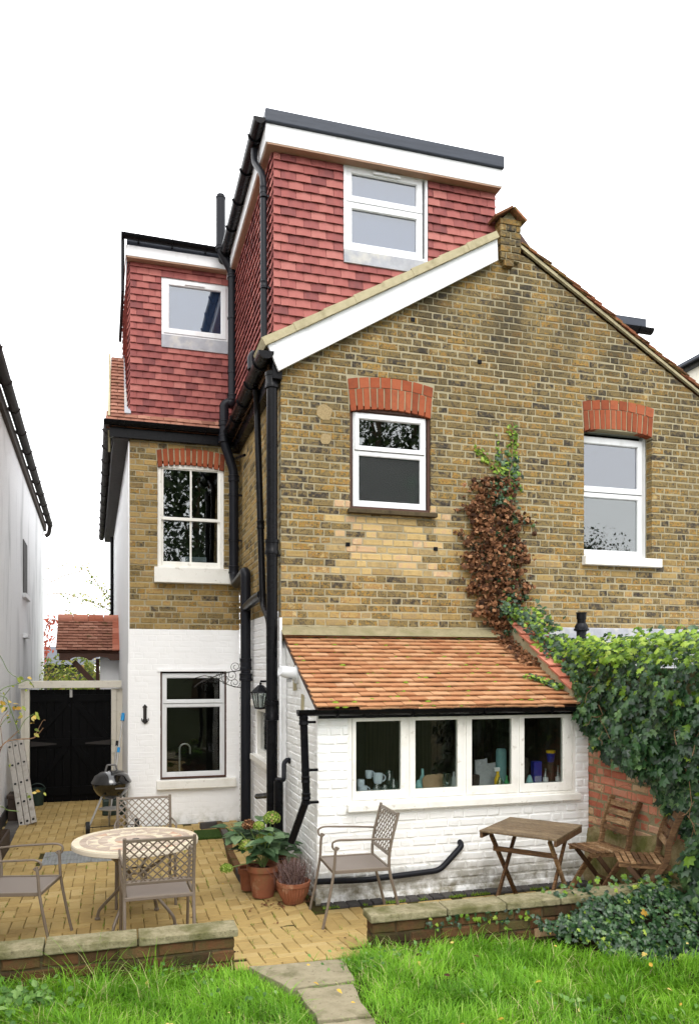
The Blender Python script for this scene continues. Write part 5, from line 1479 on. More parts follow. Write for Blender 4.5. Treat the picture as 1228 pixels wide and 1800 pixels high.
for i in range(4):
    t = tl[i]; hz = Z0 + Hh * (t - 0.35 * t * t * (leanv / Hh)); lx, ly = X + dx * leanv * t * t, Y + dy * leanv * t * t
    if i < 3:
        V[:, 2 * i, 0], V[:, 2 * i, 1], V[:, 2 * i, 2] = lx + wx * W * wk[i], ly + wy * W * wk[i], hz
        V[:, 2 * i + 1, 0], V[:, 2 * i + 1, 1], V[:, 2 * i + 1, 2] = lx - wx * W * wk[i], ly - wy * W * wk[i], hz
    else:
        V[:, 6, 0], V[:, 6, 1], V[:, 6, 2] = lx, ly, hz
me = bpy.data.meshes.new("grass")
idx = np.arange(nb)[:, None] * 7
tri = np.concatenate([idx + np.array([[0, 1, 3]]), idx + np.array([[0, 3, 2]]), idx + np.array([[2, 3, 5]]), idx + np.array([[2, 5, 4]]), idx + np.array([[4, 5, 6]])], axis=0)
me.vertices.add(nb * 7); me.vertices.foreach_set("co", V.reshape(-1))
me.loops.add(tri.size); me.loops.foreach_set("vertex_index", tri.reshape(-1).astype(np.int32))
me.polygons.add(len(tri)); me.polygons.foreach_set("loop_start", np.arange(len(tri), dtype=np.int32) * 3)
me.update(calc_edges=True)
patchn = 0.5 + 0.32 * np.sin(X * 5.3 + 1) * np.cos(Y * 6.1) + 0.2 * np.sin(X * 13 + Y * 9)
tone = np.clip(0.15 + 0.5 * patchn + rg.normal(0, 0.15, nb), 0, 0.93); tone = np.where(rg.random(nb) < 0.045 + 0.05 * (np.sin(X * 3.7 - Y * 5) > 0.6), 1.0, tone)
at_ = me.attributes.new("tone", 'FLOAT', 'POINT'); at_.data.foreach_set("value", np.repeat(tone, 7).astype(np.float32))
me.materials.append(m_grass)
go = bpy.data.objects.new("grass", me); reg(go); tag(go, "long bright green lawn grass", "grass", kind="stuff")

# broad-leaved weeds and fallen leaves
items = []
for (px, py, n, s) in ((40, 1755, 150, 0.05), (20, 1775, 60, 0.05), (690, 1685, 26, 0.03), (620, 1690, 26, 0.028), (440, 1760, 14, 0.03), (900, 1700, 0, 0.03), (300, 1712, 30, 0.03), (1010, 1775, 26, 0.04), (1150, 1790, 16, 0.04), (860, 1745, 14, 0.03)):
    c = at(px, py, Z=0.2)
    for _ in range(n):
        items.append((Vector((c.x + R.gauss(0, 0.13), min(4.93, c.y + R.gauss(0, 0.08)), 0.2 + R.uniform(-0.02, 0.06))), rn((0, -0.5, 1), 0.4), rn((0, -1, 0), 0.8), R.uniform(-3, 3), s * R.uniform(0.6, 1.1), 0))
l_weed = leafmat("weed leaf", [(0.0, (60, 96, 40)), (0.6, (92, 132, 58)), (1, (134, 164, 96))], trans=0.3, rough=0.6)
wd0 = thing("weeds", "low broad-leaved weeds growing in the lawn", "weeds", (0, 4.5, 0.15)); wd0["kind"] = "stuff"
foliage(wd0, items, [l_weed], lambda s, rr: oval_leaf(s, rr, 0.75), 0)
items = []
for _ in range(42):
    x, y = R.uniform(-0.6, 4.2), R.uniform(3.5, 4.9); items.append((Vector((x, y, 0.215)), rn((0, -0.3, 1), 0.3), rn((0, -1, 0), 1), R.uniform(-3, 3), R.uniform(0.022, 0.045), R.choice((0, 0, 1))))
for _ in range(170):
    x, y = R.uniform(-1.2, 4.1), R.uniform(5.3, 11)
    if in_patio(x, y): items.append((Vector((x, y, gz(x, y) + 0.006)), rn((0, 0, 1), 0.15), rn((0, -1, 0), 1), R.uniform(-3, 3), R.uniform(0.015, 0.035), R.choice((0, 1, 1))))
for _ in range(70):
    c = at(505, 1585, Z=0.05); x, y = c.x + R.gauss(0, 0.15), c.y + R.gauss(-0.03, 0.06)
    items.append((Vector((x, y, gz(x, y) + 0.008)), rn((0, 0, 1), 0.2), rn((0, -1, 0), 1), R.uniform(-3, 3), R.uniform(0.02, 0.045), 1))
fl_ = thing("fallen_leaves", "scattered small yellow and brown fallen leaves", "leaves", (0, 5, 0.2)); fl_["kind"] = "stuff"
foliage(fl_, items, [l_yellow, l_brown], lambda s, rr: oval_leaf(s, rr, 0.6), 0)
# tufts in the paving joints
mb = MB()
for _ in range(330):
    x, y = R.uniform(-1.1, 1.7), R.uniform(5.1, 9.5)
    x = round(x / S) * S + R.uniform(-0.01, 0.01)
    if not in_patio(x, y): continue
    for _k in range(R.randrange(2, 9)):
        a = R.uniform(0, 6.28); h = R.uniform(0.01, 0.035) * (2 if R.random() < 0.06 else 1); p = Vector((x + R.gauss(0, 0.005), y + R.gauss(0, 0.02), gz(x, y) - 0.004)); w = Vector((math.cos(a), math.sin(a), 0)) * 0.002
        mb.add([p - w, p + w, p + Vector((math.sin(a) * h * 0.5, math.cos(a) * h * 0.5, h))], [(0, 1, 2)])
for _ in range(1500):
    x = 1.45 + R.random() * 2.6; x = R.uniform(XL, 4.1); y = YL - 0.17 + R.gauss(0, 0.012); h = R.uniform(0.008, 0.03); a = R.uniform(0, 6.28)
    if math.sin(x * 9) + math.sin(x * 23) < 0.1: continue
    p = Vector((x, y, gz(x, y))); w = Vector((0.003, 0, 0)); mb.add([p - w, p + w, p + Vector((math.sin(a) * h * 0.5, math.cos(a) * h * 0.5, h))], [(0, 1, 2)])
tag(mb.obj("joint_weeds", l_young, recalc=False), "tiny weeds sprouting in the joints of the yellow paving", "weeds", kind="stuff")
# ================================================================== metal garden chairs and mosaic table
m_taupe = mat("taupe powder-coated metal", [(104, 92, 80), (122, 110, 97)], nscale=14, namt=0.5, rough=0.45, spec=0.4, metal=0.15, grime=((150, 142, 128), 20, 0.6, 0.74, 0.35))
m_sling = mat("taupe seat mesh", [(108, 98, 90), (124, 114, 106)], nscale=160, namt=0.5, rough=0.6, spec=0.35)
def metal_chair(label):
    t = thing("garden_chair", label, "chair", group="taupe metal garden chairs")
    for s in (-1, 1):
        x = 0.235 * s
        mb = MB(); mb.tube(smoothpath([(x, -0.33, 0.0), (x, -0.28, 0.2), (x, -0.225, 0.42), (x, -0.235, 0.6), (x, -0.30, 0.86)], 4), 0.0125, 8); mb.obj("back_post", m_taupe, t, smooth=True)
        mb = MB(); mb.tube(smoothpath([(x * 1.05, 0.31, 0.0), (x * 1.05, 0.265, 0.2), (x * 1.05, 0.225, 0.42), (x * 1.08, 0.215, 0.56), (x * 1.08, 0.205, 0.625)], 4), 0.0115, 8); mb.obj("leg", m_taupe, t, smooth=True)
        mb = MB()
        mb.tube(smoothpath([(x * 1.02, -0.235, 0.655), (x * 1.06, -0.1, 0.665), (x * 1.1, 0.08, 0.672), (x * 1.1, 0.19, 0.675), (x * 1.09, 0.235, 0.655), (x * 1.08, 0.232, 0.615), (x * 1.08, 0.205, 0.60), (x * 1.08, 0.185, 0.615)], 4), 0.0085, 7)
        mb.obj("armrest", m_taupe, t, smooth=True)
        mb = MB(); mb.beam((x, -0.23, 0.425), (x, 0.225, 0.425), 0.02, 0.028); mb.obj("side_rail", m_taupe, t, bev=0.004)
    mb = MB(); mb.beam((-0.235, 0.222, 0.425), (0.235, 0.222, 0.425), 0.02, 0.026); mb.obj("front_rail", m_taupe, t, bev=0.004)
    mb = MB(); mb.beam((-0.235, -0.228, 0.425), (0.235, -0.228, 0.425), 0.02, 0.026); mb.obj("rear_rail", m_taupe, t, bev=0.004)
    mb = MB(); mb.box(-0.215, 0.215, -0.215, 0.215, 0.424, 0.432); mb.obj("seat", m_sling, t)
    # lattice back in the tilted plane of the posts
    a, b = Vector((0, -0.226, 0.53)), Vector((0, -0.294, 0.84)); V = (b - a).normalized(); h = (b - a).length
    fr = Fr(a, (1, 0, 0), V)
    for v in (0, h):
        mb = MB(); mb.fbox(fr, -0.235, 0.235, v - 0.010, v + 0.012, -0.008, 0.008); mb.obj("back_rail", m_taupe, t, bev=0.003)
    mb = MB(); W = 0.223; p = 0.062
    for sgn in (-1, 1):
        c = -2.0
        while c < 2.0:
            c += p
            # line u = c + sgn*v, clipped to |u|<W, 0<v<h
            vs = sorted([(-W - c) * sgn, (W - c) * sgn]); v0, v1 = max(0, vs[0]), min(h, vs[1])
            if v1 - v0 < 0.01: continue
            mb.beam(fr.p(c + sgn * v0, v0, 0.001 * sgn), fr.p(c + sgn * v1, v1, 0.001 * sgn), 0.0095, 0.004, up=fr.N)
    # little discs at the crossings give the four-lobed holes
    n = 0
    v = 0.0
    for i in range(-9, 10):
        for j in range(0, 12):
            u, v = i * p / 2, j * p / 2
            if (i + j) % 2 == 0: continue
            # edge midpoints of each diamond thicken a little
            if abs(u) < W - 0.01 and 0.01 < v < h - 0.01:
                pass
    mb.obj("lattice_back", m_taupe, t)
    return t
c0 = metal_chair("metal chair with its lattice back to us, in front of the mosaic table")
c1 = copy_tree(c0); c1["label"] = "metal chair on the far side of the mosaic table, facing us"
c2 = copy_tree(c0); c2["label"] = "metal chair side-on at the left of the mosaic table"
c3 = copy_tree(c0); c3["label"] = "metal chair side-on against the white lean-to, beside the potted plants"
place(c0, (0.275, 5.83, 0.03), 0.02)
place(c1, (0.235, 7.22, 0.0), math.pi)
place(c2, (-0.70, 6.30, 0.0), math.radians(-103))
place(c3, (1.82, 6.02, 0.055), math.radians(88))

m_tilecream = mat("cream mosaic stone", [(196, 182, 156), (214, 202, 178)], rnd=0.8, nscale=30, namt=0.3, rough=0.5, spec=0.4)
m_tiletaupe = mat("taupe mosaic stone", [(158, 140, 124), (180, 162, 146)], rnd=0.8, nscale=30, namt=0.3, rough=0.5, spec=0.4)
m_tilered = mat("reddish mosaic stone", [(172, 134, 110), (192, 156, 132)], rnd=0.8, nscale=30, namt=0.3, rough=0.5, spec=0.4)
m_grout = mat("mosaic grout", [(196, 184, 164), (206, 196, 178)], nscale=30, namt=0.3, rough=0.8)
tb = thing("mosaic_table", "round mosaic-topped metal table with star pattern, on the yellow paving", "table", (0, 0, 0))
TR = 0.49
mb = MB(); mb.lathe([(TR - 0.012, 0.630), (TR, 0.636), (TR, 0.664), (TR - 0.006, 0.671)], n=56); mb.obj("table_top", m_grout, tb, smooth=True)
FT = Fr((0, 0, 0.6705), (1, 0, 0), (0, 1, 0), (0, 0, 1))
def sector(r0, r1, a0, a1, m, n=3, g=0.002, name="mosaic_tile"):
    q = []
    for k in range(n + 1): t = a0 + (a1 - a0) * k / n; q.append((math.cos(t) * (r1 - g), math.sin(t) * (r1 - g)))
    for k in range(n + 1):
        t = a1 + (a0 - a1) * k / n; q.append((math.cos(t) * (r0 + g), math.sin(t) * (r0 + g)))
    mb = MB(); mb.prism(FT, q, -0.002, 0.0022); mb.obj(name, m, tb)
for r0, r1, n_, m in ((0.43, 0.488, 28, m_tilecream), (0.375, 0.43, 24, m_tiletaupe), (0.165, 0.215, 14, m_tilecream), (0.115, 0.165, 10, m_tiletaupe)):
    for k in range(n_):
        g = 0.004 / r1; sector(r0, r1, 2 * math.pi * k / n_ + g, 2 * math.pi * (k + 1) / n_ - g, m if R.random() > 0.12 or m is m_tilecream else m_tilered)
sector(0.03, 0.115, 0, math.pi - 0.02, m_tiletaupe, 10); sector(0.03, 0.115, math.pi, 2 * math.pi - 0.02, m_tiletaupe, 10)
def poly_tile(q, m):
    c = (sum(a for a, _ in q) / len(q), sum(b for _, b in q) / len(q))
    q = [(c[0] + (a - c[0]) * 0.95, c[1] + (b - c[1]) * 0.95) for a, b in q]
    mb = MB(); mb.prism(FT, q, -0.002, 0.0022); mb.obj("mosaic_tile", m, tb)
NS = 16
pol = lambda r, t: (math.cos(t) * r, math.sin(t) * r)
for k in range(NS):
    t = 2 * math.pi * k / NS; d_ = math.pi / NS
    poly_tile([pol(0.22, t - d_ * 0.5), pol(0.22, t + d_ * 0.5), pol(0.29, t + d_), pol(0.295, t), pol(0.29, t - d_)], m_tiletaupe)
    poly_tile([pol(0.295, t), pol(0.29, t + d_), pol(0.33, t + d_ * 0.5), pol(0.372, t)], m_tilecream)
    poly_tile([pol(0.295, t), pol(0.372, t), pol(0.33, t - d_ * 0.5), pol(0.29, t - d_)], m_tilecream)
    poly_tile([pol(0.372, t + 0.02), pol(0.33, t + d_ * 0.5), pol(0.29, t + d_), pol(0.33, t + d_ * 1.5), pol(0.372, t + 2 * d_ - 0.02)], m_tilered if k % 5 == 0 else m_tiletaupe)
mb = MB(); mb.lathe([(0.028, 0.668), (0.028, 0.6745), (0.016, 0.6745)], n=16); mb.obj("parasol_hole", m_black, tb)
for k in range(4):
    t = math.radians(45 + 90 * k); D = Vector((math.cos(t), math.sin(t), 0))
    mb = MB(); mb.tube(smoothpath([D * 0.36 + Vector((0, 0, 0.62)), D * 0.2 + Vector((0, 0, 0.50)), D * 0.09 + Vector((0, 0, 0.42)), D * 0.12 + Vector((0, 0, 0.30)), D * 0.30 + Vector((0, 0, 0.11)), D * 0.335 + Vector((0, 0, 0.06)), D * 0.345 + Vector((0, 0, 0.0))], 4), 0.013, 8)
    lg = mb.obj("leg", m_taupe, tb, smooth=True)
    mb = MB(); mb.lathe([(0.022, 0), (0.022, 0.012), (0.012, 0.02)], n=12, c=D * 0.345); mb.obj("foot", m_taupe, lg)
mb = MB(); mb.tube([(math.cos(a) * 0.10, math.sin(a) * 0.10, 0.42) for a in [2 * math.pi * k / 20 for k in range(21)]], 0.008, 6); mb.obj("leg_ring", m_taupe, tb, smooth=True)
place(tb, (0.14, 6.50, 0.005), 0.25)

# ================================================================== wooden folding set
m_wood = mat("weathered brown wood", [(0.0, (48, 32, 20)), (0.4, (100, 72, 46)), (0.7, (142, 110, 76)), (1, (176, 150, 118))], rnd=0.5, nscale=9, namt=0.7, rough=0.75, spec=0.3, stretch=(1.5, 1.5, 9), bump=(40, 0.6, 0.003), grime=((48, 36, 24), 5, 0.52, 0.7, 0.6))
m_woodtop = mat("weathered table board", [(0.0, (72, 58, 42)), (0.4, (104, 86, 64)), (0.75, (130, 112, 86)), (1, (156, 138, 108))], rnd=0.25, nscale=7, namt=0.7, rough=0.6, spec=0.35, stretch=(9, 3, 3), bump=(40, 0.5, 0.003), grime=((66, 52, 36), 4, 0.5, 0.7, 0.6))
m_woodlegs = mat("darker brown wood", [(0.0, (42, 28, 18)), (0.5, (76, 54, 36)), (1, (112, 84, 58))], rnd=0.4, nscale=10, namt=0.5, rough=0.7, spec=0.3, stretch=(3, 3, 1))  # darker brown than the frames, for apron, chair legs and chair stretcher
ZT = 0.755
C = [at(x, y, Z=ZT) for x, y in ((836, 1458), (901, 1436.5), (1031, 1450), (968, 1475))]
cen = sum(C, Vector()) / 4
ex = ((C[3] + C[2]) / 2 - (C[0] + C[1]) / 2); ey = ((C[1] + C[2]) / 2 - (C[0] + C[3]) / 2)
Lx, Ly = ex.length, ey.length; rz = math.atan2(ex.y, ex.x)
ft = thing("folding_table", "small weathered wooden folding table with crossed legs by the white wall", "table")
hx, hy = Lx / 2, Ly / 2; gy_ = gz(cen.x, cen.y); hT = ZT - gy_
nb_ = 7
for k in range(nb_):
    y0 = -hy + 2 * hy * k / nb_; mb = MB(); mb.box(-hx, hx, y0 + 0.001, y0 + 2 * hy / nb_ - 0.001, hT - 0.016, hT - R.uniform(0, 0.002)); mb.obj("plank", m_woodtop, ft, bev=0.002)
for s in (-1, 1):
    mb = MB(); mb.box(s * hx - 0.012 - 0.012 * s, s * hx + 0.012 - 0.012 * s, -hy + 0.01, hy - 0.01, hT - 0.062, hT - 0.018); mb.obj("apron", m_woodlegs, ft, bev=0.003)
    x = s * (hx - 0.075)
    for q_, dx_ in ((-1, 0.0), (1, 0.024)):
        mb = MB(); mb.beam((x + dx_ * -s, q_ * (hy - 0.06), hT - 0.03), (x + dx_ * -s, -q_ * (hy - 0.02), 0.0), 0.042, 0.02, up=(1, 0, 0)); mb.obj("leg", m_wood, ft, bev=0.003)
mb = MB(); yy = -(hy - 0.06) + 0.28 * (2 * hy - 0.08) - 0.02
mb.beam((-hx + 0.05, -(hy - 0.17), hT - 0.17), (hx - 0.05, -(hy - 0.17), hT - 0.17), 0.018, 0.04); mb.obj("stretcher", m_wood, ft, bev=0.003)
place(ft, (cen.x, cen.y, gy_), rz)

def wood_chair(label):
    t = thing("folding_chair", label, "chair", group="weathered wooden folding chairs")
    w = 0.19
    for s in (-1, 1):
        x = w * s
        pts = smoothpath([(x, 0.20, 0.0), (x, 0.03, 0.24), (x, -0.14, 0.45), (x, -0.17, 0.60), (x, -0.215, 0.74), (x, -0.27, 0.86)], 3)
        mb = MB()
        n = len(pts); P = []
        for i, p in enumerate(pts):
            d = (pts[min(i + 1, n - 1)] - pts[max(0, i - 1)]).normalized(); nn = Vector((1, 0, 0)).cross(d)
            for a, b in ((-1, -1), (1, -1), (1, 1), (-1, 1)): P.append(p + Vector((a * 0.0115, 0, 0)) + nn * (b * 0.023))
        F = [(3, 2, 1, 0), tuple(range(4 * n - 4, 4 * n))] + [(4 * i + k, 4 * i + (k + 1) % 4, 4 * i + 4 + (k + 1) % 4, 4 * i + 4 + k) for i in range(n - 1) for k in range(4)]
        mb.add(P, F); mb.obj("back_frame", m_wood, t, bev=0.004)
        x2 = x * 0.84
        mb = MB(); mb.beam((x2, 0.12, 0.42), (x2, -0.22, 0.0), 0.038, 0.022, up=(1, 0, 0)); mb.obj("leg", m_woodlegs, t, bev=0.003)
        mb = MB(); mb.beam((x2, -0.19, 0.425), (x2, 0.19, 0.435), 0.02, 0.04); mb.obj("seat_rail", m_wood, t, bev=0.003)
    for k in range(8):
        y = -0.165 + k * 0.046; mb = MB(); mb.box(-w + 0.006, w - 0.006, y, y + 0.036, 0.448 + 0.003 * math.sin(k), 0.46); mb.obj("slat", m_wood, t, bev=0.002)
    for k in range(4):
        z = 0.60 + k * 0.068; f = (z - 0.60) / 0.26; y = -0.17 - 0.10 * f
        mb = MB(); mb.beam((-w, y, z), (w, y, z), 0.014, 0.05, up=(0, -0.35, 1)); mb.obj("slat", m_wood, t, bev=0.003)
    mb = MB(); mb.beam((-w * 0.84, -0.08, 0.17), (w * 0.84, -0.08, 0.17), 0.02, 0.03); mb.obj("stretcher", m_woodlegs, t, bev=0.003)
    return t
f0 = wood_chair("wooden folding chair between the folding table and the red brick wall")
f1 = copy_tree(f0); f1["label"] = "wooden folding chair nearest the hanging ivy, turned side-on"
place(f0, (3.96, 5.83, 0.055), math.radians(90))
place(f1, (3.965, 5.27, 0.095), math.radians(61))

# ================================================================== barbecue
bp_ = at(196, 1372, Y=10.35)
bq = thing("kettle_barbecue", "black kettle barbecue on three silver legs with wheels", "barbecue", (0, 0, 0))
m_enamel = mat("black enamel", [(8, 8, 9), (14, 14, 15)], nscale=3, namt=0.3, rough=0.12, spec=0.6, coat=0.6)
m_alu = mat("dull aluminium", [(150, 148, 146), (190, 188, 184)], nscale=20, namt=0.5, rough=0.4, metal=0.6, spec=0.5)
m_ladder = mat("dusty aluminium", [(150, 144, 136), (186, 180, 172)], nscale=14, namt=0.6, rough=0.6, metal=0.2, spec=0.4, grime=((110, 102, 90), 12, 0.52, 0.7, 0.6))
m_rubber = mat("black rubber", [(18, 18, 18), (34, 34, 34)], nscale=30, namt=0.4, rough=0.8)
m_plgrey = mat("grey plastic handle", [(96, 94, 92), (112, 110, 108)], nscale=10, namt=0.3, rough=0.5)
rb = 0.235; zr = 0.60
mb = MB(); mb.lathe([(0.02, zr - 0.215), (0.10, zr - 0.20), (0.17, zr - 0.15), (0.215, zr - 0.08), (rb, zr - 0.005), (rb + 0.008, zr)], n=32); mb.obj("bowl", m_enamel, bq, smooth=True)
mb = MB(); mb.lathe([(rb + 0.012, zr - 0.006), (rb + 0.012, zr + 0.012), (rb, zr + 0.03), (0.205, zr + 0.09), (0.15, zr + 0.13), (0.08, zr + 0.148), (0.0, zr + 0.152)], n=32); ld_ = mb.obj("lid", m_enamel, bq, smooth=True)
mb = MB(); mb.tube(smoothpath([(-0.07, 0, zr + 0.145), (-0.055, 0, zr + 0.2), (-0.04, 0, zr + 0.215), (0.04, 0, zr + 0.215), (0.055, 0, zr + 0.2), (0.07, 0, zr + 0.145)], 3), 0.011, 8); mb.obj("handle", m_plgrey, ld_, smooth=True)
mb = MB(); mb.box(0.02, 0.17, -rb - 0.06, -rb - 0.035, zr - 0.055, zr - 0.04); mb.obj("handle", m_plgrey, bq, bev=0.004)
for i, (t, rr_) in enumerate(((-150, 0.33), (-30, 0.33), (90, 0.30))):
    D = Vector((math.cos(math.radians(t)), math.sin(math.radians(t)), 0)); mb = MB(); mb.tube([D * 0.14 + Vector((0, 0, zr - 0.17)), D * rr_ + Vector((0, 0, 0.07 if i < 2 else 0.0))], 0.013, 8); mb.obj("leg", m_alu, bq, smooth=True)
    if i < 2:
        c = D * (rr_ + 0.01) + Vector((0, 0, 0.075))
        mb = MB(); mb.tube([c + Vector((-0.022, 0, 0)), c + Vector((0.022, 0, 0))], 0.075, 20); wh = mb.obj("wheel", m_rubber, bq, smooth=True)
        mb = MB(); mb.tube([c + Vector((-0.027, 0, 0)), c + Vector((0.027, 0, 0))], 0.018, 12); mb.obj("hub", m_plgrey, wh, smooth=True)
mb = MB(); mb.tube([(-0.29, -0.165, 0.075), (0.29, -0.165, 0.075)], 0.006, 6); mb.obj("axle", m_rubber, bq)
mb = MB(); mb.lathe([(0.15, 0.258), (0.155, 0.27), (0.15, 0.266)], n=24); mb.obj("ash_tray", m_alu, bq, smooth=True)
place(bq, (bp_.x, bp_.y, 0.0), 0.1)

# ================================================================== ladder, poles, boxes by the gate
lad = thing("ladder", "folded aluminium ladder leaning on the white pebbledash wall", "ladder", (-1.1, 10.9, 0))
A0, A1 = at(50, 1450, Z=0.0), at(27, 1303, X=-1.36)
dirL = (A1 - A0).normalized(); sx = Vector((CY, -SY, 0)); sx = (sx - dirL * sx.dot(dirL)).normalized()
for k in range(3):
    o_ = sx * (-0.078 + k * 0.078); mb = MB(); mb.beam(A0 + o_, A1 + o_ * 1.0, 0.070, 0.03, up=sx.cross(dirL)); st_ = mb.obj("stile", m_ladder, lad, bev=0.006)
    for q_ in range(5):
        p = A0.lerp(A1, 0.04 + q_ * 0.225) + o_ - sx.cross(dirL) * 0.0
        nn = sx.cross(dirL); nn = nn if nn.y < 0 else -nn
        mb = MB(); mb.tube([p, p + nn * 0.018], 0.017, 10); mb.obj("rung_end", m_rubber, st_)
ZP = 11.6
for (a, b, lab) in (((200, 1385), (216, 1262), "long silver pole with a bright blue grip leaning by the gate"), ((197, 1385), (206, 1305), "shorter silver pole with a black clip leaning by the gate")):
    a_, b_ = at(*a, Y=ZP - 0.3), at(*b, Y=ZP)
    g0 = a_ + (a_ - b_) * (a_.z / (b_.z - a_.z))
    t = thing("pole", lab, "pole", g0)
    mb = MB(); mb.tube([g0, b_], 0.011, 8); mb.obj("shaft", m_alu, t, smooth=True)
    m_blue = bpy.data.materials.get("blue plastic") or mat("blue plastic", [(30, 140, 205), (50, 160, 220)], nscale=4, namt=0.3, rough=0.4)
    d_ = (b_ - g0).normalized()
    if lab.startswith("long"):
        mb = MB(); mb.tube([b_ - d_ * 0.04, b_ + d_ * 0.07], 0.026, 10); mb.obj("grip", m_blue, t, smooth=True)
        c_ = at(205, 1320, Y=ZP - 0.1); mb = MB(); mb.tube([b_ - d_ * 0.50, b_ - d_ * 0.43], 0.02, 10); mb.obj("clamp", m_blue, t, smooth=True)
    else:
        mb = MB(); mb.tube([b_ - d_ * 0.05, b_ + d_ * 0.02], 0.02, 8); mb.obj("clip", m_rubber, t, smooth=True)
m_green = mat("dark green plastic", [(26, 42, 36), (40, 58, 50)], nscale=8, namt=0.3, rough=0.5)
c = at(203, 1408, Y=11.4)
t = thing("storage_box", "dark green plastic box behind the barbecue", "box", (c.x, 11.4, 0))
gb_ = -0.02
mb = MB(); mb.box(c.x - 0.17, c.x + 0.15, 11.3, 11.6, 0.0, 0.22); mb.obj("body", m_green, t, bev=0.02)
mb = MB(); mb.box(c.x - 0.13, c.x + 0.12, 11.32, 11.58, 0.222, 0.32); mb.obj("lid", m_green, t, bev=0.02)
mb = MB(); mb.box(c.x - 0.02, c.x + 0.06, 11.312, 11.318, 0.25, 0.32); mb.obj("sticker", m_pvc, t)
c = at(66, 1415, Z=0.0)
t = thing("watering_bucket", "dark green bucket with a raised handle beside the ladder", "bucket", (c.x, c.y, 0))
mb = MB(); mb.lathe([(0.085, 0), (0.11, 0.24), (0.105, 0.245), (0.08, 0.02)], n=18, c=(c.x, c.y, 0)); mb.obj("body", m_green, t, smooth=True)
mb = MB(); mb.tube([(c.x + 0.11 * math.cos(a), c.y, 0.23 + 0.09 * math.sin(a)) for a in [math.pi * k / 10 for k in range(11)]], 0.008, 6); mb.obj("handle", m_green, t, smooth=True)
m_dkbrown = mat("dark brown crate", [(44, 34, 28), (70, 56, 46)], nscale=14, namt=0.5, rough=0.8)
c = at(28, 1440, Z=0.0)
t = thing("crate", "dark brown crate tucked behind the leaning ladder", "crate", (-1.27, 11.4, 0))
mb = MB(); mb.box(-1.40, -1.14, 11.25, 11.6, 0, 0.30); mb.obj("body", m_dkbrown, t, bev=0.01)
mb = MB(); mb.box(-1.415, -1.125, 11.235, 11.615, 0.30, 0.35); mb.obj("lid", m_dkbrown, t, bev=0.01)
m_terra = mat("terracotta", [(0.0, (102, 62, 45)), (0.5, (130, 79, 56)), (1, (150, 100, 76))], nscale=9, namt=0.5, rough=0.8, spec=0.25, bump=(40, 0.3, 0.003), grime=((196, 172, 142), 7, 0.58, 0.72, 0.5), grime2=((90, 90, 54), 6, 0.56, 0.7, 0.4))
t = thing("trough_planter", "brown trough planter at the foot of the pebbledash wall", "planter", (-1.2, 9.3, 0))
mb = MB(); mb.box(-1.38, -1.17, 8.2, 9.6, 0, 0.22); mb.obj("trough", m_dkbrown, t, bev=0.01)
mb = MB(); mb.box(-1.36, -1.19, 8.22, 9.58, 0.2, 0.225); mb.obj("soil", m_soil, t)
# drain cover and door mat set into the paving
m_steel = mat("galvanised tread plate", [(128, 130, 130), (170, 172, 172)], nscale=20, namt=0.6, rough=0.42, metal=0.5, grime=((96, 94, 76), 9, 0.5, 0.7, 0.6))
dc = thing("drain_cover", "galvanised tread-plate drain cover set in the yellow paving", "drain cover", (drain_c.x, drain_c.y, 0))
mb = MB(); mb.box(drain_c.x - 0.41, drain_c.x + 0.41, drain_c.y - 0.29, drain_c.y + 0.29, -0.012, 0.002); mb.obj("plate", m_steel, dc)
mb = MB()
for i in range(22):
    for j in range(15):
        x, y = drain_c.x - 0.38 + i * 0.036, drain_c.y - 0.26 + j * 0.037; a = 0.7 if (i + j) % 2 else -0.7
        d_ = Vector((math.cos(a), math.sin(a), 0)) * 0.011; mb.beam(Vector((x, y, 0.003)) - d_, Vector((x, y, 0.003)) + d_, 0.005, 0.003)
mb.obj("tread_pattern", m_steel, dc, recalc=False)["kind"] = "stuff"
m_mat = mat("green door mat", [(0.0, (30, 46, 20)), (0.6, (50, 70, 28)), (1, (84, 92, 40))], nscale=60, namt=0.8, rough=1, spec=0.1, bump=(150, 1, 0.006))
c = at(376, 1466, Z=0.02)
mt = tag(MB().box(c.x - 0.22, c.x + 0.22, c.y - 0.2, c.y + 0.25, 0.0, 0.03).obj("turf_mat", m_mat, bev=0.008), "small green turf mat by the foot of the wing wall", "mat")
# kerb stones round the hydrangea bed
t = thing("bed_edging", "mossy grey kerb stones edging the bed at the wing corner", "edging", (1.1, 8, 0))
kp = [at(x, y, Z=0.05) for x, y in ((352, 1450), (385, 1447), (398, 1470), (405, 1500), (420, 1530), (436, 1556))]
for a, b in zip(kp, kp[1:]):
    n = max(1, int((b - a).length / 0.25))
    for k in range(n):
        p, q_ = a.lerp(b, k / n), a.lerp(b, (k + 0.94) / n)
        if k % 1 == 0 and (a - kp[0]).length > 0.0 or True:
            mb = MB(); mb.beam(Vector((p.x, p.y, 0.03)), Vector((q_.x, q_.y, 0.03)), 0.07, 0.09 + R.uniform(0, 0.02)); mb.obj("kerb_stone", m_oldbrick if R.random() < 0.4 else m_paveredge, t, bev=0.008)

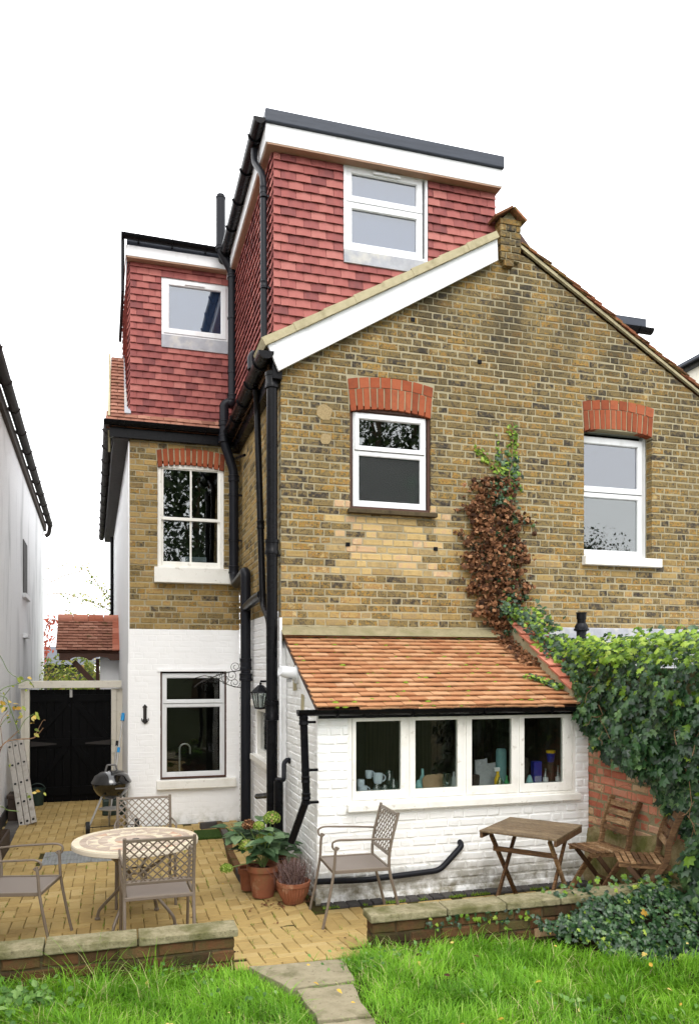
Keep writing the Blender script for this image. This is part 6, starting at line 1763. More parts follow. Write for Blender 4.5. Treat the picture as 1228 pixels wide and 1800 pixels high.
# ================================================================== potted plants
def pot(name, label, x, y, z0, r1, r0, h, rim=0.022, ribs=0):
    t = thing(name, label, "potted plant", (x, y, z0))
    mb = MB()
    if ribs:
        prof = [(r0, 0), (r0 * 1.2, h * 0.2), (r1 * 0.96, h * 0.55), (r1 * 1.0, h * 0.8)]
        V, F = [], []; n = ribs * 4
        for r, z in prof:
            for k in range(n):
                a = 2 * math.pi * k / n; rr_ = r * (1 + 0.03 * math.cos(a * ribs)); V.append((x + rr_ * math.cos(a), y + rr_ * math.sin(a), z0 + z))
        for i in range(len(prof) - 1):
            for k in range(n): F.append((i * n + k, i * n + (k + 1) % n, (i + 1) * n + (k + 1) % n, (i + 1) * n + k))
        mb.add(V, F)
    else:
        mb.lathe([(r0, 0), (r1 * 0.93, h - 0.05)], n=28, c=(x, y, z0))
    p = mb.obj("pot", m_terra, t, smooth=True)
    mb = MB(); hb = h * 0.8 if ribs else h - 0.055
    mb.lathe([(r1 * 0.92, hb), (r1 + rim * 0.4, hb + 0.004), (r1 + rim * 0.5, h), (r1 - 0.006, h), (r1 - 0.012, h - 0.03)], n=28, c=(x, y, z0)); mb.obj("rim", m_terra, p, smooth=True)
    mb = MB(); mb.lathe([(r1 - 0.02, h - 0.035), (0.0, h - 0.025)], n=20, c=(x, y, z0)); mb.obj("soil", m_soil, t)
    return t
hp = at(466, 1580, Z=0.03)
hy_ = pot("hydrangea", "big green hydrangea with fading heads in a plain terracotta pot", hp.x, hp.y + 0.1, 0.03, 0.135, 0.095, 0.28)
hc = Vector((hp.x, hp.y + 0.1, 0.31))
items = []
stems = []
for k in range(17):
    a = R.uniform(0, 6.28); tilt = R.uniform(0.25, 1.0); L_ = R.uniform(0.17, 0.42)
    d_ = Vector((math.cos(a) * tilt, math.sin(a) * tilt * 0.8, 0.85)).normalized(); tip = hc + d_ * L_ + Vector((-0.03, 0, 0.02))
    stems.append((hc, tip, d_))
    for j in range(2 if L_ < 0.24 else 3):
        p = hc.lerp(tip, 0.55 + 0.22 * j); rot_ = a + j * 1.57
        for s_ in (0, math.pi):
            o_ = Vector((math.cos(rot_ + s_), math.sin(rot_ + s_), R.uniform(-0.25, 0.25)))
            items.append((p + o_ * 0.02, (Vector((0, -0.15, 1.0)) - o_ * 0.15), o_, R.uniform(-0.2, 0.2), R.uniform(0.12, 0.19), 0))
foliage(hy_, items, [l_hyd], lambda s, rr: oval_leaf(s, rr, 0.62, 0.16, 5), 200, variants=5)
for a, b, d_ in stems:
    mb = MB(); mb.tube([a - Vector((0, 0, 0.05)), a.lerp(b, 0.5) + Vector((0, 0, 0.01)), b], 0.004, 6); mb.obj("stem", m_stem, hy_)
m_head = l_floret
def flower_head(parent, c, r, m):
    mb = MB(); 
    n = 90
    for k in range(n):
        z = 1 - 2 * (k + 0.5) / n
        if z < -0.6: continue
        a = k * 2.39996; q_ = math.sqrt(1 - z * z); D = Vector((q_ * math.cos(a), q_ * math.sin(a), z * 0.8))
        P_ = c + D * r * R.uniform(0.9, 1.05); s_ = r * 0.2
        M = frame_from(D + Vector((R.gauss(0, .2), R.gauss(0, .2), 0)), (0, 0, -1), P_, R.uniform(0, 3))
        mb.add([(-s_, 0, 0), (0, -s_, 0.003), (s_, 0, 0), (0, s_, 0.003), (0, 0, -s_ * 0.4)], [(0, 1, 4), (1, 2, 4), (2, 3, 4), (3, 0, 4)], M)
    mb.lathe([(r * 0.5, -r * 0.4), (r * 0.8, 0), (r * 0.5, r * 0.55), (0, r * 0.7)], n=10, c=c)
    mb.obj("flower_head", m, parent, recalc=False)
yh = hp.y + 0.06
for (px, py, r, m) in ((478, 1438, 0.075, m_head), (455, 1452, 0.05, m_head), (459, 1476, 0.062, m_head), (432, 1486, 0.06, m_head), (437, 1450, 0.06, l_brown), (472, 1470, 0.03, m_head)):
    c = at(px, py, Y=yh + R.uniform(-0.05, 0.05)); flower_head(hy_, c, r, m)
    mb = MB(); mb.tube([c, c.lerp(hc, 0.5) + Vector((0, 0, 0.02)), hc], 0.0045, 6); mb.obj("stem", m_stem, hy_)
c = at(398, 1527, Y=yh); flower_head(hy_, c, 0.055, m_head)
mb = MB(); mb.tube(smoothpath([c, c + Vector((0.08, 0.02, 0.01)), hc + Vector((-0.1, 0, 0.02)), hc], 3), 0.004, 6); mb.obj("stem", m_stem, hy_)
c = at(430, 1560, Z=0.03)
# second pot tucked behind
h2 = at(497, 1520, Y=hp.y + 0.25)
p2 = pot("potted_shrub", "small leafy shrub in a terracotta pot half hidden behind the hydrangea", h2.x, hp.y + 0.28, 0.03, 0.125, 0.09, 0.29)
items = []
hc2 = Vector((h2.x, hp.y + 0.28, 0.33))
for k in range(60):
    a = R.uniform(0, 6.28); o_ = Vector((math.cos(a), math.sin(a) * 0.8, R.uniform(-0.2, 0.5))); p = hc2 + Vector((R.gauss(0.02, 0.06), R.gauss(0, 0.06), R.uniform(0, 0.2)))
    items.append((p, Vector((0, -0.3, 1)) - o_ * 0.15, o_, R.uniform(-0.2, 0.2), R.uniform(0.08, 0.14), 0))
foliage(p2, items, [l_hyd], lambda s, rr: oval_leaf(s, rr, 0.42, 0.2, 4), 60, variants=5)
h3 = at(440, 1525, Y=hp.y + 0.35)
p3 = pot("empty_pot", "low terracotta pot behind the left side of the hydrangea", h3.x, hp.y + 0.38, 0.02, 0.10, 0.08, 0.2); p3["category"] = "plant pot"
q_ = at(519, 1592, Z=0.05)
hb_ = pot("heather", "faded brown heather in a ribbed terracotta bowl", q_.x, q_.y + 0.08, 0.05, 0.135, 0.08, 0.19, ribs=30)
l_heath = leafmat("heather twig", [(0.0, (60, 44, 38)), (0.5, (112, 90, 84)), (1, (150, 126, 124))], trans=0.1, rough=0.9)
mb = MB(); cc = Vector((q_.x, q_.y + 0.08, 0.23))
for k in range(420):
    a = R.uniform(0, 6.28); tl_ = R.uniform(0, 0.85) ** 1.2; L_ = R.uniform(0.12, 0.23); d_ = Vector((math.cos(a) * tl_, math.sin(a) * tl_, 1)).normalized()
    b = cc + Vector((R.gauss(0, 0.045), R.gauss(0, 0.045), -0.01)); mid_ = b + d_ * L_ * 0.6 + Vector((R.gauss(0, .01), R.gauss(0, .01), 0)); e = b + d_ * L_
    mb.tube([b, mid_, e], [0.0018, 0.0015, 0.001], 3, caps=False)
    for j in range(9):
        p = mid_.lerp(e, j / 9 - 0.3); s_ = R.uniform(0.004, 0.008); dv = Vector((R.gauss(0, 1), R.gauss(0, 1), R.gauss(0, 1))).normalized() * s_; dw_ = Vector((R.gauss(0, 1), R.gauss(0, 1), R.gauss(0, 1))).normalized() * s_
        mb.add([p, p + dv, p + dw_], [(0, 1, 2)])
o = mb.obj("foliage", l_heath, hb_, recalc=False); o["kind"] = "stuff"

# ================================================================== fittings on the walls
c = at(458, 1226, X=1.40)
ln = thing("wall_lantern", "black six-sided wall lantern hanging beside the pipes", "lantern", (c.x, c.y, c.z))
s6 = 6
mb = MB(); mb.lathe([(0.105, 0.045), (0.10, 0.055), (0.03, 0.125), (0.012, 0.13), (0.012, 0.15)], n=6, c=c); mb.obj("cap", m_black, ln)
mb = MB(); mb.lathe([(0.058, -0.10), (0.062, -0.115), (0.0, -0.125)], n=6, c=c); mb.obj("base", m_black, ln)
for k in range(6):
    a = 2 * math.pi * k / 6; D = Vector((math.cos(a), math.sin(a), 0)); mb = MB(); mb.beam(c + D * 0.092 + Vector((0, 0, 0.05)), c + D * 0.058 + Vector((0, 0, -0.105)), 0.009, 0.009); mb.obj("glazing_bar", m_black, ln)
mb = MB(); mb.lathe([(0.088, 0.045), (0.055, -0.10)], n=6, c=c); mb.obj("lantern_glass", glass("lantern glass", 0.2, (215, 222, 218)), ln)
mb = MB(); mb.lathe([(0.012, -0.1), (0.014, -0.03), (0.025, 0.0), (0.0, 0.03)], n=10, c=c); mb.obj("bulb", m_pvc, ln, smooth=True)
mb = MB(); mb.tube([c + Vector((0, 0, 0.14)), c + Vector((0, 0, 0.165)), c + Vector((0.16, 0, 0.165))], 0.012, 6); mb.tube([c + Vector((0.155, 0, 0.165)), c + Vector((0.17, 0, 0.165))], 0.05, 10); mb.obj("wall_arm", m_black, ln)
# wrought iron basket bracket
m_iron = mat("wrought iron", [(24, 22, 22), (44, 38, 34)], nscale=20, namt=0.5, rough=0.6)
bi = thing("iron_bracket", "scrolled black wrought iron hanging bracket above the ground-floor window", "bracket", at(425, 1185, Y=9.6))
def sp(pts, r=0.005, nm="scroll"):
    mb = MB(); mb.tube(smoothpath([at(x, y, Y=9.6 + 0.002 * i) for i, (x, y) in enumerate(pts)], 5), r, 6); mb.obj(nm, m_iron, bi, smooth=True)
sp([(427, 1178), (405, 1181), (380, 1188), (352, 1200), (342, 1208)], 0.007, "bar")
sp([(427, 1210), (405, 1205), (385, 1196), (362, 1188), (343, 1192)], 0.006, "bar")
def spiral(cx, cy, r, a0, turns=1.5, n=22):
    return [(cx + math.cos(a0 + turns * 6.283 * k / n) * r * (1 - 0.72 * k / n), cy + math.sin(a0 + turns * 6.283 * k / n) * r * (1 - 0.72 * k / n)) for k in range(n + 1)]
for (cx, cy, r, a0) in ((414, 1172, 9, 1.5), (407, 1187, 10, 3.1), (413, 1200, 9, 0), (395, 1194, 8, 2.0), (384, 1188, 7, 4.0), (371, 1193, 6, 1.0), (359, 1199, 5, 3)):
    sp(spiral(cx, cy, r, a0, R.choice((1.5, -1.5))), 0.0036)
# ornament on the white wing wall
c = at(255, 1256, Y=10.5)
orn = thing("wall_ornament", "small black iron arrow-shaped hook on the white wing wall", "wall hook", (c.x, 10.5, c.z))
FO = Fr((c.x, 10.497, c.z), (1, 0, 0))
mb = MB(); mb.fbox(FO, -0.022, 0.022, -0.09, 0.11, 0.0, 0.012); mb.obj("plate", m_iron, orn, bev=0.004)
mb = MB(); mb.prism(FO, [(-0.04, -0.09), (0, -0.125), (0.04, -0.09), (0.025, -0.07), (-0.025, -0.07)], 0.0, 0.015); mb.obj("tip", m_iron, orn)
mb = MB(); mb.tube(smoothpath([FO.p(-0.02, -0.06, 0.012), FO.p(-0.045, -0.075, 0.03), FO.p(-0.04, -0.045, 0.05)], 4), 0.005, 6); mb.tube(smoothpath([FO.p(0.02, -0.06, 0.012), FO.p(0.045, -0.075, 0.03), FO.p(0.04, -0.045, 0.05)], 4), 0.005, 6); mb.obj("hook", m_iron, orn, smooth=True)
mb = MB(); mb.prism(FO, [(-0.03, 0.10), (0.0, 0.135), (0.03, 0.10), (0.03, 0.09), (-0.03, 0.09)], 0.0, 0.015); mb.obj("finial", m_iron, orn)
# flue behind the ivy
c = at(1021, 1100, Y=7.05)
fl2 = thing("flue_pipe", "black flue terminal standing above the ivy and lead flashing", "flue", (c.x, 7.05, 2.1))
mb = MB(); mb.lathe([(0.05, 2.0), (0.05, c.z - 0.05)], n=18, c=(c.x, 7.05, 0)); mb.obj("pipe", m_greypipe, fl2, smooth=True)
z_ = c.z - 0.06
mb = MB(); mb.lathe([(0.052, z_), (0.078, z_ + 0.012), (0.078, z_ + 0.03), (0.068, z_ + 0.034), (0.068, z_ + 0.055), (0.055, z_ + 0.075), (0.052, z_ + 0.085)], n=20, c=(c.x, 7.05, 0)); mb.obj("collar", m_greypipe, fl2, smooth=True)
mb = MB(); mb.lathe([(0.044, z_ + 0.08), (0.044, z_ + 0.125), (0.05, z_ + 0.128), (0.05, z_ + 0.185), (0.056, z_ + 0.187), (0.056, z_ + 0.197), (0.0, z_ + 0.2)], n=20, c=(c.x, 7.05, 0)); mb.obj("terminal", m_black, fl2, smooth=True)

# ================================================================== gate
GY = 12.7; GF = Fr((0, GY, 0), (1, 0, 0))
xg0, xg1 = at(53, 1300, Y=GY).x, at(196, 1300, Y=GY).x
gt = thing("garden_gate", "black boarded double gate in a cream frame at the end of the side passage", "gate", ((xg0 + xg1) / 2, GY, 0))
zt_ = at(120, 1212, Y=GY).z; zb_ = -0.02; xm = (xg0 + xg1) / 2
for leaf, (a, b) in enumerate(((xg0, xm - 0.003), (xm + 0.003, xg1))):
    n = 5
    lf_ = MB(); lf_.fbox(GF, a + 0.004, b - 0.004, zb_ + 0.03, zt_ - 0.01, -0.02, -0.004); lf_ = lf_.obj("gate_leaf", m_gateblack, gt)
    for k in range(n):
        x0, x1 = a + (b - a) * k / n, a + (b - a) * (k + 1) / n
        mb = MB(); mb.fbox(GF, x0 + 0.002, x1 - 0.002, zb_ + 0.02, zt_, -0.005, 0.012 + R.uniform(0, 0.002)); mb.obj("board", m_gateblack, lf_, bev=0.003)
    for (z0, z1) in ((zt_ - 0.19, zt_ - 0.08), (at(120, 1312, Y=GY).z, at(120, 1298, Y=GY).z), (0.10, 0.23)):
        mb = MB(); mb.fbox(GF, a + 0.01, b - 0.01, z0, z1, 0.012, 0.036); mb.obj("ledge", m_gateblack, lf_, bev=0.003)
    zA, zB, zC = zt_ - 0.19, at(120, 1298, Y=GY).z, at(120, 1312, Y=GY).z
    i_, o_ = (b - 0.06, a + 0.06) if leaf == 0 else (a + 0.06, b - 0.06)
    for (p, q_) in (((i_, zA), (o_, zB)), ((i_, zC), (o_, 0.23))):
        mb = MB(); mb.beam(GF.p(p[0], p[1], 0.024), GF.p(q_[0], q_[1], 0.024), 0.022, 0.09, up=(0.5, 0, 0.5)); mb.obj("brace", m_gateblack, lf_, bev=0.003)
    hx_ = a if leaf == 0 else b; s_ = 1 if leaf == 0 else -1
    mb = MB(); mb.prism(GF, [(hx_ - 0.02 * s_, zC + 0.01), (hx_ + 0.38 * s_, zC + 0.035), (hx_ + 0.38 * s_, zC + 0.055), (hx_ - 0.02 * s_, zC + 0.095)], 0.037, 0.043); mb.obj("strap_hinge", m_iron, lf_)
mb = MB(); mb.fbox(GF, xm - 0.022, xm + 0.022, 0.0, zt_ - 0.01, -0.03, -0.021); mb.obj('closing_strip', m_gateblack, gt)
mb = MB(); mb.fbox(GF, xm - 0.02, xm + 0.02, zt_ - 0.12, zt_ - 0.0, 0.037, 0.06); mb.obj("bolt", m_alu, gt, bev=0.004)
xa, xb = at(37, 1300, Y=GY).x, at(214, 1300, Y=GY).x
mb = MB(); mb.fbox(GF, xa - 0.02, xb, at(120, 1209, Y=GY).z, at(120, 1199, Y=GY).z + 0.02, -0.06, 0.10); mb.obj("lintel", m_cream, gt, bev=0.006)
mb = MB(); mb.fbox(GF, xa, xg0 - 0.01, -0.1, zt_ + 0.01, -0.05, 0.02); mb.obj("post", m_cream, gt, bev=0.006)
mb = MB(); mb.fbox(GF, xg0 - 0.07, xg0 - 0.0, -0.1, zt_ + 0.01, -0.05, 0.05); mb.obj("post", m_cream, gt, bev=0.006)
mb = MB(); mb.fbox(GF, xg1, xg1 + 0.075, -0.1, zt_ + 0.01, -0.05, 0.05); mb.obj("post", m_cream, gt, bev=0.006)
mb = MB(); mb.fbox(GF, xg1 + 0.075, xb + 0.02, -0.1, zt_ + 0.01, -0.05, 0.02); mb.obj("side_panel", m_cream, gt, bev=0.006)

# ================================================================== porch canopy behind the gate
pc = thing("porch_canopy", "small tiled porch canopy on dark red timber braces behind the gate", "porch", (-0.5, 14.3, 2.2))
RY, RZ, EY, EZ = 14.75, 2.93, 14.15, 2.33
PFm = Fr((0, EY, EZ), (1, 0, 0), (0, RY - EY, RZ - EZ))
xl_, xr_ = at(100, 1120, Y=14.4).x, 0.02
Lp = math.hypot(RY - EY, RZ - EZ)
mb = MB(); mb.fbox(PFm, xl_ + 0.02, xr_, 0, Lp, -0.06, -0.012); rfp = mb.obj("roof", m_brown, pc)
lay_tiles(rfp, PFm, [(k * Lp / 12, [(xl_, xr_ - 0.05)]) for k in range(12)], Lp / 12, m_porchtile, cap=120, wd=0.165, lift=0.03, seed=61, rotj=0.01)
mb = MB(); mb.prism(Fr((xl_, 0, 0), (0, -1, 0)), [(-RY, RZ - 0.05), (-15.3, EZ), (-15.3, EZ - 0.05), (-RY, RZ - 0.1)], -1.0, 0); mb.obj("rear_slope", m_porchtile, rfp)
for k in range(4):
    a, b = xl_ + (xr_ - xl_) * k / 4, xl_ + (xr_ - xl_) * (k + 1) / 4 - 0.01
    mb = MB(); mb.tube([(a, RY, RZ - 0.03), (b, RY, RZ - 0.03)], 0.095, 14); mb.obj("ridge_tile", m_newtile, rfp, smooth=True)
for k in range(6):
    a = k / 6; p0_, p1_ = PFm.p(xr_ - 0.03, Lp * a, 0.02), PFm.p(xr_ - 0.03, Lp * (a + 0.16), 0.02)
    mb = MB(); mb.beam(p0_, p1_, 0.15, 0.03); mb.obj("verge_tile", m_newtile, rfp)
PQ = Fr((0, EY + 0.06, 0), (1, 0, 0))
xa_ = at(104, 1150, Y=EY).x
sc_ = [(xa_, 2.30), (xa_, 2.17)]
for k in range(2):
    c_ = xa_ + 0.32 + k * 0.36
    for t_ in range(0, 9):
        a = math.pi - math.pi * t_ / 8; sc_.append((c_ + 0.15 * math.cos(a), 2.17 + 0.06 * math.sin(a)))
sc_ += [(0.03, 2.17), (0.03, 2.30)]
mb = MB(); mb.prism(PQ, sc_, -0.03, 0.02); mb.obj("fascia_board", m_brown, pc, bev=0.003)
mb = MB(); mb.beam(at(130, 1163, Y=EY + 0.2), at(165, 1200, Y=EY + 0.2), 0.08, 0.09); mb.obj("brace", m_brown, pc)
mb = MB(); mb.beam(at(172, 1158, Y=EY + 0.25), at(172, 1215, Y=EY + 0.25), 0.05, 0.06); mb.obj("post", m_brown, pc)
xp = at(176, 1175, Y=EY + 0.3).x
mb = MB(); mb.box(xp, 0.05, EY + 0.3, EY + 0.4, 0, 2.30); mb.obj("porch_wall", m_whitewing, pc)

# ================================================================== the white neighbouring house
nh = thing("neighbour_house", "white pebbledashed house with dark gutter at the left edge", "house", (-1.5, 10, 0))
nd = Vector((-0.028, 1, 0)).normalized(); NO = Vector((-1.125, 0, 0))
NF = Fr(NO, -nd, (0, 0, 1)); NF.N = Vector((nd.y, -nd.x, 0)); NF.U = nd.copy()
mb = MB(); mb.fbox(NF, 3.2, 20.0, -0.2, 5.38, -4.0, 0.0); nw = mb.obj("wall", m_dash, nh)
mb = MB(); mb.fbox(NF, 3.2, 12.9, -0.2, 0.16, 0.0, 0.02); mb.obj("plinth", m_oldpipe, nw)
gutter_run(nh, "gutter", NF.p(3.2, 5.47, 0.13), NF.p(20.1, 5.47, 0.13), 0.065, m_oldpipe, 16, -NF.N)
mb = MB(); mb.fbox(NF, 3.2, 20.05, 5.30, 5.48, 0.0, 0.05); mb.obj("fascia", m_dkbrown, nh)
mb = MB(); mb.prism(Fr((0, 3.2, 0), (1, 0, 0), (0, 0, 1)), [(-1.9, 5.62), (-3.5, 6.6), (-3.5, 6.5), (-1.9, 5.5)], -16, 0); mb.obj("roof", m_verge, nh)
mb = MB(); mb.tube(elbowed([NF.p(20.05, 5.42, 0.13), NF.p(20.1, 5.25, 0.10), NF.p(20.1, 5.2, 0.02)], 0.05), 0.05, 8); mb.obj("downpipe", m_oldpipe, nh, smooth=True)
mb = MB(); mb.fbox(NF, 14.1, 14.9, 3.3, 4.2, -0.08, 0.012); w_ = mb.obj("window", m_oldpipe, nh)
mb = MB(); mb.fbox(NF, 14.0, 15.0, 3.22, 3.29, 0.0, 0.06); mb.obj("sill", m_dash, w_)
mb = MB(); mb.fbox(NF, 14.1, 14.7, 2.55, 2.62, 0.0, 0.08); mb.obj("ledge", m_dash, nw)

# neighbours' dormers on the right
t = thing("neighbour_dormer", "dark flat-roofed dormer peeping over the right gable slope", "dormer", (8.8, 12, 6))
a = at(1068, 560, Y=12); b = at(1130, 575, Y=12)
mb = MB(); mb.box(a.x - 1.5, b.x - 0.12, 12, 14, 4.0, b.z - 0.08); mb.obj("wall", m_whitewing, t)
mb = MB(); mb.box(a.x - 1.6, b.x - 0.02, 11.9, 14.1, b.z - 0.08, a.z + 0.04); mb.obj("flat_roof_edge", m_felt, t)
gutter_run(t, "gutter", (a.x - 1.5, 11.85, b.z - 0.10), (b.x + 0.05, 11.85, b.z - 0.11), 0.09, m_black, 4, Vector((0, 1, 0)))
t = thing("neighbour_block", "white rendered wall with dark gutter at the far right edge", "house", (12, 12, 0))
e0_ = at(1195, 652, Y=14)
mb = MB(); mb.box(e0_.x, e0_.x + 4, 6.5, 14, 0, e0_.z - 0.1); mb.obj("wall", m_cream, t)
mb = MB(); mb.box(e0_.x - 0.1, e0_.x + 4.1, 6.4, 14.1, e0_.z - 0.1, e0_.z + 0.10); mb.obj("roof_edge", m_felt, t)
mb = MB(); mb.gutter((e0_.x - 0.13, 6.4, e0_.z - 0.02), (e0_.x - 0.13, 14.1, e0_.z - 0.02), 0.08); mb.obj("gutter", m_black, t)

# ================================================================== planting beyond the gate
def bush(name, label, c, rx, ry, rz_, n, m, s):
    t = thing(name, label, "bush", (c[0], c[1], 0)); mb = MB()
    mb.tube([(c[0], c[1], 0), (c[0], c[1], c[2])], 0.04, 6); mb.obj("trunk", m_bark, t)
    items = []
    for _ in range(n):
        d_ = Vector((R.gauss(0, 1), R.gauss(0, 1), R.gauss(0, 1))).normalized(); r = R.uniform(0.75, 1.0) * (1 + 0.15 * math.sin(d_.x * 7) + 0.12 * math.sin(d_.z * 9 + d_.x * 5))
        p = Vector(c) + Vector((d_.x * rx, d_.y * ry, d_.z * rz_)) * r
        items.append((p, d_ + Vector((R.gauss(0, .4), R.gauss(0, .4), 0.4)), rn((0, 0, -1), 0.6), R.uniform(-1, 1), s * R.uniform(0.7, 1.2), 0))
    foliage(t, items, [m], lambda s_, rr: oval_leaf(s_, rr, 0.55, 0.2, 2), 0, field="crown")
    return t
c = at(118, 1190, Y=19)
bush("bush", "yellow-green bush seen between the gate and the porch canopy", (c.x, 19, 1.3), 1.3, 1.0, 1.15, 2600, l_bush, 0.11)
c = at(180, 1190, Y=21)
bush("bush", "paler bush behind the porch brace", (c.x, 21.5, 1.2), 1.2, 1.0, 1.1, 1800, l_bush, 0.11)
def twigtree(label, Y, strands, m, s, base):
    t = thing("young_tree", label, "tree", base)
    mb = MB(); top = at(*strands[0][0], Y=Y); mb.tube(smoothpath([Vector(base), Vector((base[0] + 0.1, base[1], base[2] + 1.4)), top], 4), [0.05] * 4 + [0.03] * 4 + [0.012], 6); mb.obj("trunk", m_bark, t)
    items = []
    for st_ in strands:
        pts = smoothpath([at(x, y, Y=Y + R.uniform(-0.3, 0.3)) for x, y in st_], 6)
        mb = MB(); mb.tube(pts, 0.011, 4); mb.obj("branch", m_twig, t)
        for p in pts[2:]:
            for _ in range(5): items.append((p + Vector((R.gauss(0, 0.07), R.gauss(0, 0.07), R.gauss(0, 0.06))), rn((0, -1, 0.3), 0.7), rn((0, 0, -1), 0.6), R.uniform(-1, 1), s * R.uniform(0.6, 1.2), 0))
    foliage(t, items, [m], lambda s_, rr: oval_leaf(s_, rr, 0.5, 0.2, 2), 0, field="crown")
twigtree("thin green-leaved tree whose twigs show above the porch canopy", 22, [[(215, 1085), (195, 1062), (175, 1030), (160, 1010), (143, 992)], [(215, 1085), (185, 1068), (150, 1055), (115, 1042)], [(215, 1090), (170, 1085), (140, 1082), (113, 1072)], [(205, 1075), (192, 1050), (186, 1030)], [(190, 1072), (160, 1050), (135, 1040)]], l_bush, 0.085, (1.0, 22.0, 0))
twigtree("red-leaved tree beside the corner of the white house", 20.6, [[(60, 1175), (78, 1150), (98, 1118)], [(60, 1175), (80, 1130), (92, 1088)], [(60, 1180), (85, 1095), (100, 1090)]], l_red, 0.11, (-2.9, 20.6, 0))
twigtree("bare thin twigs reaching from behind the white house", 21.2, [[(60, 1010), (90, 1022), (112, 1012), (142, 1004)], [(60, 1000), (88, 999), (110, 994), (122, 988)], [(60, 1050), (90, 1044), (110, 1043)]], l_bush, 0.03, (-3.6, 21.2, 0))
c = at(90, 1160, Y=26)
t = thing("far_roof", "grey roofed outbuilding beyond the bushes", "shed", (c.x, 26, 0))
mb = MB(); mb.box(c.x - 3, c.x + 1.2, 26, 29, 0, c.z - 0.1); mb.obj("wall", m_oldpipe, t)
mb = MB(); mb.prism(Fr((c.x - 3.2, 0, 0), (0, -1, 0)), [(-25.8, c.z - 0.15), (-27.5, c.z + 0.45), (-29.2, c.z - 0.15)], -4.6, 0); mb.obj("roof", m_felt, t)

# ================================================================== climbing rose at the left edge
rs_ = thing("climbing_rose", "straggly rose stems reaching in over the ladder from the left", "rose", (-1.05, 7.2, 0))
YR = 7.4
def stem(pts, r=0.004, m=None):
    P = smoothpath([at(x, y, Y=YR + R.uniform(-0.12, 0.12)) for x, y in pts], 4); mb = MB(); mb.tube(P, r, 5); mb.obj("stem", m or m_stem, rs_, smooth=True); return P
base = [(-60, 1560), (-40, 1450)]
S_ = [stem(base + [(-10, 1360), (5, 1310), (30, 1300), (60, 1297), (76, 1280)], 0.005, m_twig), stem(base + [(-20, 1340), (0, 1315), (34, 1284)], 0.004, m_twig), stem(base + [(-20, 1260), (0, 1215), (30, 1203), (50, 1196), (60, 1208)]),
      stem(base + [(-15, 1250), (8, 1225), (20, 1250), (34, 1290)]), stem(base + [(-10, 1300), (20, 1250), (6, 1230), (18, 1210)], 0.003), stem([(34, 1284), (45, 1265), (60, 1255)], 0.003), stem(base + [(-30, 1200), (-5, 1150), (15, 1180), (32, 1192)], 0.003),
      stem([(-40, 1430), (0, 1418), (14, 1424), (34, 1426)], 0.0035), stem([(5, 1310), (2, 1270), (14, 1250)], 0.003, m_twig), stem([(60, 1297), (75, 1268), (80, 1266)], 0.0025, m_twig)]
items = []
for (px, py, n, s) in ((32, 1192, 3, 0.045), (48, 1200, 3, 0.045), (22, 1205, 1, 0.03), (8, 1232, 3, 0.045), (24, 1245, 3, 0.045), (38, 1252, 4, 0.055), (58, 1258, 4, 0.05), (60, 1283, 3, 0.05), (28, 1270, 4, 0.035), (4, 1246, 3, 0.05), (20, 1345, 2, 0.03), (52, 1392, 3, 0.035), (68, 1396, 3, 0.04), (5, 1215, 2, 0.03), (14, 1262, 2, 0.03)):
    for _ in range(n):
        c = at(px + R.gauss(0, 4), py + R.gauss(0, 4), Y=YR + R.uniform(-0.05, 0.05)); items.append((c, rn((0, -0.8, 0.7), 0.4), rn((0.3, 0, -0.7), 0.7), R.uniform(-1, 1), s * R.uniform(0.8, 1.2), 0 if R.random() < 0.75 else 1))
foliage(rs_, items, [l_bush, l_yellow], lambda s_, rr: oval_leaf(s_, rr, 0.6, 0.2, 4), 120)

# ================================================================== things on the kitchen window sill
m_mug = mat("blue-white china", [(196, 208, 222), (214, 224, 234)], nscale=3, namt=0.3, rough=0.3)
g_jar = glass("jar glass", 0.25, (200, 222, 218))
def on_sill(x_px, dy=0.06): return at(x_px, 1385, Y=YL + 0.10 + dy).x, YL + 0.10 + dy, 0.925
def lathe_thing(name, label, cat, px, prof, m, dy=0.06, dz=0.0, part="body"):
    x, y, z = on_sill(px, dy); t = thing(name, label, cat, (x, y, z + dz)); mb = MB(); mb.lathe(prof, n=18, c=(x, y, z + dz)); mb.obj(part, m, t, smooth=True); return t, x, y, z + dz
def mug(label, px, dz, s=1.0, dy=0.06, m=None):
    t, x, y, z = lathe_thing("mug", label, "mug", px, [(0.03 * s, 0), (0.04 * s, 0.02), (0.042 * s, 0.085 * s), (0.038 * s, 0.085 * s), (0.036 * s, 0.02)], m or m_mug, dy, dz)
    mb = MB(); mb.tube([(x + 0.04 * s + 0.026 * s * math.sin(a), y, z + 0.045 * s - 0.028 * s * math.cos(a)) for a in [math.pi * k / 8 for k in range(9)]], 0.005, 6); mb.obj("handle", m or m_mug, t, smooth=True)
mug("pale blue mug standing at the left end of the kitchen sill", 637, 0.0)
mug("pale blue mug raised on a jar in the first kitchen window", 664, 0.10, 1.05)
mug("small mug hanging on a hook in the first kitchen window", 648, 0.14, 0.8, 0.12)
for px, h, lab in ((662, 0.10, "squat glass jar under the raised mug"), (676, 0.09, "small glass bottle beside the squat jar"), (692, 0.14, "tall clear glass jar at the edge of the first window")):
    lathe_thing("glass_jar", lab, "jar", px, [(0.033, 0), (0.036, h * 0.7), (0.025, h * 0.9), (0.025, h)], g_jar, 0.05 if px != 662 else 0.06)
t, x, y, z = lathe_thing("glass_vase", "clear glass vase in the second kitchen window", "vase", 785, [(0.03, 0), (0.045, 0.08), (0.04, 0.17)], g_jar)
m_board = mat("pale wooden board", [(150, 122, 92), (180, 152, 120)], nscale=8, namt=0.5, rough=0.7)
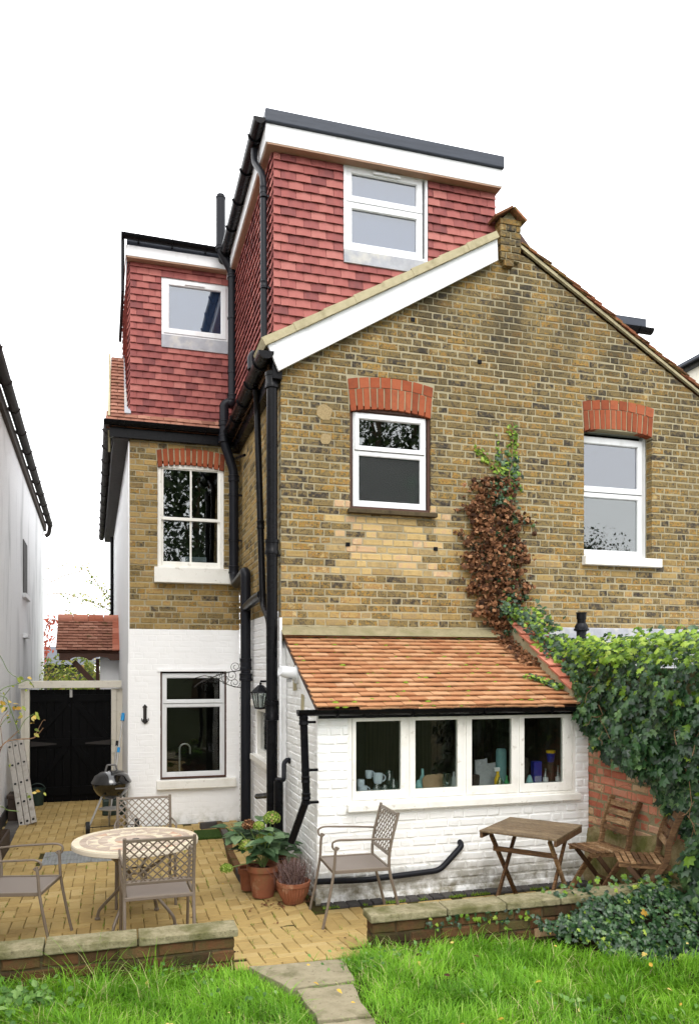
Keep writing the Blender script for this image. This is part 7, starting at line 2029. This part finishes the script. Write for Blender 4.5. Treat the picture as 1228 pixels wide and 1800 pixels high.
for k, px in enumerate((752, 761, 771)):
    x, y, z = on_sill(px, 0.12 + 0.02 * k); t = thing("wooden_board", ["left", "middle", "right"][k] + " of three pale rounded boards in the second kitchen window", "board", (x, y, z))
    mb = MB(); mb.prism(Fr((x, y, z), (1, 0, 0)), [(-0.05, 0), (0.05, 0), (0.06, 0.1)] + [(0.06 * math.cos(a), 0.1 + 0.05 * math.sin(a)) for a in [math.pi * j / 8 for j in range(1, 8)]] + [(-0.06, 0.1)], 0, 0.012); mb.obj("board", m_board, t)
m_teal = mat("pale teal cloth", [(120, 168, 170), (150, 196, 196)], nscale=10, namt=0.5, rough=0.8)
for px, lab in ((735, "pale teal cloth at the left of the second kitchen window"), (930, "pale teal cloth slumped at the left of the fourth kitchen window")):
    x, y, z = on_sill(px, 0.05); t = thing("dish_cloth", lab, "cloth", (x, y, z)); mb = MB(); mb.lathe([(0.04, 0), (0.035, 0.05), (0.015, 0.11), (0.0, 0.12)], n=9, c=(x, y, z)); mb.obj("cloth", m_teal, t, smooth=True)
m_yel = mat("yellow plastic", [(212, 172, 30), (226, 190, 50)], nscale=3, namt=0.2, rough=0.4); m_lime = mat("green plastic", [(60, 150, 90), (80, 180, 110)], nscale=3, namt=0.2, rough=0.4); m_navy = mat("navy blue plastic", [(24, 36, 120), (36, 52, 150)], nscale=3, namt=0.2, rough=0.4)
t, x, y, z = lathe_thing("spray_bottle", "yellow spray bottle with white trigger in the third kitchen window", "bottle", 874, [(0.03, 0), (0.034, 0.08), (0.014, 0.13), (0.014, 0.16)], m_yel, 0.08)
mb = MB(); mb.box(x - 0.035, x + 0.02, y - 0.012, y + 0.012, z + 0.16, z + 0.195); mb.obj("trigger_head", m_pvc, t, bev=0.005)
lathe_thing("soap_bottle", "clear soap bottle with green cap beside the yellow spray", "bottle", 878, [(0.03, 0), (0.03, 0.07), (0.012, 0.1), (0.012, 0.115)], g_jar, 0.03)
lathe_thing("soap_bottle", "small green soap bottle at the right of the third kitchen window", "bottle", 890, [(0.024, 0), (0.026, 0.06), (0.01, 0.085), (0.01, 0.12)], m_lime, 0.05)
m_bag = mat("crumpled grey bag", [(150, 152, 156), (186, 188, 192)], nscale=14, namt=0.8, rough=0.6, bump=(20, 1, 0.02))
for px, lab, s in ((846, "crumpled pale bag at the left of the third kitchen window", 1.0), (862, "white paper bag behind the yellow spray bottle", 0.85)):
    x, y, z = on_sill(px, 0.22); t = thing("paper_bag", lab, "bag", (x, y, z)); mb = MB(); mb.hexa([(x - 0.06 * s, y - 0.03, z), (x + 0.06 * s, y - 0.03, z), (x + 0.06 * s, y + 0.05, z), (x - 0.06 * s, y + 0.05, z), (x - 0.07 * s, y, z + 0.24 * s), (x + 0.05 * s, y - 0.01, z + 0.27 * s), (x + 0.06 * s, y + 0.03, z + 0.26 * s), (x - 0.06 * s, y + 0.03, z + 0.25 * s)]); mb.obj("bag", m_bag, t)
x, y, z = on_sill(942, 0.08); t = thing("storage_tin", "tall navy tin with a white checked lower half in the fourth kitchen window", "tin", (x, y, z))
mb = MB(); mb.box(x - 0.042, x + 0.042, y - 0.03, y + 0.03, z, z + 0.24); mb.obj("tin", m_navy, t, bev=0.004)
mb = MB()
for i in range(6):
    for j in range(8):
        if (i + j) % 2 == 0: mb.fbox(Fr((x, y - 0.03, z), (1, 0, 0)), -0.036 + i * 0.012, -0.036 + i * 0.012 + 0.010, 0.01 + j * 0.012, 0.02 + j * 0.012, 0.0005, 0.0015)
mb.obj("check_pattern", m_pvc, t)
t, x, y, z = lathe_thing("plastic_cup", "blue plastic cup with a yellow top in the fourth kitchen window", "cup", 967, [(0.03, 0.0), (0.042, 0.08), (0.042, 0.085)], m_navy, 0.14, 0.22)
mb = MB(); mb.lathe([(0.043, 0.085), (0.045, 0.11), (0.0, 0.112)], n=16, c=(x, y, z)); mb.obj("lid", m_yel, t, smooth=True)
mb = MB(); mb.lathe([(0.03, -0.22), (0.03, 0.0)], n=12, c=(x, y, z)); mb.obj("stand", m_dkbrown, t)
for px, h, lab in ((958, 0.18, "clear bottle with a white label beside the navy tin"), (980, 0.2, "slim clear bottle at the right of the fourth kitchen window")):
    t, x, y, z = lathe_thing("glass_bottle", lab, "bottle", px, [(0.024, 0), (0.025, h * 0.6), (0.01, h * 0.8), (0.01, h)], g_jar, 0.04)
    mb = MB(); mb.lathe([(0.0255, 0.05), (0.0255, 0.09)], n=14, c=(x, y, z)); mb.obj("bottle_label", m_pvc, t)
for px, dy, prof, m, nm, lab, cat in (
    (742, 0.16, [(0.03, 0), (0.034, 0.1), (0.012, 0.15), (0.012, 0.2)], m_teal, "bottle", "tall pale teal bottle behind the cloth in the second kitchen window", "bottle"),
    (797, 0.10, [(0.028, 0), (0.03, 0.10), (0.011, 0.13), (0.011, 0.17)], m_pvc, "bottle", "slim white bottle at the right of the second kitchen window", "bottle"),
    (834, 0.12, [(0.04, 0), (0.045, 0.12), (0.04, 0.13)], m_dkbrown, "storage_jar", "dark brown jar at the left edge of the third kitchen window", "jar"),
    (922, 0.20, [(0.045, 0), (0.05, 0.2), (0.03, 0.26)], m_dkbrown, "storage_jar", "tall dark jar behind the teal cloth in the fourth kitchen window", "jar"),
    (880, 0.26, [(0.05, 0), (0.05, 0.33), (0.04, 0.35)], m_teal, "storage_jar", "tall teal container behind the soap bottles in the third kitchen window", "container"),
    (684, 0.16, [(0.035, 0), (0.038, 0.17), (0.03, 0.2)], g_jar, "glass_jar", "tall glass jar behind the small bottle in the first kitchen window", "jar"),
    (634, 0.14, [(0.03, 0), (0.034, 0.12), (0.03, 0.13)], m_mug, "beaker", "pale beaker behind the leftmost mug on the kitchen sill", "beaker")):
    lathe_thing(nm, lab, cat, px, prof, m, dy)
# items behind other panes
c = at(342, 992, Y=10.75)
t = thing("desk_box", "pale grey box standing inside the upstairs sash window", "box", (c.x, 10.8, c.z)); mb = MB(); mb.box(c.x - 0.13, c.x + 0.16, 10.75, 10.79, 3.25, c.z + 0.10); mb.obj("box", m_bag, t)
mb = MB(); mb.box(c.x - 0.4, c.x + 0.5, 10.7, 11.1, 3.15, 3.245); mb.obj("shelf", m_board, t)
c = at(718, 862, Y=YG + 0.35)
t = thing("vase", "pale green vase behind the frosted bathroom glass", "vase", (c.x, YG + 0.24, c.z)); mb = MB(); mb.lathe([(0.03, -0.15), (0.02, -0.08), (0.085, -0.03), (0.1, 0.03), (0.06, 0.1), (0.0, 0.12)], n=16, c=(c.x, YG + 0.24, c.z)); mb.obj("vase", mat("pale green glaze", [(150, 190, 160), (170, 205, 180)], nscale=4, namt=0.3, rough=0.4), t, smooth=True)
c = at(325, 1340, Y=10.75)
t = thing("tap", "tall curved chrome tap inside the ground-floor wing window", "tap", (c.x, 10.75, 0.6)); mb = MB(); mb.tube([(c.x - 0.07, 10.75, 0.5), (c.x - 0.07, 10.75, 0.95)] + [(c.x - 0.07 * math.cos(a), 10.75, 0.95 + 0.07 * math.sin(a)) for a in [math.pi * k / 8 for k in range(1, 9)]] + [(c.x + 0.07, 10.75, 0.88)], 0.011, 8); mb.obj("spout", m_alu, t, smooth=True)
mb = MB(); mb.box(c.x - 0.5, c.x + 0.6, 10.66, 11.1, 0.42, 0.52); mb.obj("worktop", m_bag, t)

# ================================================================== trees behind the camera, mirrored in the panes
def big_tree(x, y, h, w, label, n=6000, ls=1.0):
    t = thing("garden_tree", label, "tree", (x, y, 0), group="tall trees at the far end of the garden")
    mb = MB(); mb.tube([(x, y, 0), (x + 0.1, y, h * 0.3), (x - 0.1, y + 0.2, h * 0.6), (x, y, h * 0.85)], [0.3, 0.22, 0.14, 0.05], 9); mb.obj("trunk", m_bark, t, smooth=True)
    lobes = []
    for k in range(9):
        a = R.uniform(0, 6.28); r = R.uniform(0.15, 0.6) * w; z = h * R.uniform(0.38, 0.9); e = Vector((x + math.cos(a) * r, y + math.sin(a) * r, z)); lobes.append((e, w * R.uniform(0.3, 0.5)))
        mb = MB(); mb.tube([(x, y, h * R.uniform(0.25, 0.5)), e.lerp(Vector((x, y, z)), 0.4), e], [0.1, 0.07, 0.03], 6); mb.obj("limb", m_bark, t)
    items = []
    for _ in range(n):
        e, r = R.choice(lobes); d_ = Vector((R.gauss(0, 1), R.gauss(0, 1), R.gauss(0, 1))).normalized() * r * R.uniform(0.4, 1.05)
        items.append((e + d_, rn(d_.normalized(), 0.5), rn((0, 0, -1), 0.6), R.uniform(-1, 1), R.uniform(0.16, 0.30) * ls, 0))
    foliage(t, items, [l_tree], lambda s_, rr: oval_leaf(s_, rr, 0.7, 0.2, 2), 0, field="crown")
big_tree(3.5, -15, 12.5, 4.2, "tall tree with a full dark crown behind the lawn")
big_tree(11.0, -17, 17.0, 6.0, "tallest tree at the far end of the garden", 11000)
big_tree(23.5, -17, 8.6, 6.0, "low spreading tree at the right of the garden end", 16000, 0.6)
big_tree(-4.5, -17, 11.0, 4.2, "rounded tree at the left of the garden end")
